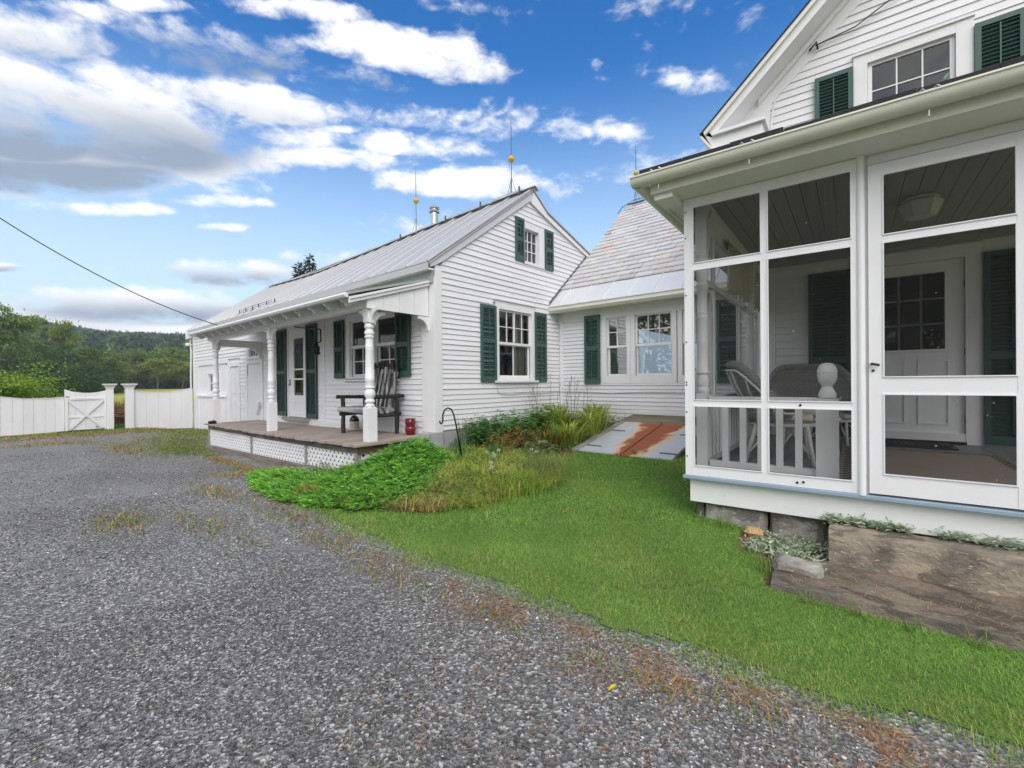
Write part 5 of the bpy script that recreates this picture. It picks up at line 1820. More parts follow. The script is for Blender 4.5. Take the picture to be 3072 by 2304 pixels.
# --- stone steps
base = (.6, 3.5, 0)
rough_block(-.125, 3.1, 3.385, 3.655, .0, .262, amp=.009, seed=11, roundk=.006, res=.035).build('stone_step', M_step, None, base=base, label='thick long stone step under the screen door', cat='step')
rough_block(-.38, 3.1, 2.86, 3.40, -.08, .078, amp=.010, seed=12, roundk=.006).build('stone_slab', M_slab, None, base=(.6, 3.1, -.08), label='flat dark stone slab in the grass below the thick step', cat='step')
rough_block(-.385, -.135, 3.06, 3.19, .05, .145, amp=.014, seed=13, roundk=.02, res=.03).build('small_stone', M_found, None, base=(-.26, 3.12, .05), label='small pale stone on the left end of the slab', cat='stone')
rough_block(-.62, -.50, 3.52, 3.62, .09, .16, amp=.014, seed=15, roundk=.02, res=.03).build('small_stone', simple('tan_stone', (.50, .31, .15), .85, var=.2), None, base=(-.56, 3.57, .09), label='small tan stone by the porch foundation', cat='stone')

# --- cellar bulkhead
bulk = thing('cellar_bulkhead', 'slanted cellar hatch with rusty sheet metal doors against the wing', 'cellar door', (-2.9, 6.5, .2), FE)
BT = lambda s_, t_, o: (lerp(t_, [0, 1], [-3.50 + s_ * 1.36, -3.80 + s_ * 1.42]), lerp(t_, [0, 1], [5.36, 7.36]), lerp(t_, [0, 1], [.235, .475]) + o)
M_hatch, G_, p_, o_ = new_mat('rusty_sheet_metal')
oc = objco(G_)
sx = G_.t.nodes.new('ShaderNodeSeparateXYZ')
G_.t.links.new(oc, sx.inputs[0])
# distance from the middle seam (object space: seam runs from front to back)
nA = G_.noise(G_.mapping(oc, (1, .45, 1)), 3.2, 6, .65, .6)
seam = G_.m('ADD', G_.m('MULTIPLY', sx.outputs[1], .135), -.005)
dd = G_.m('ABSOLUTE', G_.m('ADD', sx.outputs[0], seam))
far_ = G_.m('MULTIPLY', G_.ramp(sx.outputs[1], -1.2, 1.0), .20)
f1 = G_.m('SUBTRACT', G_.m('ADD', G_.m('ADD', .16, far_), G_.m('MULTIPLY', G_.m('SUBTRACT', nA, .5), .62)), dd)
rust = G_.ramp(f1, -.03, .06)
halo = G_.ramp(f1, -.12, .03)
nB = G_.noise(oc, 9, 5, .7)
met = G_.mix(nB, (.56, .60, .66, 1), (.72, .76, .82, 1))
c1 = G_.mix(G_.m('MULTIPLY', halo, .8), met, (.85, .44, .11, 1))
c2 = G_.mix(rust, c1, G_.mix(nB, (.27, .072, .03, 1), (.42, .14, .055, 1)))
G_.t.links.new(c2, p_.inputs['Base Color'])
G_.t.links.new(G_.m('ADD', G_.m('MULTIPLY', rust, .4), .42), p_.inputs['Roughness'])
G_.t.links.new(G_.m('MULTIPLY', G_.m('SUBTRACT', 1.0, halo), .35), p_.inputs['Metallic'])
bump(G_, p_, G_.m('ADD', nB, rust), .2, .006)


def bslab(name, s0, s1, t0, t1, o0, o1, mat, lab=None, parent=None):
    pts = []
    for o in (o0, o1):
        for t_ in (t0, t1):
            for s_ in (s0, s1):
                pts.append(BT(s_, t_, o))
    return MB().hexa(pts).build(name, mat, parent or bulk, label=lab)


dl = bslab('door_leaf', .055, .515, -.02, 1.0, .0, .02, M_hatch)
dr = bslab('door_leaf', .525, 1.02, -.02, 1.0, .0, .02, M_hatch)
bslab('seam_strip', .50, .535, -.015, .97, .021, .036, M_hatch)
bslab('frame_rail', -.02, .05, -.04, 1.02, -.04, .022, M_grey_wood)
bslab('frame_rail', -.055, -.022, .02, 1.02, -.03, .010, M_grey_wood)
for (t_, s_) in ((.12, .06), (.62, .06)):
    bslab('strap_hinge', s_, s_ + .17, t_, t_ + .02, .021, .027, M_joist, parent=dl)
for (t_, s_) in ((.10, .86), (.62, .86)):
    bslab('strap_hinge', s_, s_ + .16, t_, t_ + .02, .021, .027, M_joist, parent=dr)
MB().hexa([BT(1.0, 0, -.35), BT(1.04, 0, -.35), BT(1.0, 1.0, -.35), BT(1.04, 1, -.35), BT(1.0, 0, -.002), BT(1.03, 0, -.002), BT(1.0, 1, -.002), BT(1.03, 1, -.002)]).build('side_board', M_brown_wood, bulk)
MB().hexa([BT(-.03, 0, -.35), BT(.0, 0, -.35), BT(-.03, 1.0, -.35), BT(.0, 1, -.35), BT(-.03, 0, -.042), BT(.0, 0, -.042), BT(-.03, 1, -.042), BT(.0, 1, -.042)]).build('side_board', M_grey_wood, bulk)
MB().hexa([BT(.0, .0, -.35), BT(1.0, .0, -.35), BT(.0, .03, -.35), BT(1.0, .03, -.35), BT(.0, .0, -.003), BT(1.0, .0, -.003), BT(.0, .03, -.003), BT(1.0, .03, -.003)]).build('front_board', M_joist, bulk)
MB().hexa([(-3.88, 7.30, .455), (-2.1, 7.30, .46), (-3.72, 7.655, .575), (-2.1, 7.655, .575), (-3.88, 7.30, .485), (-2.1, 7.30, .49), (-3.72, 7.655, .605), (-2.1, 7.655, .605)]).build('top_plank', M_brown_wood, bulk)
MB().box(-3.70, -2.1, 7.63, 7.66, .606, .66).build('flashing_board', M_white2, bulk)

# --- log chair on the veranda
dk = lambda x: dz_(x)
lch = thing('log_chair', 'rustic black log armchair with slab back on the veranda deck', 'chair', (-6.62, 4.05, .385), FE)
rl = random.Random(3)


def log(parent, name, a, b, r, mat, n=9, seg=6, wob=.006):
    a, b = Vector(a), Vector(b)
    pts, rs_ = [], []
    for i in range(seg + 1):
        t_ = i / seg
        pts.append(a.lerp(b, t_) + Vector((rl.uniform(-wob, wob), rl.uniform(-wob, wob), rl.uniform(-wob, wob) * .3)))
        rs_.append(r * rl.uniform(.9, 1.1))
    return MB().tube(pts, rs_, n).build(name, mat, parent, smooth='auto')


zd = .385
for (lx_, ly_, top_) in ((-7.08, 3.84, .97), (-6.20, 3.86, .97), (-7.04, 4.22, .98), (-6.13, 4.24, 1.0)):
    log(lch, 'leg', (lx_, ly_, zd - .02 + .02), (lx_, ly_, top_), .035, M_log)
log(lch, 'arm', (-7.10, 3.74, .985), (-7.05, 4.30, .975), .033, M_log)
log(lch, 'arm', (-6.20, 3.74, .985), (-6.12, 4.30, 1.0), .035, M_log)
log(lch, 'seat_rail', (-7.14, 3.86, .74), (-6.12, 3.88, .74), .04, M_log)
log(lch, 'seat_rail', (-7.10, 4.22, .72), (-6.06, 4.24, .72), .035, M_log)
log(lch, 'side_rail', (-7.08, 3.78, .70), (-7.04, 4.28, .70), .03, M_log)
log(lch, 'side_rail', (-6.19, 3.80, .70), (-6.13, 4.28, .70), .03, M_log)
for i in range(5):
    y0_ = 3.80 + i * .088
    log(lch, 'seat_slat', (-7.15, y0_, .775), (-6.14, y0_ + .005, .775), .045, M_halflog_x, wob=.008)
for i in range(7):
    xx = -6.98 + i * .118
    hgt = 1.45 + (.04, .09, .10, .07, .11, .10, .03)[i]
    log(lch, 'back_slat', (xx, 4.20, .78), (xx + .012 + .02 * (i - 3) * .3, 4.315, hgt - .09), .046, M_halflog, wob=.009)
    MB().tube([(xx + .012 + .006 * (i - 3), 4.312, hgt - .12), (xx + .012 + .006 * (i - 3), 4.318, hgt - .03), (xx + .014 + .006 * (i - 3), 4.32, hgt + .02)], [.045, .03, .012], 8).build('back_tip', M_log, lch)
for i in range(6):
    xx = -6.92 + i * .118
    log(lch, 'bark_strip', (xx, 4.165, .78), (xx + .012 + .02 * (i - 2.5) * .3, 4.272, 1.36), .019, M_log, wob=.006)
log(lch, 'back_rail', (-7.08, 4.30, 1.0), (-6.08, 4.32, 1.0), .03, M_log)

# --- crock, red garden stool, shoe, bell
crock = thing('crock', 'tan stoneware crock with dark top under the log chair', 'crock', (-7.40, 4.22, .39), FE)
MB().lathe([(.0, .392), (.078, .392), (.084, .405), (.084, .525), (.08, .535), (.0, .536)], -7.40, 4.22, 22, caps=False).build('lower_body', simple('tan_stoneware', (.50, .44, .33), .4, var=.06), crock, smooth='auto')
MB().lathe([(.081, .534), (.086, .542), (.08, .575), (.06, .61), (.034, .628), (.037, .64), (.0, .643)], -7.40, 4.22, 22, caps=False).build('upper_body', simple('black_glaze', (.015, .014, .012), .25), crock, smooth='auto')
MB().lathe([(.0, .0), (.13, .0), (.137, .006), (.13, .012), (.0, .012)], -7.40, 4.22, 24, caps=False).build('plinth', simple('pale_tile', (.55, .52, .47), .6), crock).location.z += .38
M_red = simple('red_glaze', (.13, .004, .008), .12, 0, var=.15, bumpk=0, spec=.6)
st = thing('garden_stool', 'shiny dark red ceramic garden stool by the corner post', 'stool', (-5.78, 4.24, .39), FE)
sc2 = [(.0, .398), (.072, .398), (.075, .405), (.094, .45), (.102, .50), (.10, .545), (.088, .565), (.080, .572)]
sc3 = [(.080, .575), (.094, .60), (.101, .64), (.098, .68), (.086, .70), (.086, .706), (.102, .71), (.104, .722), (.08, .725), (.0, .722)]
SQ = lambda p: [(r * .82, .398 + (z - .398) * .80) for r, z in p]
MB().lathe(SQ(sc2), -5.78, 4.24, 26, caps=False).build('lower_body', M_red, st, smooth='auto')
MB().lathe(SQ(sc3), -5.78, 4.24, 26, caps=False).build('upper_body', M_red, st, smooth='auto')
bs = MB().lathe([(.0, 0), (.06, .0), (.07, .02), (.05, .05), (.0, .06)], -11.28, 3.17, 10, caps=False)
bs.tube([(-11.28, 3.17, .02), (-11.16, 3.19, .045), (-11.07, 3.2, .03)], [.05, .04, .02], 8).tube([(-11.34, 3.17, .02), (-11.42, 3.16, .03), (-11.46, 3.16, .02)], [.04, .025, .012], 8)
bs = bs.build('boot_scraper', M_dark, None, base=(-11.25, 3.18, .0), frame=FE, label='small black iron lump beside the far veranda post', cat='ornament', smooth=True)
bs.location = e2w(-12.0, 3.30, .312)
bell = thing('dinner_bell', 'black iron dinner bell with wheel hanging from a wall arm', 'bell', (-8.44, 4.05, 1.74), FE)
MB().tube([(-10.2, 4.39, 2.475), (-9.2, 4.22, 2.34), (-8.32, 4.06, 2.235), (-8.30, 4.06, 2.22), (-8.295, 4.06, 2.0)], .013, 7).build('arm', M_dark, bell)
MB().tube([(-8.30, 4.06, 2.0), (-8.44, 4.055, 1.985), (-8.46, 4.05, 1.97)], .012, 6).build('yoke', M_dark, bell)
MB().lathe([(.0, 2.0), (.018, 1.995), (.038, 1.96), (.046, 1.90), (.052, 1.84), (.072, 1.785), (.076, 1.77), (.07, 1.77), (.0, 1.80)], -8.46, 4.05, 20, caps=False).build('bell', M_dark, bell, smooth='auto')
ring = [(-8.33 + .060 * math.cos(t_ * math.pi / 10), 4.02, 1.86 + .060 * math.sin(t_ * math.pi / 10)) for t_ in range(21)]
wh = MB().tube(ring, .009, 6)
for k in range(3):
    a = k * math.pi / 3
    wh.tube([(-8.33 + .060 * math.cos(a), 4.02, 1.86 + .060 * math.sin(a)), (-8.33 - .060 * math.cos(a), 4.02, 1.86 - .060 * math.sin(a))], .007, 5)
wh.tube([(-8.33, 4.02, 1.86), (-8.33, 4.05, 1.86), (-8.38, 4.05, 1.88)], .009, 5).build('wheel', M_dark, bell)

# --- lightning rods
def rod(label, x, y, z0, z1, zb, tripod=.12, r=.009):
    t_ = thing('lightning_rod', label, 'lightning rod', (x, y, z0), FE, group='lightning rods with glass balls on the ridges')
    MB().tube([(x, y, z0), (x, y, zb), (x, y, z1 - .25)], r, 7).build('rod', M_rod, t_)
    MB().tube([(x, y, z1 - .25), (x, y, z1)], r * .8, 6, r2=.002).build('tip', M_rod, t_)
    MB().lathe([(.0, zb - .068), (.035, zb - .06), (.062, zb - .03), (.068, zb), (.062, zb + .03), (.035, zb + .06), (.0, zb + .068)], x, y, 18, caps=False).build('glass_ball', M_ball, t_, smooth=True)
    for a in (0.5, 2.6, 4.7):
        MB().tube([(x + tripod * math.cos(a), y + tripod * math.sin(a), z0 - .05 - .3 * abs(tripod * math.sin(a))), (x, y, z0 + .34)], .006, 5).build('leg', M_rod, t_)
    MB().tube([(x - .02, y - .03, zb - .08), (x - .045, y - .03, zb - .5), (x - .02, y - .04, z0 + .1)], .004, 4).build('chain', M_rod, t_)
    return t_


rod('lightning rod beside the stove pipe on the metal ridge', -8.95, YR, 4.90, 6.49, 5.645)
rod('tallest lightning rod at the gable end of the metal ridge', -5.87, YR, 4.95, 6.535, 5.639)
rod('lightning rod on the ridge of the slate roof', -5.14, 10.80, 5.80, 7.307, 6.515)

# --- shepherd's hook in the bed
hk = [(-4.36, 4.03, .05), (-4.36, 3.99, .30), (-4.36, 3.92, .62), (-4.36, 3.87, .80), (-4.36, 3.83, .865), (-4.36, 3.775, .885), (-4.36, 3.72, .862), (-4.36, 3.69, .80), (-4.36, 3.69, .745), (-4.36, 3.683, .705), (-4.36, 3.663, .69), (-4.36, 3.645, .705), (-4.36, 3.64, .73)]
MB().tube(hk, .010, 7).build('shepherd_hook', M_dark, None, base=(-4.36, 4.03, .05), frame=FE, label='black iron shepherd hook leaning in the flower bed', cat='garden hook', smooth=True)

# --- utility wire
wa = Vector((-.968, .076, .240)) * 14 + Vector((0, 0, CAMZ))
wb = Vector(e2w(-13.2, 3.9, 2.69))
pts = [wa + (wa - wb) * .9 + Vector((0, 0, 1.0))]
for i in range(15):
    t_ = i / 14
    q = wa.lerp(wb, t_)
    q.z -= .22 * 4 * t_ * (1 - t_)
    pts.append(q)
MB().tube(pts, .011, 6).build('utility_wire', M_wire, None, base=tuple(wb), label='black overhead wire sagging to the veranda eave', cat='wire')

# --- things seen in the rooms
tl = thing('table_lamp', 'table lamp with cream shade behind the gable window', 'lamp', (-5.75, 5.93, 1.0), FE)
MB().lathe([(.055, 1.53), (.165, 1.345)], -5.75, 5.95, 20, caps=False).build('lamp_shade', simple('cream_shade', (.75, .68, .55), .8), tl, smooth=True)
MB().lathe([(.0, 1.0), (.08, 1.0), (.05, 1.1), (.07, 1.2), (.02, 1.32), (.012, 1.4)], -5.75, 5.95, 14).build('base', M_brass, tl, smooth=True)
tbl = MB().box(-6.3, -5.47, 5.75, 7.0, .95, .995)
for a, b in ((-6.25, 5.8), (-6.25, 6.95), (-5.52, 5.8), (-5.52, 6.95)):
    tbl.box(a - .03, a + .03, b - .03, b + .03, .345, .95)
tbl.build('side_table', simple('dark_table', (.06, .04, .03), .5), None, base=(-5.9, 6.4, .345), frame=FE, label='dark table under the lamp behind the gable window', cat='table')


def curtain(label, T, u0, u1, z0, z1, col, depth=.03):
    n = 40
    vs_, fs = [], []
    for i in range(n + 1):
        u = u0 + (u1 - u0) * i / n
        o = depth * math.sin(i * 1.15) + depth * .4 * math.sin(i * .43)
        for z in (z0, z1):
            vs_.append(T(u, o, z))
    for i in range(n):
        fs.append((i * 2, i * 2 + 2, i * 2 + 3, i * 2 + 1))
    b = T((u0 + u1) / 2, 0, z0)
    MB().add(vs_, fs).build('curtain', simple('curtain_cloth', col, .9, var=.1, scale=5, bumpk=0), None, base=b, frame=FE, label=label, cat='curtain', smooth=True)


curtain('pale curtain gathered at the right of the gable window', lambda u, o, z: (XG - .16 + o, u, z), 6.42, 6.72, 1.25, 2.52, (.55, .53, .44))
curtain('dark red curtain inside the small attic window', lambda u, o, z: (XG - .2 + o, u, z), 6.82, 7.0, 3.45, 4.1, (.10, .03, .025), .012)

# ================================================================== FENCE AND GATE
FX = -17.80
FYk = .973
FZk = lambda z: 1.2 + .973 * (z - 1.2)
TFn = lambda u, o, z: (FX + o, u, z)


def scallop(y, pts):
    return float(np.interp(y, [p[0] for p in pts], [p[1] for p in pts]))


def fence(label, ys, topf, botf, thick=.028):
    f_ = thing('board_fence', label, 'fence', (FX, (ys[0] + ys[-1]) / 2, botf(ys[0])), FE)
    r_ = random.Random(int(ys[0] * 100))
    for a, b in zip(ys[:-1], ys[1:]):
        n = 5
        us = np.linspace(a + .002, b - .002, n)
        o = r_.uniform(-.003, .003)
        poly = [(u, botf(u)) for u in us] + [(u, topf(u)) for u in us[::-1]]
        MB().prism(poly, lambda u, v, w: TFn(u, w, v), o, o + thick).build('fence_board', M_fence, f_)
        MB().prism([(u, topf(u) + .001) for u in us] + [(u, topf(u) + .02) for u in us[::-1]], lambda u, v, w: TFn(u, w, v), o - .012, o + thick + .012).build('cap_strip', M_fence, f_)
    for z in (.15, .7):
        MB().box(ys[0], ys[-1], -.05, -.006, z, z + .08, TFn).build('fence_rail', M_fence, f_)
    return f_


ltop = lambda y: FZk(float(np.interp(y / FYk, [-4, -2.2, -1.4, -.5, .12, .54, .96, 1.34], [1.0, .95, 1.1, 1.0, .92, .85, .84, .873])))
fence('white vertical board fence left of the cross-braced gate', [-2.4, -2.19, -1.98, -1.77, -1.56, -1.35, -1.14, -.93, -.72, -.51, -.30, -.09, .12, .33, .52, .71, .93, 1.12, 1.305], ltop, lambda y: FZk(-.115 + .03 * (y + .1)) - .02)
rtop = lambda y: FZk(float(np.interp(y / FYk, [2.89, 3.05, 3.3, 3.55, 3.8, 4.1, 4.43], [1.037, .995, .968, .958, .966, 1.01, 1.10])))
fence('white swooping board fence between the gate post and the barn corner', [2.82, 3.12, 3.42, 3.72, 4.02, 4.32], rtop, lambda y: FZk(-.15 - .05 * (y - 2.8)) - .03)
gate = thing('gate', 'white wooden gate with cross braces and scooped top', 'gate', (FX + .02, 1.75, -.07), FE)
gy0, gy1 = 1.312, 2.185
gtop = lambda y: FZk(float(np.interp(y / FYk, [1.344, 1.5, 1.75, 1.95, 2.1, 2.244], [1.116, 1.045, 1.0, 1.0, 1.025, 1.067])))
for i in range(4):
    a, b = gy0 + (gy1 - gy0) * i / 4, gy0 + (gy1 - gy0) * (i + 1) / 4 - .003
    us = np.linspace(a, b, 5)
    MB().prism([(u, -.05) for u in us] + [(u, gtop(u)) for u in us[::-1]], lambda u, v, w: TFn(u, w, v), .0, .022).build('board', M_fence, gate)
zt_, zb2 = FZk(.80), FZk(-.05)
MB().box(gy0, gy0 + .07, .0225, .05, -.06, FZk(.87), TFn).build('stile', M_fence, gate)
MB().box(gy1 - .05, gy1, .0225, .05, -.06, FZk(.87), TFn).build('stile', M_fence, gate)
MB().box(gy0 + .0705, gy1 - .0505, .0225, .049, zt_, zt_ + .055, TFn).build('top_rail', M_fence, gate)
MB().box(gy0 + .0705, gy1 - .0505, .0225, .042, .30, .345, TFn).build('middle_rail', M_fence, gate)


def brace(a, b, o0, o1):
    a, b = Vector((a[0], a[1])), Vector((b[0], b[1]))
    d = (b - a).normalized()
    nrm = Vector((-d.y, d.x)) * .032
    MB().prism([tuple(a + nrm), tuple(b + nrm), tuple(b - nrm), tuple(a - nrm)], lambda u, v, w: TFn(u, w, v), o0, o1).build('brace', M_fence, gate)


brace((gy0 + .09, zt_ - .02), (gy1 - .07, zb2), .0425, .062)
brace((gy0 + .09, zb2), (gy1 - .07, zt_ - .02), .0425, .0605)
MB().box(gy0 + .02, gy0 + .09, .05, .062, FZk(.88), FZk(.90), TFn).build('latch', M_dark, gate)
MB().box(gy0 + .64, gy0 + .70, .05, .062, .0, .02, TFn).build('latch', M_dark, gate)


def gate_post(label, y0, y1, zb):
    p = thing('gate_post', label, 'gate post', (FX, (y0 + y1) / 2, zb), FE)
    w = (y1 - y0) / 2
    c = (y0 + y1) / 2
    MB().box(c - w, c + w, -w, w, zb, FZk(1.135), TFn).build('shaft', M_fence, p, bevel=.006)
    MB().box(c - w - .02, c + w + .02, -w - .02, w + .02, FZk(1.14), FZk(1.17), TFn).build('neck_moulding', M_fence, p)
    MB().hexa([TFn(c - w - .025, -w - .025, 1.18), TFn(c + w + .025, -w - .025, 1.18), TFn(c - w - .025, w + .025, 1.18), TFn(c + w + .025, w + .025, 1.18),
               TFn(c - w - .07, -w - .07, 1.235), TFn(c + w + .07, -w - .07, 1.235), TFn(c - w - .07, w + .07, 1.235), TFn(c + w + .07, w + .07, 1.235)]).box(c - w - .075, c + w + .075, -w - .075, w + .075, 1.236, 1.262, TFn).build('cap', M_fence, p)
    return p


gate_post('square white gate post with wide cap carrying the cross-braced gate', 2.19, 2.35, -.12)
gp2 = gate_post('square white gate post with wide cap on the swooping fence end', 2.62, 2.815, -.14)
MB().box(2.66, 2.74, -.03, .03, 1.2625, 1.275, TFn).build('finial_plate', M_dark, gp2)

# ================================================================== plants: numpy geometry
def unit(v):
    return v / (np.linalg.norm(v, axis=-1, keepdims=True) + 1e-9)


def leaf_quads(P, D, N, Ln, Wd):
    """diamond leaves: base P, along D, blade normal N"""
    D = unit(D)
    S = unit(np.cross(D, N))
    Ln = np.asarray(Ln)[:, None]
    Wd = np.asarray(Wd)[:, None]
    mid = P + D * Ln * .45
    v = np.stack([P, mid + S * Wd * .5, P + D * Ln, mid - S * Wd * .5], 1).reshape(-1, 3)
    f = np.arange(len(P) * 4).reshape(-1, 4)
    return v, f


def blade_strips(P, Dh, H, lean, W_, seg=3, droop=1.7, drop=0.0):
    """curved grass blades; returns quads"""
    n = len(P)
    S = np.stack([-Dh[:, 1], Dh[:, 0], np.zeros(n)], -1)
    rows_ = []
    for i in range(seg + 1):
        t_ = i / seg
        z = H * (t_ - drop * t_ ** 2.2)
        c = P + np.concatenate([Dh * (lean * t_ ** droop)[:, None], z[:, None]], 1)
        w = (W_ * (1 - .93 * t_ ** 1.5))[:, None] * .5
        rows_.append(c - S * w)
        rows_.append(c + S * w)
    v = np.stack(rows_, 1).reshape(-1, 3)
    k = 2 * (seg + 1)
    b = (np.arange(n) * k)[:, None]
    f = np.concatenate([np.concatenate([b + 2 * i, b + 2 * i + 1, b + 2 * i + 3, b + 2 * i + 2], 1)[:, None] for i in range(seg)], 1).reshape(-1, 4)
    return v, f, k


def pick(cols, n, p=None, jit=.25):
    cols = np.array(cols)
    c = cols[rng.choice(len(cols), n, p=p)]
    return np.clip(c * (1 + rng.normal(0, jit, (n, 1))), .004, .9)


def in_region(poly, n):
    a = np.array(poly)
    lo, hi = a.min(0), a.max(0)
    out = np.zeros((0, 2))
    while len(out) < n:
        q = rng.uniform(lo, hi, (n * 2, 2))
        q = q[inpoly(q[:, 0], q[:, 1], poly)]
        out = np.concatenate([out, q])
    return out[:n]


def area(poly):
    a = np.array(poly)
    x, y = a[:, 0], a[:, 1]
    return abs(np.dot(x, np.roll(y, -1)) - np.dot(y, np.roll(x, -1))) / 2


def rdir(n):
    a = rng.uniform(0, 2 * math.pi, n)
    return np.stack([np.cos(a), np.sin(a)], -1)


def smooth_noise(x, y, s, seed=0):
    return (np.sin(x * s + seed) * np.cos(y * s * 1.3 + seed * 2) + np.sin(x * s * 2.3 + y * s * 1.7 + seed * 3) * .6 + np.sin(-x * s * 1.1 + y * s * 3.1 + seed) * .4) / 2


# --- lawn grass
q = in_region(LAWN, 950000)
d = np.hypot(q[:, 0], q[:, 1])
dens = np.where(d < 3.6, 1.0, np.where(d < 5.5, .42, .22))
keep = rng.random(len(q)) < dens
keep &= ~inpoly(q[:, 0], q[:, 1], BED)
keep &= ~((q[:, 0] > -.37) & (q[:, 1] > 2.90))
keep &= ~((q[:, 0] > -1.0) & (q[:, 1] > 3.7))
keep &= ~((q[:, 0] > -.62) & (q[:, 1] > 3.30) & (q[:, 0] < 0) & (rng.random(len(q)) < .8))
hb = [tuple(e2w(*BT(a, b, 0)[:2]).xy) for a, b in ((-.03, -.03), (1.03, -.03), (1.03, 1.05), (-.03, 1.05))]
keep &= ~inpoly(q[:, 0], q[:, 1], hb)
ed = edge_dist(q[:, 0], q[:, 1], LAWN_EDGE, closed=False)
keep &= rng.random(len(q)) < np.clip(.03 + (ed + .07 * smooth_noise(q[:, 0], q[:, 1], 6)) / .30, .03, 1)
q = q[keep]
n = len(q)
d = np.hypot(q[:, 0], q[:, 1])
P = np.concatenate([q, (G(q[:, 0], q[:, 1]) + .004)[:, None]], 1)
nz_ = smooth_noise(q[:, 0], q[:, 1], 2.1, 1) + .5 * smooth_noise(q[:, 0], q[:, 1], 6.3, 4)
wild = (rng.random(n) < .012) | ((smooth_noise(q[:, 0], q[:, 1], 4.1, 9) > .75) & (rng.random(n) < .12))
sz_ = np.where(d < 3.6, .72, np.where(d < 5.5, .9, 1.05))
H = rng.uniform(.012, .030, n) * (1 + .25 * nz_) * sz_
lean = rng.uniform(.010, .046, n) * sz_
H = np.where(wild, H * rng.uniform(1.5, 2.3, n), H)
Wd = np.where(d < 3.6, .0026, np.where(d < 5.5, .005, .0075)) * rng.uniform(.7, 1.3, n)
v, f, k = blade_strips(P, rdir(n), H, lean, Wd, seg=2)
edk = edge_dist(q[:, 0], q[:, 1], LAWN_EDGE, closed=False)
yel = np.clip(.34 + .30 * nz_ - .2 * (edk > .4), .05, .9)
sel = rng.random(n) < yel
c = (1 + .15 * np.clip(smooth_noise(q[:, 0], q[:, 1], 3.3, 7), -1, 1))[:, None] * np.where(sel[:, None], pick([(.40, .47, .11), (.34, .44, .09), (.50, .46, .20)], n, jit=.2), pick([(.195, .40, .072), (.245, .445, .08), (.15, .335, .068), (.285, .475, .088)], n, jit=.2))
np_mesh('lawn_grass', v, f, M_leaf, np.repeat(c, k, 0), kind='stuff', label='short mown green lawn grass')

# --- loose stones on the drive
def stones(n, dmin, dmax, smin, smax):
    d = np.sqrt(rng.uniform(dmin ** 2, dmax ** 2, n))
    a = math.radians(127) + rng.uniform(-1.12, 1.12, n)
    x, y = d * np.cos(a), d * np.sin(a)
    ok = inpoly(x, y, GRAVEL)
    inl = inpoly(x, y, LAWN)
    edl = edge_dist(x, y, LAWN_EDGE, closed=False)
    ok &= ~inl | (rng.random(n) < np.clip(.5 - edl * 4, 0, 1))
    pk = smooth_noise(x * .55 - y * .35, x * .4 + y, 2.2, 5) + .4 * smooth_noise(x, y, 5.2, 8)
    ok &= rng.random(n) < np.clip(.95 - 1.0 * np.clip(pk - .1, 0, 1), .18, 1)
    x, y = x[ok], y[ok]
    n = len(x)
    s = rng.uniform(smin, smax, n) * rng.choice([.7, 1, 1.35], n, p=[.4, .45, .15])
    base = np.array([(1, 0, 0), (-1, 0, 0), (0, 1, 0), (0, -1, 0), (0, 0, 1), (0, 0, -1)], float)
    V = base[None] * (1 + rng.uniform(-.35, .35, (n, 6, 1)))
    V = V + rng.uniform(-.25, .25, (n, 6, 3))
    V *= np.stack([rng.uniform(.7, 1.3, n), rng.uniform(.45, .9, n), rng.uniform(.30, .6, n)], -1)[:, None]
    t_ = rng.uniform(0, 6.28, n)
    ct, st_ = np.cos(t_)[:, None], np.sin(t_)[:, None]
    X_, Y_ = V[..., 0] * ct - V[..., 1] * st_, V[..., 0] * st_ + V[..., 1] * ct
    V = np.stack([X_, Y_, V[..., 2]], -1) * s[:, None, None] * .5
    V += np.stack([x, y, G(x, y) + s * .12], -1)[:, None]
    F = np.array([(0, 2, 4), (2, 1, 4), (1, 3, 4), (3, 0, 4), (2, 0, 5), (1, 2, 5), (3, 1, 5), (0, 3, 5)])
    f = (np.arange(n) * 6)[:, None, None] + F[None]
    patch = smooth_noise(x, y, 1.7, 2) - 1.5 * np.exp(-((x + 1.5) ** 2 / 1.6 + (y - .85) ** 2 / .9))
    c = pick([(.085, .083, .085), (.125, .122, .122), (.18, .177, .175), (.27, .265, .26), (.56, .55, .53), (.42, .32, .22)], n, p=[.29, .27, .20, .13, .09, .02], jit=.18)
    c *= (1 + .16 * patch)[:, None]
    edg = np.clip(1 - edge_dist(x, y, LAWN_EDGE, closed=False) / .55, 0, 1)[:, None]
    c = c * (1 + .55 * edg * np.array([1.05, 1, .95]))
    return V.reshape(-1, 3), f.reshape(-1, 3), np.repeat(np.clip(c, 0, .75), 6, 0)


vv, ff, cc, off = [], [], [], 0
for args in ((88000, 1.2, 3.2, .006, .0145), (60000, 3.2, 6.5, .009, .019), (24000, 6.5, 13, .014, .028)):
    v, f, c = stones(*args)
    vv.append(v)
    ff.append(f + off)
    cc.append(c)
    off += len(v)
np_mesh('gravel_stones', np.concatenate(vv), np.concatenate(ff), M_stone_tint, np.concatenate(cc), kind='stuff', label='loose grey crushed stones on the drive')

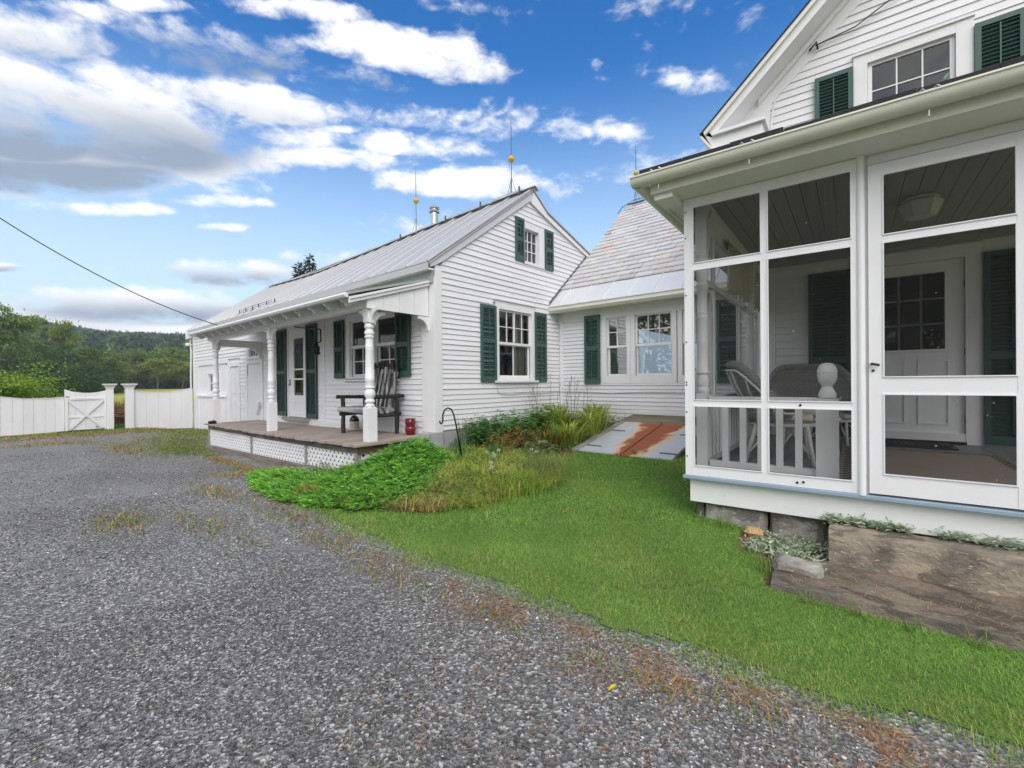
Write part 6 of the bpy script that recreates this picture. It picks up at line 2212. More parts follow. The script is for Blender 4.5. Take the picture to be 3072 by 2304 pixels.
# --- fallen pine needles and dry grass along the drive edge
n = 11000
seg_pts = np.array(LAWN_EDGE[1:])
si = rng.integers(0, len(seg_pts) - 2, n)
t_ = rng.random((n, 1))
ctr = seg_pts[si] * (1 - t_) + seg_pts[si + 1] * t_
ctr = ctr + np.stack([rng.normal(0, .08, n), -np.abs(rng.normal(0, .16, n)) + .05], -1)
clump = smooth_noise(ctr[:, 0], ctr[:, 1], 7, 3)
ok = rng.random(n) < np.clip(.35 + .9 * clump, .06, 1)
ctr = ctr[ok]
extra = np.stack([rng.uniform(-1.6, .1, 2400), rng.uniform(.8, 1.8, 2400)], -1)
step_n = np.stack([rng.uniform(-.3, 1.0, 700), rng.uniform(2.90, 3.36, 700)], -1)
lit_n = np.stack([rng.uniform(-.62, -.13, 900), rng.uniform(3.2, 3.66, 900)], -1)
ctr = np.concatenate([ctr, extra[rng.random(2400) < .30], lit_n, step_n])
n = len(ctr)
zz = G(ctr[:, 0], ctr[:, 1]) + .012
zz[-700:] = .088
P = np.concatenate([ctr, zz[:, None]], 1)
dh = rdir(n)
D3 = np.concatenate([dh, rng.normal(0, .035, (n, 1))], 1)
v, f = leaf_quads(P, D3, np.tile([0, 0, 1.0], (n, 1)), rng.uniform(.03, .075, n), rng.uniform(.0018, .0034, n))
np_mesh('pine_needles', v, f, M_leaf, np.repeat(pick([(.46, .22, .09), (.52, .31, .14), (.58, .44, .24), (.33, .14, .06)], n, jit=.2), 4, 0), kind='stuff', label='fallen rusty pine needles at the lawn edge')

# small weeds and dry grass on the drive
def weed_patch(cx, cy, rx, ry, n, hmin, hmax, cols, p=None, wd=.006):
    a = rng.normal(0, 1, (n, 2)) * np.array([rx, ry]) * .5 + np.array([cx, cy])
    P = np.concatenate([a, (G(a[:, 0], a[:, 1]) + .003)[:, None]], 1)
    v, f, k = blade_strips(P, rdir(n), rng.uniform(hmin, hmax, n), rng.uniform(.01, .06, n), np.full(n, wd) * rng.uniform(.7, 1.4, n), seg=2)
    return v, f, np.repeat(pick(cols, n, p, .2), k, 0)


GRN = [(.13, .25, .05), (.18, .28, .06), (.26, .29, .09)]
DRY = [(.42, .28, .12), (.50, .37, .18), (.34, .28, .11)]
vv, ff, cc, off = [], [], [], 0
wp = []
for (x, y, rx, ry, n, mixd) in [(-13.6, 3.0, 1.9, .9, 3600, .25), (-15.5, 3.9, 1.6, .8, 3000, .2), (-12.3, 2.9, 1.0, .7, 1800, .1), (-16.9, 2.0, .7, 1.2, 1500, .6), (-16.6, .6, .7, 1.6, 1300, .85),
                              (-14.9, .9, .6, 1.2, 600, .9), (-17.2, 3.2, .7, 1.2, 1800, .4), (-17.4, 1.5, .35, 1.4, 1500, .2), (-13.2, 1.9, 1.2, .4, 700, .8), (-9.4, 2.75, .9, .12, 700, .85), (-8.0, 2.72, .8, .16, 700, .7), (-10.6, 2.85, .35, .12, 300, .2),
                              (-17.5, -.6, .5, 1.3, 900, .5), (-7.3, 2.3, .9, .2, 500, .8), (-6.0, 1.7, .8, .2, 400, .7), (-5.3, .75, .5, .22, 420, .6), (-4.5, 1.2, .9, .2, 350, .6), (-4.2, 1.75, .7, .2, 300, .5), (-3.2, 1.66, .7, .12, 200, .4)]:
    q = e2w(x, y)
    wp.append((q.x, q.y, rx, ry, n, mixd))
for (x, y, rx, ry, n, mixd) in wp + [(-2.2, 1.75, .5, .1, 130, .3), (-1.4, 1.74, .3, .1, 90, .3), (-.8, 1.74, .3, .1, 90, .3), (-.3, 1.80, .3, .1, 80, .3)]:
    p = [(1 - mixd) / 3] * 3 + [mixd / 3] * 3
    far = math.hypot(x, y)
    v, f, c = weed_patch(x, y, rx, ry, n, .015, .035 + .0016 * min(far, 12), GRN + DRY, p, wd=.0035 + .0009 * far)
    vv.append(v)
    ff.append(f + off)
    cc.append(c)
    off += len(v)
np_mesh('drive_weeds', np.concatenate(vv), np.concatenate(ff), M_leaf, np.concatenate(cc), kind='stuff', label='thin green and straw-coloured weeds on the gravel')

# tufts of taller grass by the stones
vv, ff, cc, off = [], [], [], 0
for (x, y, n, h) in [(-.42, 3.02, 26, .16), (-.80, 3.58, 9, .20), (-.74, 3.60, 6, .13), (.02, 2.80, 14, .11), (.2, 2.78, 10, .12), (.42, 2.79, 16, .12), (-.18, 2.80, 18, .09), (.75, 2.78, 22, .10), (-.5, 3.45, 16, .11), (-.98, 3.65, 24, .10), (-.2, 3.62, 5, .20), (1.2, 2.78, 20, .1), (-2.25, 5.6, 40, .16), (-.95, 4.1, 30, .12)]:
    a = rng.normal(0, .018, (n, 2)) + np.array([x, y])
    P = np.concatenate([a, (G(a[:, 0], a[:, 1]))[:, None]], 1)
    v, f, k = blade_strips(P, rdir(n), rng.uniform(.4, 1, n) * h, rng.uniform(.01, .10, n), rng.uniform(.004, .007, n), seg=4)
    vv.append(v)
    ff.append(f + off)
    cc.append(np.repeat(pick(GRN, n, None, .2), k, 0))
    off += len(v)
np_mesh('grass_tufts', np.concatenate(vv), np.concatenate(ff), M_leaf, np.concatenate(cc), kind='stuff', label='long grass tufts beside the stone steps')

# silvery ground cover round the thick step
def scatter_leaves(pts, per, ln, wd, cols, spread, p=None, up=.6, jit=.2):
    n = len(pts) * per
    c = np.repeat(pts, per, 0) + rng.normal(0, 1, (n, 3)) * np.array(spread)
    D = np.concatenate([rdir(n), rng.uniform(-.2, 1.2, (n, 1)) * up], 1)
    N = np.concatenate([rng.normal(0, .5, (n, 2)), np.ones((n, 1))], 1)
    v, f = leaf_quads(c, D, N, rng.uniform(.6, 1.3, n) * ln, rng.uniform(.7, 1.2, n) * wd)
    return v, f, np.repeat(pick(cols, n, p, jit), 4, 0)


a = np.concatenate([np.stack([rng.uniform(-.58, -.12, 150), rng.uniform(3.28, 3.66, 150)], -1), np.stack([rng.uniform(-.24, -.12, 26), rng.uniform(3.08, 3.3, 26)], -1)])
P1 = np.concatenate([a, (G(a[:, 0], a[:, 1]) + .025)[:, None]], 1)
b = np.stack([np.concatenate([rng.uniform(-.13, .27, 80), rng.uniform(.40, 3, 260)]), rng.uniform(3.60, 3.65, 340)], -1)
P2 = np.concatenate([b, np.full((340, 1), .285)], 1)
v, f, c = scatter_leaves(np.concatenate([P1, P2]), 10, .040, .0125, [(.48, .56, .43), (.58, .64, .52), (.28, .36, .20), (.40, .49, .32)], (.022, .016, .014))
np_mesh('silver_groundcover', v, f, M_leaf, c, kind='stuff', label='silvery creeping ground cover around the thick step')

# --- juniper by the veranda corner
JUN = [e(-6.65, 2.32), e(-5.9, 2.10), e(-5.0, 2.02), e(-4.3, 2.05), e(-3.8, 2.15), e(-3.55, 2.5), e(-3.7, 3.0), e(-4.2, 3.5), e(-4.6, 4.05), e(-5.2, 4.0), e(-5.38, 3.4), e(-5.5, 3.0), e(-6.3, 2.75)]
jun = thing('juniper', 'low spreading bright green juniper at the veranda corner', 'shrub', (-4.9, 2.9, .0), FE)


def jh(x, y):
    ex = edge_dist(x, y, JUN)
    qx = AXV.x * x + AXV.y * y
    qy = BXV.x * x + BXV.y * y
    hump = np.exp(-((qx + 4.85) ** 2 / .50 + (qy - 3.55) ** 2 / .5)) * .20
    return np.clip(ex / .32, 0, 1) ** .7 * (.115 + hump * 1.35 + .04 * smooth_noise(x, y, 5.0, 2)) + .01


xs = np.arange(-7, -3, .07)
X, Y = np.meshgrid(xs, np.arange(1.8, 5.0, .07))
ok = inpoly(X, Y, JUN)
idx = np.arange(X.size).reshape(X.shape)
cell = ok[:-1, :-1] & ok[1:, :-1] & ok[:-1, 1:] & ok[1:, 1:]
f = np.stack([idx[:-1, :-1], idx[:-1, 1:], idx[1:, 1:], idx[1:, :-1]], -1)[cell]
zz = G(X, Y) + jh(X, Y) * .72 - .02
M_undergreen = simple('juniper_wood', (.07, .14, .04), .9, var=.3, scale=14)
jb = e2w(-4.9, 2.9, 0)
jm = np_mesh('branches', np.stack([X.ravel(), Y.ravel(), zz.ravel()], -1) - np.array(jb), f, M_undergreen, smooth=True)
jm.parent = jun
jm.rotation_euler = (0, 0, -DY)
n = 7600
q = in_region(JUN, n)
jx = AXV.x * q[:, 0] + AXV.y * q[:, 1]
jy = BXV.x * q[:, 0] + BXV.y * q[:, 1]
out_dir = unit(np.stack([q[:, 0] - (-5.35), q[:, 1] - 4.05], -1)) + rng.normal(0, .55, (n, 2))
out_dir = unit(out_dir)
root_ = np.concatenate([q, (G(q[:, 0], q[:, 1]) + jh(q[:, 0], q[:, 1]) * rng.uniform(.6, 1.0, n))[:, None]], 1)
ax3 = unit(np.concatenate([out_dir, rng.uniform(.05, .75, (n, 1))], 1))
ln = rng.uniform(.07, .16, n)
NB = 9
Ps, Ds, Ls, Cs = [], [], [], []
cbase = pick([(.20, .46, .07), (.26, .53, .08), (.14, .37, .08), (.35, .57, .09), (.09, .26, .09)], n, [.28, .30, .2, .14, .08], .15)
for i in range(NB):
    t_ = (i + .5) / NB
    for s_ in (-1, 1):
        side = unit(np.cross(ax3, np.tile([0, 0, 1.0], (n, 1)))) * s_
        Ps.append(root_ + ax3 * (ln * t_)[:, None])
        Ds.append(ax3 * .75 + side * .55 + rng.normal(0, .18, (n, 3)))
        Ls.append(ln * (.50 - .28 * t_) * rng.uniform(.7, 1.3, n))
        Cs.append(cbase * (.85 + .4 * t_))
Ps, Ds, Ls, Cs = np.concatenate(Ps), np.concatenate(Ds), np.concatenate(Ls), np.concatenate(Cs)
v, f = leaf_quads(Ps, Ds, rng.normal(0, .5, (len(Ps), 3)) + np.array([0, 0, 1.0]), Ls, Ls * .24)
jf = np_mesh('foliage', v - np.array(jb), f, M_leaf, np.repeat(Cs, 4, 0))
jf.parent = jun
jf.rotation_euler = (0, 0, -DY)
# a dead rusty tuft on it
q = np.array([e2w(-4.67, 2.16)[:2]]) + rng.normal(0, .045, (46, 2))
P = np.concatenate([q, (G(q[:, 0], q[:, 1]) + .12 + rng.normal(0, .03, 46))[:, None]], 1)
v, f, c = scatter_leaves(P, 9, .05, .008, [(.46, .20, .06), (.55, .30, .12), (.30, .10, .03)], (.02, .02, .02))
jd = np_mesh('dead_sprig', v - np.array(jb), f, M_leaf, c, label='dead orange sprig', kind='stuff')
jd.parent = jun
jd.rotation_euler = (0, 0, -DY)

# --- mixed dry and green grass of the flower bed
DRYBED = [e(-4.3, 2.12), e(-3.6, 2.35), e(-3.2, 2.52), e(-2.95, 2.95), e(-2.72, 3.4), e(-2.65, 3.7), e(-2.95, 4.3), e(-3.3, 4.8), e(-4.2, 4.8), e(-5.0, 4.5), e(-5.2, 4.15), e(-4.5, 3.9), e(-4.1, 3.4), e(-3.8, 3.0), e(-3.75, 2.5)]
n = 13500
q = in_region(DRYBED, n)
qe = np.stack([AXV.x * q[:, 0] + AXV.y * q[:, 1], BXV.x * q[:, 0] + BXV.y * q[:, 1]], -1)
front = np.clip((3.6 - qe[:, 1]) / 1.2, 0, 1)
nz_ = smooth_noise(q[:, 0], q[:, 1], 3.0, 5)
dry = np.clip(.08 + .66 * front * np.exp(-((qe[:, 0] + 3.55) ** 2) / .35) + .22 * nz_, .05, .85)
sel = rng.random(n) < dry
P = np.concatenate([q, (G(q[:, 0], q[:, 1]) + .015)[:, None]], 1)
H = rng.uniform(.06, .22, n) * (1 + .35 * nz_)
v, f, k = blade_strips(P, rdir(n), H, rng.uniform(.05, .26, n), rng.uniform(.005, .011, n), seg=4, drop=.42)
c = np.where(sel[:, None], pick([(.62, .48, .22), (.50, .33, .15), (.68, .57, .32), (.34, .18, .09)], n, [.35, .3, .2, .15], .2), pick([(.34, .46, .07), (.44, .53, .09), (.24, .40, .07), (.52, .54, .12)], n, None, .2))
np_mesh('bed_grass', v, f, M_leaf, np.repeat(c, k, 0), kind='stuff', label='tangled straw and yellow-green grass in the flower bed')
# low leaves that fill the bed
q = in_region(BED, 1500)
P = np.concatenate([q, (G(q[:, 0], q[:, 1]) + rng.uniform(.03, .12, 1500))[:, None]], 1)
v, f, c = scatter_leaves(P, 9, .045, .022, [(.11, .24, .045), (.18, .31, .055), (.28, .34, .07), (.08, .18, .045), (.35, .21, .08)], (.04, .04, .03), [.3, .3, .2, .15, .05])
np_mesh('bed_leaves', v, f, M_leaf, c, kind='stuff', label='low mixed leaves between the flower bed plants')

# --- single plants of the bed
def plant_thing(name, label, cat, x, y, group=None):
    q = e2w(x, y)
    o = thing(name, label, cat, (x, y, Gf(q.x, q.y)), FE, group)
    o['_q'] = 0
    del o['_q']
    return o


def add_part(o, name, v, f, c, mat=None):
    m_ = np_mesh(name, np.asarray(v) - np.array(o.location), f, mat or M_leaf, c)
    m_.parent = o
    m_.rotation_euler = (0, 0, -DY)
    return m_


def lily(label, x, y, n, h, spread, cols, name='daylily', wd=(.015, .028), rad=.09, cat='plant', drop=.55, group=None):
    o = plant_thing(name, label, cat, x, y, group)
    c0 = np.array(o.location)
    a = rng.normal(0, rad, (n, 2))
    P = np.concatenate([a, np.zeros((n, 1))], 1) + c0
    dh = unit(a + rng.normal(0, rad * .8, (n, 2)))
    v, f, k = blade_strips(P, dh, rng.uniform(.6, 1.1, n) * h * 1.35, rng.uniform(.3, 1.0, n) * spread, rng.uniform(*wd, n), seg=6, droop=1.8, drop=drop)
    add_part(o, 'leaves', v, f, np.repeat(pick(cols, n, None, .18), k, 0))
    return o


LILY = [(.30, .43, .055), (.40, .49, .07), (.20, .33, .06), (.52, .53, .14)]
LGRP = 'arching daylilies in the corner bed'
lily('arching yellow-green daylily clump beside the hatch frame', -3.85, 5.75, 170, .58, .55, LILY, group=LGRP)
lily('arching daylily clump nearest the hatch top plank', -3.9, 6.45, 170, .60, .55, LILY, group=LGRP)
lily('arching daylily clump in front of the tall bare stems', -4.45, 6.35, 210, .68, .55, LILY, group=LGRP)
lily('arching daylily clump below the wing shutter', -4.15, 7.05, 190, .62, .55, LILY, group=LGRP)
lily('arching daylily clump in the inner corner of the walls', -4.95, 6.95, 150, .62, .46, LILY, group=LGRP)
lily('darker daylily clump nearest the lawn, with a few orange leaves', -3.95, 5.35, 120, .48, .40, [(.05, .12, .03), (.08, .16, .03), (.12, .19, .035), (.45, .20, .04)], group=LGRP)
IR = [(.06, .18, .05), (.09, .23, .055), (.13, .28, .06)]
lily('upright dark green iris fan at the foot of the hook', -4.55, 4.20, 34, .30, .10, IR, 'iris', (.016, .024), .05, drop=.25, group='iris fans in the bed')
lily('upright dark green iris fan right of the hook', -4.22, 4.50, 36, .28, .12, IR, 'iris', (.016, .024), .06, drop=.25, group='iris fans in the bed')
lily('bright yellow-green grass clump at the lawn corner of the bed', -2.92, 3.45, 420, .20, .12, [(.26, .38, .05), (.33, .42, .06), (.18, .30, .05)], 'grass_clump', (.004, .007), .17, drop=.2, group='grass clumps of the bed edge')
lily('feathery green grass clump behind the bright one', -3.0, 3.98, 380, .27, .14, [(.17, .25, .07), (.23, .28, .10), (.30, .32, .14)], 'grass_clump', (.004, .006), .15, drop=.15, group='grass clumps of the bed edge')


def leafy(name, label, x, y, n, h, r, per, ln, wd, cols, stemc=(.10, .14, .04), flowers=0, fl_col=(.85, .85, .80), p=None, flsize=.035):
    o = plant_thing(name, label, 'plant', x, y)
    c0 = np.array(o.location)
    vv, ff, cc, off = [], [], [], 0
    sv, sf, sc, so_ = [], [], [], 0
    tips = []
    for i in range(n):
        a = rng.uniform(0, 6.28)
        rr_ = r * math.sqrt(rng.random())
        top = np.array([rr_ * math.cos(a) * 1.0, rr_ * math.sin(a), h * rng.uniform(.55, 1.0) * (1 - .3 * (rr_ / r) ** 2)])
        bot = np.array([top[0] * .3, top[1] * .3, 0])
        tips.append(c0 + top)
        ts = np.linspace(.35, 1, per)
        P = c0 + bot + (top - bot) * ts[:, None] + rng.normal(0, .012, (per, 3))
        D = np.concatenate([rdir(per), rng.uniform(-.35, .45, (per, 1))], 1)
        N = np.concatenate([rng.normal(0, .3, (per, 2)), np.ones((per, 1))], 1)
        v, f = leaf_quads(P, D, N, rng.uniform(.6, 1.2, per) * ln, rng.uniform(.7, 1.2, per) * wd)
        vv.append(v)
        ff.append(f + off)
        off += len(v)
        w = .0035
        q = np.array([c0 + bot + [-w, 0, 0], c0 + bot + [w, 0, 0], c0 + top + [w * .5, 0, 0], c0 + top + [-w * .5, 0, 0], c0 + bot + [0, -w, 0], c0 + bot + [0, w, 0], c0 + top + [0, w * .5, 0], c0 + top + [0, -w * .5, 0]])
        sv.append(q)
        sf.append(np.array([(0, 1, 2, 3), (4, 5, 6, 7)]) + so_)
        so_ += 8
    v = np.concatenate(vv)
    f = np.concatenate(ff)
    add_part(o, 'leaves', v, f, np.repeat(pick(cols, len(v) // 4, p, .2), 4, 0))
    s = np.concatenate(sv)
    add_part(o, 'stems', s, np.concatenate(sf), np.tile(stemc, (len(s), 1)))
    for i in range(flowers):
        t0 = tips[rng.integers(0, len(tips))] + np.array([rng.normal(0, .03), rng.normal(0, .03), rng.uniform(.02, .09)])
        m_ = 26
        a = rng.uniform(0, 6.28, m_)
        rr_ = flsize * np.sqrt(rng.random(m_))
        P = t0 + np.stack([rr_ * np.cos(a), rr_ * np.sin(a), rng.uniform(0, .012, m_)], -1)
        v, f = leaf_quads(P, np.concatenate([rdir(m_), rng.uniform(0, .5, (m_, 1))], 1), np.tile([0, 0, 1.0], (m_, 1)), np.full(m_, flsize * .45), np.full(m_, flsize * .32))
        add_part(o, 'flower', v, f, np.repeat(pick([fl_col], m_, None, .1), 4, 0))
    return o


DK = [(.08, .22, .065), (.12, .29, .07), (.18, .36, .085)]
leafy('leafy_plant', 'dark leafy plant with flat white flowers under the gable window', -4.98, 5.75, 80, .60, .60, 13, .11, .052, DK, flowers=12, flsize=.055)
leafy('leafy_plant', 'dark leafy plant with white flowers against the left of the grey foundation', -4.98, 5.05, 64, .54, .42, 12, .10, .045, DK, flowers=8, flsize=.055)
leafy('leafy_plant', 'bushy green plant below the right shutter of the gable window', -4.80, 6.45, 60, .52, .42, 12, .10, .05, DK + [(.20, .29, .07)], flowers=4, flsize=.055)
leafy('feathery_plant', 'tall thin plant with pale flat seed heads beside the hook', -5.0, 4.62, 16, .62, .18, 4, .05, .012, [(.15, .20, .06), (.25, .22, .10)], flowers=6, fl_col=(.62, .63, .48), flsize=.04)
RU = [(.48, .22, .075), (.38, .24, .07), (.30, .29, .075), (.56, .31, .13)]
leafy('rusty_plant', 'rusty orange feathery plant in the middle of the bed', -4.40, 4.85, 60, .40, .26, 18, .045, .013, RU)
leafy('rusty_plant', 'rusty brown feathery plant closer to the daylilies', -4.45, 5.40, 60, .44, .28, 18, .045, .013, RU)
leafy('striped_plant', 'pale green plant with broad striped leaves near the hatch', -3.80, 4.92, 30, .26, .26, 7, .13, .045, [(.22, .26, .10), (.32, .34, .17), (.15, .21, .07)])
leafy('low_plant', 'yellow-green low plant at the corner pier', -5.05, 4.25, 40, .22, .30, 10, .045, .02, [(.14, .21, .035), (.20, .25, .05)])
leafy('spotted_plant', 'small reddish plant at the foot of the side lattice', -5.25, 3.98, 14, .20, .14, 8, .05, .03, [(.16, .09, .07), (.28, .20, .17), (.09, .13, .05)])
# chives with pale pink heads
o = plant_thing('chives', 'chive clump with pale pink round flower heads', 'flowers', -3.5, 3.7)
c0 = np.array(o.location)
hv_, hf_, hc_ = [], [], []
off = 0
for (x, y, z) in [(-3.33, 3.48, .26), (-3.60, 3.80, .34), (-3.64, 3.86, .30), (-3.72, 4.02, .33), (-3.50, 3.66, .27), (-3.42, 3.58, .25), (-3.66, 3.76, .36), (-3.40, 4.35, .30), (-3.55, 4.45, .30)]:
    w = e2w(x, y)
    zb = Gf(w.x, w.y)
    t0 = np.array([w.x, w.y, zb + z - .09])
    m_ = 46
    dd_ = unit(rng.normal(0, 1, (m_, 3)) * np.array([1, 1, .7]))
    P = t0 + dd_ * .008
    v, f = leaf_quads(P, dd_, rng.normal(0, 1, (m_, 3)), np.full(m_, .017), np.full(m_, .007))
    add_part(o, 'flower', v, f, np.repeat(pick([(.66, .54, .62), (.76, .68, .70), (.80, .76, .74)], m_, None, .1), 4, 0))
    st_ = np.array([t0 + [-.003, 0, 0], t0 + [.003, 0, 0], [w.x + .003, w.y, zb], [w.x - .003, w.y, zb]])
    add_part(o, 'stem', st_, np.array([(0, 1, 2, 3)]), np.tile((.12, .17, .05), (4, 1)))
# tall bare stems in the corner
o = plant_thing('tall_plant', 'tall thin bare stems with small leaves in the wall corner', 'plant', -4.85, 7.05)
c0 = np.array(o.location)
for i in range(15):
    x0_ = -5.22 + rng.uniform(0, .95) if i < 11 else -4.55 + rng.uniform(0, .35)
    y0_ = 6.75 + rng.uniform(-.35, .5)
    w0 = e2w(x0_, y0_)
    w1 = e2w(x0_ + rng.normal(0, .07), y0_ + rng.normal(0, .08))
    zb = Gf(w0.x, w0.y)
    h = rng.uniform(.62, .98)
    a, b = Vector((w0.x, w0.y, zb)), Vector((w1.x, w1.y, zb + h))
    mb = MB().tube([a, a.lerp(b, .5) + Vector((rng.normal(0, .01), 0, 0)), b], .0042, 5, r2=.002)
    mb.tube([a.lerp(b, .8), b + Vector((rng.normal(0, .03), rng.normal(0, .03), -.02))], .002, 4)
    v = np.array(mb.v)
    fq = [t_ for t_ in mb.f if len(t_) == 4]
    add_part(o, 'stem', v, np.array(fq), np.tile((.13, .11, .09), (len(v), 1)))
pts = []
for i in range(7):
    x0_, y0_ = [(-5.1, 6.4), (-5.05, 6.55), (-4.7, 6.9), (-4.55, 7.1), (-4.9, 6.7), (-5.15, 6.5), (-4.35, 7.2)][i]
    w0 = e2w(x0_, y0_)
    for z in np.linspace(.25, .80 if i < 4 else .95, 12):
        pts.append((w0.x + rng.normal(0, .02), w0.y + rng.normal(0, .02), Gf(w0.x, w0.y) + z))
v, f, c = scatter_leaves(np.array(pts), 7, .055, .011, [(.18, .26, .05), (.28, .34, .08), (.10, .17, .05)], (.03, .03, .03))
add_part(o, 'leaves', v, f, c)

# ================================================================== beyond the fence: trees, field, hill forest
def crown_leaves(blobs, n, size, cols, p, shell=.75):
    vol = np.array([b[3] * b[4] * b[5] for b in blobs]) ** .7
    nc = max(10, n // 55)
    cw = rng.choice(len(blobs), nc, p=vol / vol.sum())
    CB = np.array(blobs)[cw]
    cd = unit(rng.normal(0, 1, (nc, 3)))
    cr = np.where(rng.random(nc) < shell, rng.uniform(.70, 1.02, nc), rng.uniform(.1, .7, nc))
    cc_ = CB[:, :3] + cd * CB[:, 3:6] * cr[:, None]
    pk = rng.integers(0, nc, n)
    which = cw[pk]
    loose = rng.random(n) < .18
    spread = np.array(blobs)[which][:, 3:6] * np.array([.26, .26, .20]) * np.where(loose, 1.9, 1.0)[:, None]
    P = cc_[pk] + rng.normal(0, 1, (n, 3)) * spread
    dv = unit(cd[pk] + rng.normal(0, .4, (n, 3)))
    D = unit(dv * .5 + rng.normal(0, .7, (n, 3)))
    N = unit(dv + rng.normal(0, .6, (n, 3)) + np.array([0, 0, .5]))
    v, f = leaf_quads(P, D, N, rng.uniform(.7, 1.4, n) * size, rng.uniform(.6, 1.0, n) * size * .8)
    tone = pick(cols, nc, p, .08)[pk]
    c = .60 * tone + .40 * pick(cols, n, p, .2)
    return v, f, np.repeat(c, 4, 0)


def tree_proto(name, h, blobs, n, size, cols, p, trunk_r, limbs, label, cat='tree', shell=.75):
    t_ = thing(name, label, cat, (0, 0, 0), FM)
    mb = MB()
    tw = [(0, 0, -.3), (.02 * h * rng.normal(), .02 * h * rng.normal(), h * .3), (.03 * h * rng.normal(), .03 * h * rng.normal(), h * .6), (.03 * h * rng.normal(), .03 * h * rng.normal(), h * .88)]
    mb.tube(tw, [trunk_r, trunk_r * .8, trunk_r * .5, trunk_r * .15], 8)
    for i in range(limbs):
        b = blobs[i % len(blobs)]
        s_ = rng.uniform(.3, .7)
        a = Vector(tw[1]).lerp(Vector(tw[3]), s_ * .8)
        c = Vector(b[:3]) + Vector((rng.normal(0, .3) * b[3], rng.normal(0, .3) * b[4], 0))
        mb.tube([a, a.lerp(c, .5) + Vector((0, 0, -.04 * h)), c], [trunk_r * .4, trunk_r * .28, trunk_r * .1], 6)
    mb.build('trunk', M_bark, t_)
    v, f, c = crown_leaves(blobs, n, size, cols, p, shell)
    o = np_mesh('crown', v, f, M_tree, c)
    o.parent = t_
    return t_


def place(proto, label, az, dist, sc=1.0, rot=0.0, first=False, group=None, zoff=0.0, sz=None):
    x, y = dist * math.cos(math.radians(az)), dist * math.sin(math.radians(az))
    if first:
        o = proto
    else:
        o = proto.copy()
        COL.objects.link(o)
        for ch in list(proto.children):
            c = ch.copy()
            COL.objects.link(c)
            c.parent = o
    o.location = (x, y, Gf(x, y) - .05 + zoff)
    o.rotation_euler = (0, 0, rot)
    o.scale = (sc, sc, sz or sc)
    o['label'] = label
    if group:
        o['group'] = group
    return o


DG = [(.036, .072, .025), (.055, .105, .03), (.085, .14, .036), (.125, .185, .045)]
MG = [(.10, .18, .04), (.15, .24, .05), (.20, .29, .056), (.26, .33, .07)]
YG = [(.16, .23, .036), (.22, .29, .045), (.28, .33, .055), (.11, .17, .034)]
def rblobs(k, h, r, z0, flat=.7):
    out_ = []
    for i in range(k):
        a = rng.uniform(0, 6.28)
        q_ = r * math.sqrt(rng.random()) * .8
        z = rng.uniform(z0, h * .93)
        s_ = rng.uniform(.26, .46) * r
        out_.append((q_ * math.cos(a), q_ * math.sin(a), z, s_ * 1.3, s_ * 1.3, s_ * flat))
    return out_


airy = tree_proto('tall_tree', 9.2, rblobs(24, 9.2, 2.9, 3.6, .42), 6000, .30, MG, [.3, .35, .25, .1], .20, 12, 'tall airy tree with open crown at the left edge beyond the fence', shell=.5)
place(airy, airy['label'], 175.4, 100, 1.08, .3, True, sz=1.56)
umb = tree_proto('tall_tree', 7.6, [(0, 0, 6.6, 2.0, 2.0, .75), (1.2, .6, 5.9, 1.7, 1.6, .55), (-1.2, .7, 5.9, 1.3, 1.3, .5), (1.9, -.4, 5.2, 1.2, 1.2, .45), (.4, .2, 4.9, 1.5, 1.5, .5), (-.4, -.9, 6.0, 1.3, 1.2, .5)], 3600, .30, YG, None, .12, 8, 'slim tree with flat umbrella crown right of the tall airy tree', shell=.55)
place(umb, umb['label'], 171.9, 110, .66, 1.0, True, sz=1.66)
thin = tree_proto('tall_tree', 8.2, [(0, 0, 7.3, .8, .8, .4), (.5, .3, 6.6, .9, .8, .35), (-.6, .2, 6.0, .8, .8, .3), (.3, -.6, 5.2, .9, .9, .3)], 1500, .20, MG, [.4, .3, .2, .1], .09, 6, 'thin sparse tree between the airy tree and the umbrella tree', shell=.4)
place(thin, thin['label'], 173.15, 112, .75, .2, True, sz=1.68)
bush = tree_proto('dark_bush', 4.2, rblobs(13, 4.2, 2.7, .6, .75), 5200, .22, DG, [.35, .35, .2, .1], .10, 5, '', 'shrub')
rnd = tree_proto('round_tree', 8.0, rblobs(18, 8.0, 3.2, 2.2, .75), 6500, .34, MG, None, .2, 6, '')
ygt = tree_proto('round_tree', 7.0, rblobs(15, 7.0, 3.0, 1.8, .7), 5600, .34, YG, None, .18, 6, '')
dkt = tree_proto('round_tree', 8.0, rblobs(18, 8.0, 3.3, 1.4, .8), 6500, .34, DG, [.25, .3, .25, .2], .2, 6, '')
GB = 'dark bushes along the near field edge'
seq = [(176.4, 84, 1.75, 'dark bushy shrub at the far left under the airy tree'), (174.6, 86, 1.55, 'dark bushy shrub below the airy tree trunk'), (173.0, 88, 1.60, 'dark bushy shrub below the thin sparse tree'), (171.2, 90, 1.55, 'dark bushy shrub below the umbrella tree'),
       (169.7, 92, 1.25, 'dark bushy shrub right of the umbrella tree, above the gate'), (168.4, 96, .95, 'low dark shrub above the right gate post'), (172.2, 80, 1.1, 'low dark bushy shrub in front of the umbrella tree'), (170.4, 82, 1.0, 'low dark bushy shrub above the gate brace')]
for i, (az, ds, sc, lb) in enumerate(seq):
    place(bush, lb, az, ds, sc, i * 1.1, i == 0, GB)
GD = 'dark round trees at the field edge'
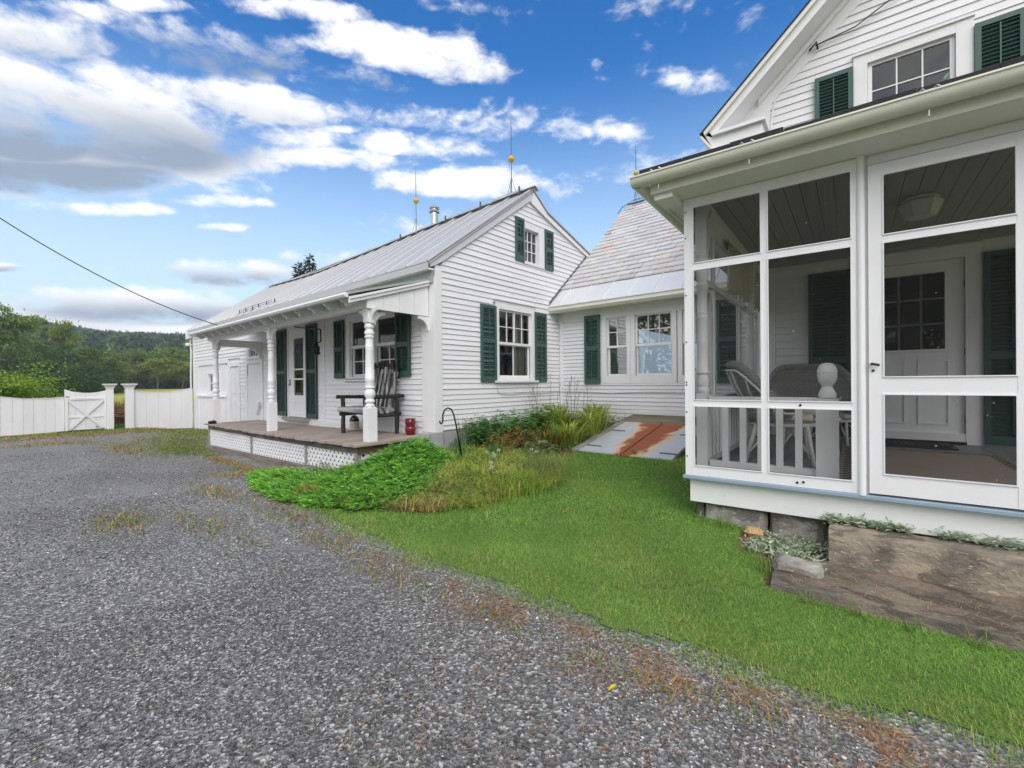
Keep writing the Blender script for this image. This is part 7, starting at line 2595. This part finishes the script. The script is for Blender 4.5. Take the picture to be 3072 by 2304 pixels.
seq = [(177.5, 110, 1.45, 'dark round tree left of the airy tree, partly outside the picture'), (174.2, 116, 1.10, 'dark round tree seen through the airy tree'), (171.8, 112, .92, 'dark round tree behind the umbrella tree'),
       (166.6, 138, .72, 'dark low tree at the far field edge right of the gate gap'), (164.6, 140, .66, 'dark low tree at the far field edge near the barn')]
for i, (az, ds, sc, lb) in enumerate(seq):
    place(dkt, lb, az, ds, sc, i * 1.7, i == 0, GD)
GY = 'yellow-green trees at the field edge'
seq = [(170.9, 118, 1.12, 'yellow-green round tree just right of the umbrella tree'), (169.2, 120, .98, 'broad yellow-green tree left of the gate posts'), (168.1, 124, .78, 'small yellow-green tree above the left gate post'), (165.2, 132, 1.08, 'bright green tree above the swooping fence'), (163.2, 134, 1.0, 'light green tree beside the barn corner')]
for i, (az, ds, sc, lb) in enumerate(seq):
    place(ygt, lb, az, ds, sc, i * 2.1, i == 0, GY)
GM = 'mid green trees at the foot of the hill'
seq = [(172.6, 134, 1.2, 'mid green tree behind the thin sparse tree'), (170.2, 138, 1.15, 'mid green tree at the hill foot, left of the gate'), (167.2, 146, 1.15, 'mid green tree at the hill foot over the gate gap'), (165.9, 148, 1.25, 'taller mid green tree over the swooping fence'), (164.2, 143, 1.28, 'tallest mid green tree at the hill foot near the barn'),
       (162.3, 142, 1.2, 'mid green tree partly behind the barn corner'), (175.6, 126, 1.3, 'mid green tree low behind the airy tree'), (178.0, 125, 1.3, 'mid green tree outside the left edge')]
for i, (az, ds, sc, lb) in enumerate(seq):
    place(rnd, lb, az, ds, sc, i * .9, i == 0, GM)
brt = tree_proto('bright_shrub', 2.35, rblobs(46, 2.15, 1.75, .2, .62), 15000, .085, [(.20, .35, .04), (.27, .42, .05), (.32, .44, .065), (.12, .23, .04)], None, .05, 6, 'bright lime green shrub just behind the left fence', 'shrub')
place(brt, brt['label'], 176.5, 23.5, 1.0, .4, True)
brt2 = place(brt, 'bright lime green shrub at the left picture edge behind the fence', 179.8, 24.0, 1.05, 2.2, group=None)
# conifers
def spruce_proto(label, h, r, n, cols):
    t_ = thing('spruce', label, 'tree', (0, 0, 0), FM)
    MB().tube([(0, 0, -.3), (0, 0, h * .5), (0, 0, h)], [.018 * h, .010 * h, .002 * h], 8).build('trunk', M_bark, t_)
    z = h * (1 - rng.random(n) ** .62 * .93)
    a0 = rng.integers(0, 9, n) * .7 + np.floor(z / h * 22) * 1.3 + rng.normal(0, .22, n)
    rr_ = r * (1 - z / h) ** .85 * rng.uniform(.15, 1.08, n)
    tier = (z / h * 22) % 1
    P = np.stack([rr_ * np.cos(a0), rr_ * np.sin(a0), z - rr_ * .28 - tier * .012 * h], -1)
    D = unit(np.stack([np.cos(a0), np.sin(a0), rng.normal(-.25, .3, n)], -1) + rng.normal(0, .3, (n, 3)))
    N = unit(np.array([0, 0, 1.0]) + rng.normal(0, .4, (n, 3)))
    v, f = leaf_quads(P, D, N, rng.uniform(.6, 1.2, n) * h * .045, rng.uniform(.6, 1, n) * h * .017)
    o = np_mesh('crown', v, f, M_tree, np.repeat(pick(cols, n, None, .25), 4, 0))
    o.parent = t_
    return t_


SG = [(.016, .034, .016), (.025, .048, .022), (.035, .058, .028)]
sp = spruce_proto('dark spruce top showing over the metal ridge', 15.4, 3.0, 3600, SG)
place(sp, sp['label'], 151.05, 60, 1.13, 0, True)
place(sp, 'second spruce top, slightly lower and left, over the metal ridge', 152.2, 62, 1.09, 1.2)
x, y = -11.4, -8.6
sp2 = place(sp, 'spruce across the drive, mirrored in the wing windows', 0, 1, .82, 2.0)
sp2.location = (x, y, -.2)
sp3 = place(rnd, 'broad tree across the drive, mirrored in the porch windows', 0, 1, 1.3, 1.0)
sp3.location = (2.5, -24, -.2)
sp3.pop('group', None)
bt = place(rnd, 'leafy tree behind the farmhouse roof', 0, 1, 1.72, 1.4)
bt.location = (3.2, 26.0, 0)
bt.pop('group', None)

# dead corn rows and brush seen through the gate gap
n = 2600
q = np.stack([rng.uniform(-23.4, -21.6, n), rng.uniform(2.0, 5.2, n)], -1)
w_ = np.stack([AXV.x * q[:, 0] + BXV.x * q[:, 1], AXV.y * q[:, 0] + BXV.y * q[:, 1]], -1)
P = np.concatenate([w_, (G(w_[:, 0], w_[:, 1]))[:, None]], 1)
v, f, k = blade_strips(P, rdir(n), rng.uniform(.5, 1.12, n), rng.uniform(.05, .3, n), rng.uniform(.012, .03, n), seg=4, drop=.1)
np_mesh('dry_reeds', v, f, M_leaf, np.repeat(pick([(.24, .15, .07), (.33, .24, .11), (.15, .08, .04), (.16, .17, .05)], n, None, .2), k, 0), kind='stuff', label='dry brown stalks standing behind the gate gap')
bp = thing('brush_pile', 'low pile of reddish brown sticks behind the gate gap', 'brush pile', (-20.9, 3.1, -.2), FE)
rb = random.Random(2)
M_stick = wood_mat('red_brown_sticks', (.09, .035, .025), (.22, .10, .07), 'x')
for i in range(26):
    y0_ = 2.5 + rb.uniform(0, 1.2)
    z = -.08 + rb.uniform(0, .42)
    MB().tube([(-20.9 + rb.uniform(-.3, .3), y0_ - .6, z + rb.uniform(-.06, .06)), (-20.9 + rb.uniform(-.3, .3), y0_ + .6, z + rb.uniform(-.06, .06))], rb.uniform(.015, .035), 6).build('stick', M_stick, bp)
# green strip behind the gap
n = 9000
q = np.stack([rng.uniform(-21.2, -18.0, n), rng.uniform(1.2, 4.4, n)], -1)
w_ = np.stack([AXV.x * q[:, 0] + BXV.x * q[:, 1], AXV.y * q[:, 0] + BXV.y * q[:, 1]], -1)
P = np.concatenate([w_, (G(w_[:, 0], w_[:, 1]) - .02)[:, None]], 1)
v, f, k = blade_strips(P, rdir(n), rng.uniform(.05, .12, n), rng.uniform(.02, .08, n), rng.uniform(.012, .02, n), seg=2)
np_mesh('back_grass', v, f, M_leaf, np.repeat(pick([(.07, .17, .03), (.10, .20, .035)], n, None, .2), k, 0), kind='stuff', label='green grass behind the gate gap')
# undergrowth along the field edge
n = 5200
az = np.radians(rng.uniform(158, 182, n))
dd_ = rng.normal(150, 5, n)
P = np.stack([dd_ * np.cos(az), dd_ * np.sin(az), np.zeros(n)], -1)
P[:, 2] = G(P[:, 0], P[:, 1]) + rng.uniform(0, 3.6, n)
v, f = leaf_quads(P, rng.normal(0, 1, (n, 3)), rng.normal(0, .6, (n, 3)) + np.array([0, 0, .6]), rng.uniform(.7, 1.6, n), rng.uniform(.6, 1.2, n))
np_mesh('undergrowth', v, f, M_leaf, np.repeat(pick(DG, n, [.4, .3, .2, .1], .2), 4, 0), kind='stuff', label='dark undergrowth along the far field edge')

# hill forest: crowns over the slope
NT = 2500
per = 64
az = np.radians(rng.uniform(152, 188, NT))
tt = rng.random(NT) ** .8
d = 168 + 500 * tt
crest = 45 + 4 * np.sin(az * 5.3 + 3.4) + 2 * np.sin(az * 23)
zg = .3 + crest * (tt ** .85) * 1.18
cx, cy = d * np.cos(az), d * np.sin(az)
rad = rng.uniform(2.6, 5.0, NT)
hh = rng.uniform(6, 10.5, NT)
conif = rng.random(NT) < .22
dv = unit(rng.normal(0, 1, (NT, per, 3)))
dv[..., 2] = np.abs(dv[..., 2]) * 1.0 - .15
R_ = rng.uniform(.75, 1.08, (NT, per))
C0 = np.stack([cx, cy, zg + hh * .55], -1)[:, None]
sc = np.stack([rad, rad, hh * .5], -1)[:, None]
Pb = dv * R_[..., None]
zc = Pb[..., 2]
cone = np.where(conif[:, None], np.clip(1.05 - zc, .05, 1.2) * .75, 1.0)
Pb[..., 0] *= cone
Pb[..., 1] *= cone
P = (C0 + Pb * sc * np.where(conif, 1.15, 1.0)[:, None, None]).reshape(-1, 3)
D = unit(rng.normal(0, 1, (NT * per, 3)))
N = unit(dv.reshape(-1, 3) + rng.normal(0, .5, (NT * per, 3)))
v, f = leaf_quads(P, D, N, rng.uniform(1.3, 2.6, NT * per), rng.uniform(1.0, 2.0, NT * per))
tc_ = np.where(conif[:, None], pick([(.03, .06, .032), (.04, .075, .04)], NT, None, .15), pick([(.050, .10, .034), (.068, .13, .042), (.095, .155, .045), (.14, .19, .05), (.05, .09, .046)], NT, [.3, .28, .2, .1, .12], .18))
c = np.repeat(tc_, per, 0) * (1 + rng.normal(0, .2, (NT * per, 1)))
np_mesh('hill_forest', v, f, M_leaf, np.repeat(np.clip(c, .004, .5), 4, 0), kind='stuff', label='mixed forest covering the far hill')

# haze between here and the hill
hz = MB().box(-1750, 1750, -1750, 1750, -4.5, 96).build('haze', None or bpy.data.materials.new('air'), None, base=(0, 0, -4.5), kind='stuff')
hm = hz.data.materials[0]
hm.use_nodes = True
ht = hm.node_tree
ht.nodes.clear()
ho = ht.nodes.new('ShaderNodeOutputMaterial')
pv = ht.nodes.new('ShaderNodeVolumePrincipled')
pv.inputs['Color'].default_value = (.80, .88, 1.0, 1)
pv.inputs['Density'].default_value = 0.00055
ht.links.new(pv.outputs[0], ho.inputs['Volume'])

q_ = (-0.748, 1.618, 0.012)
MB().hexa([(q_[0] + u * .0035 + t_ * .012, q_[1] - u * .002 + t_ * .042, q_[2] + w) for w in (.004, .010) for t_ in (-.5, .5) for u in (-1, 1)]).build('yellow_stick', simple('yellow_paint', (.75, .56, .04), .5), None, base=q_, label='small bright yellow stick lying on the gravel', cat='stick')
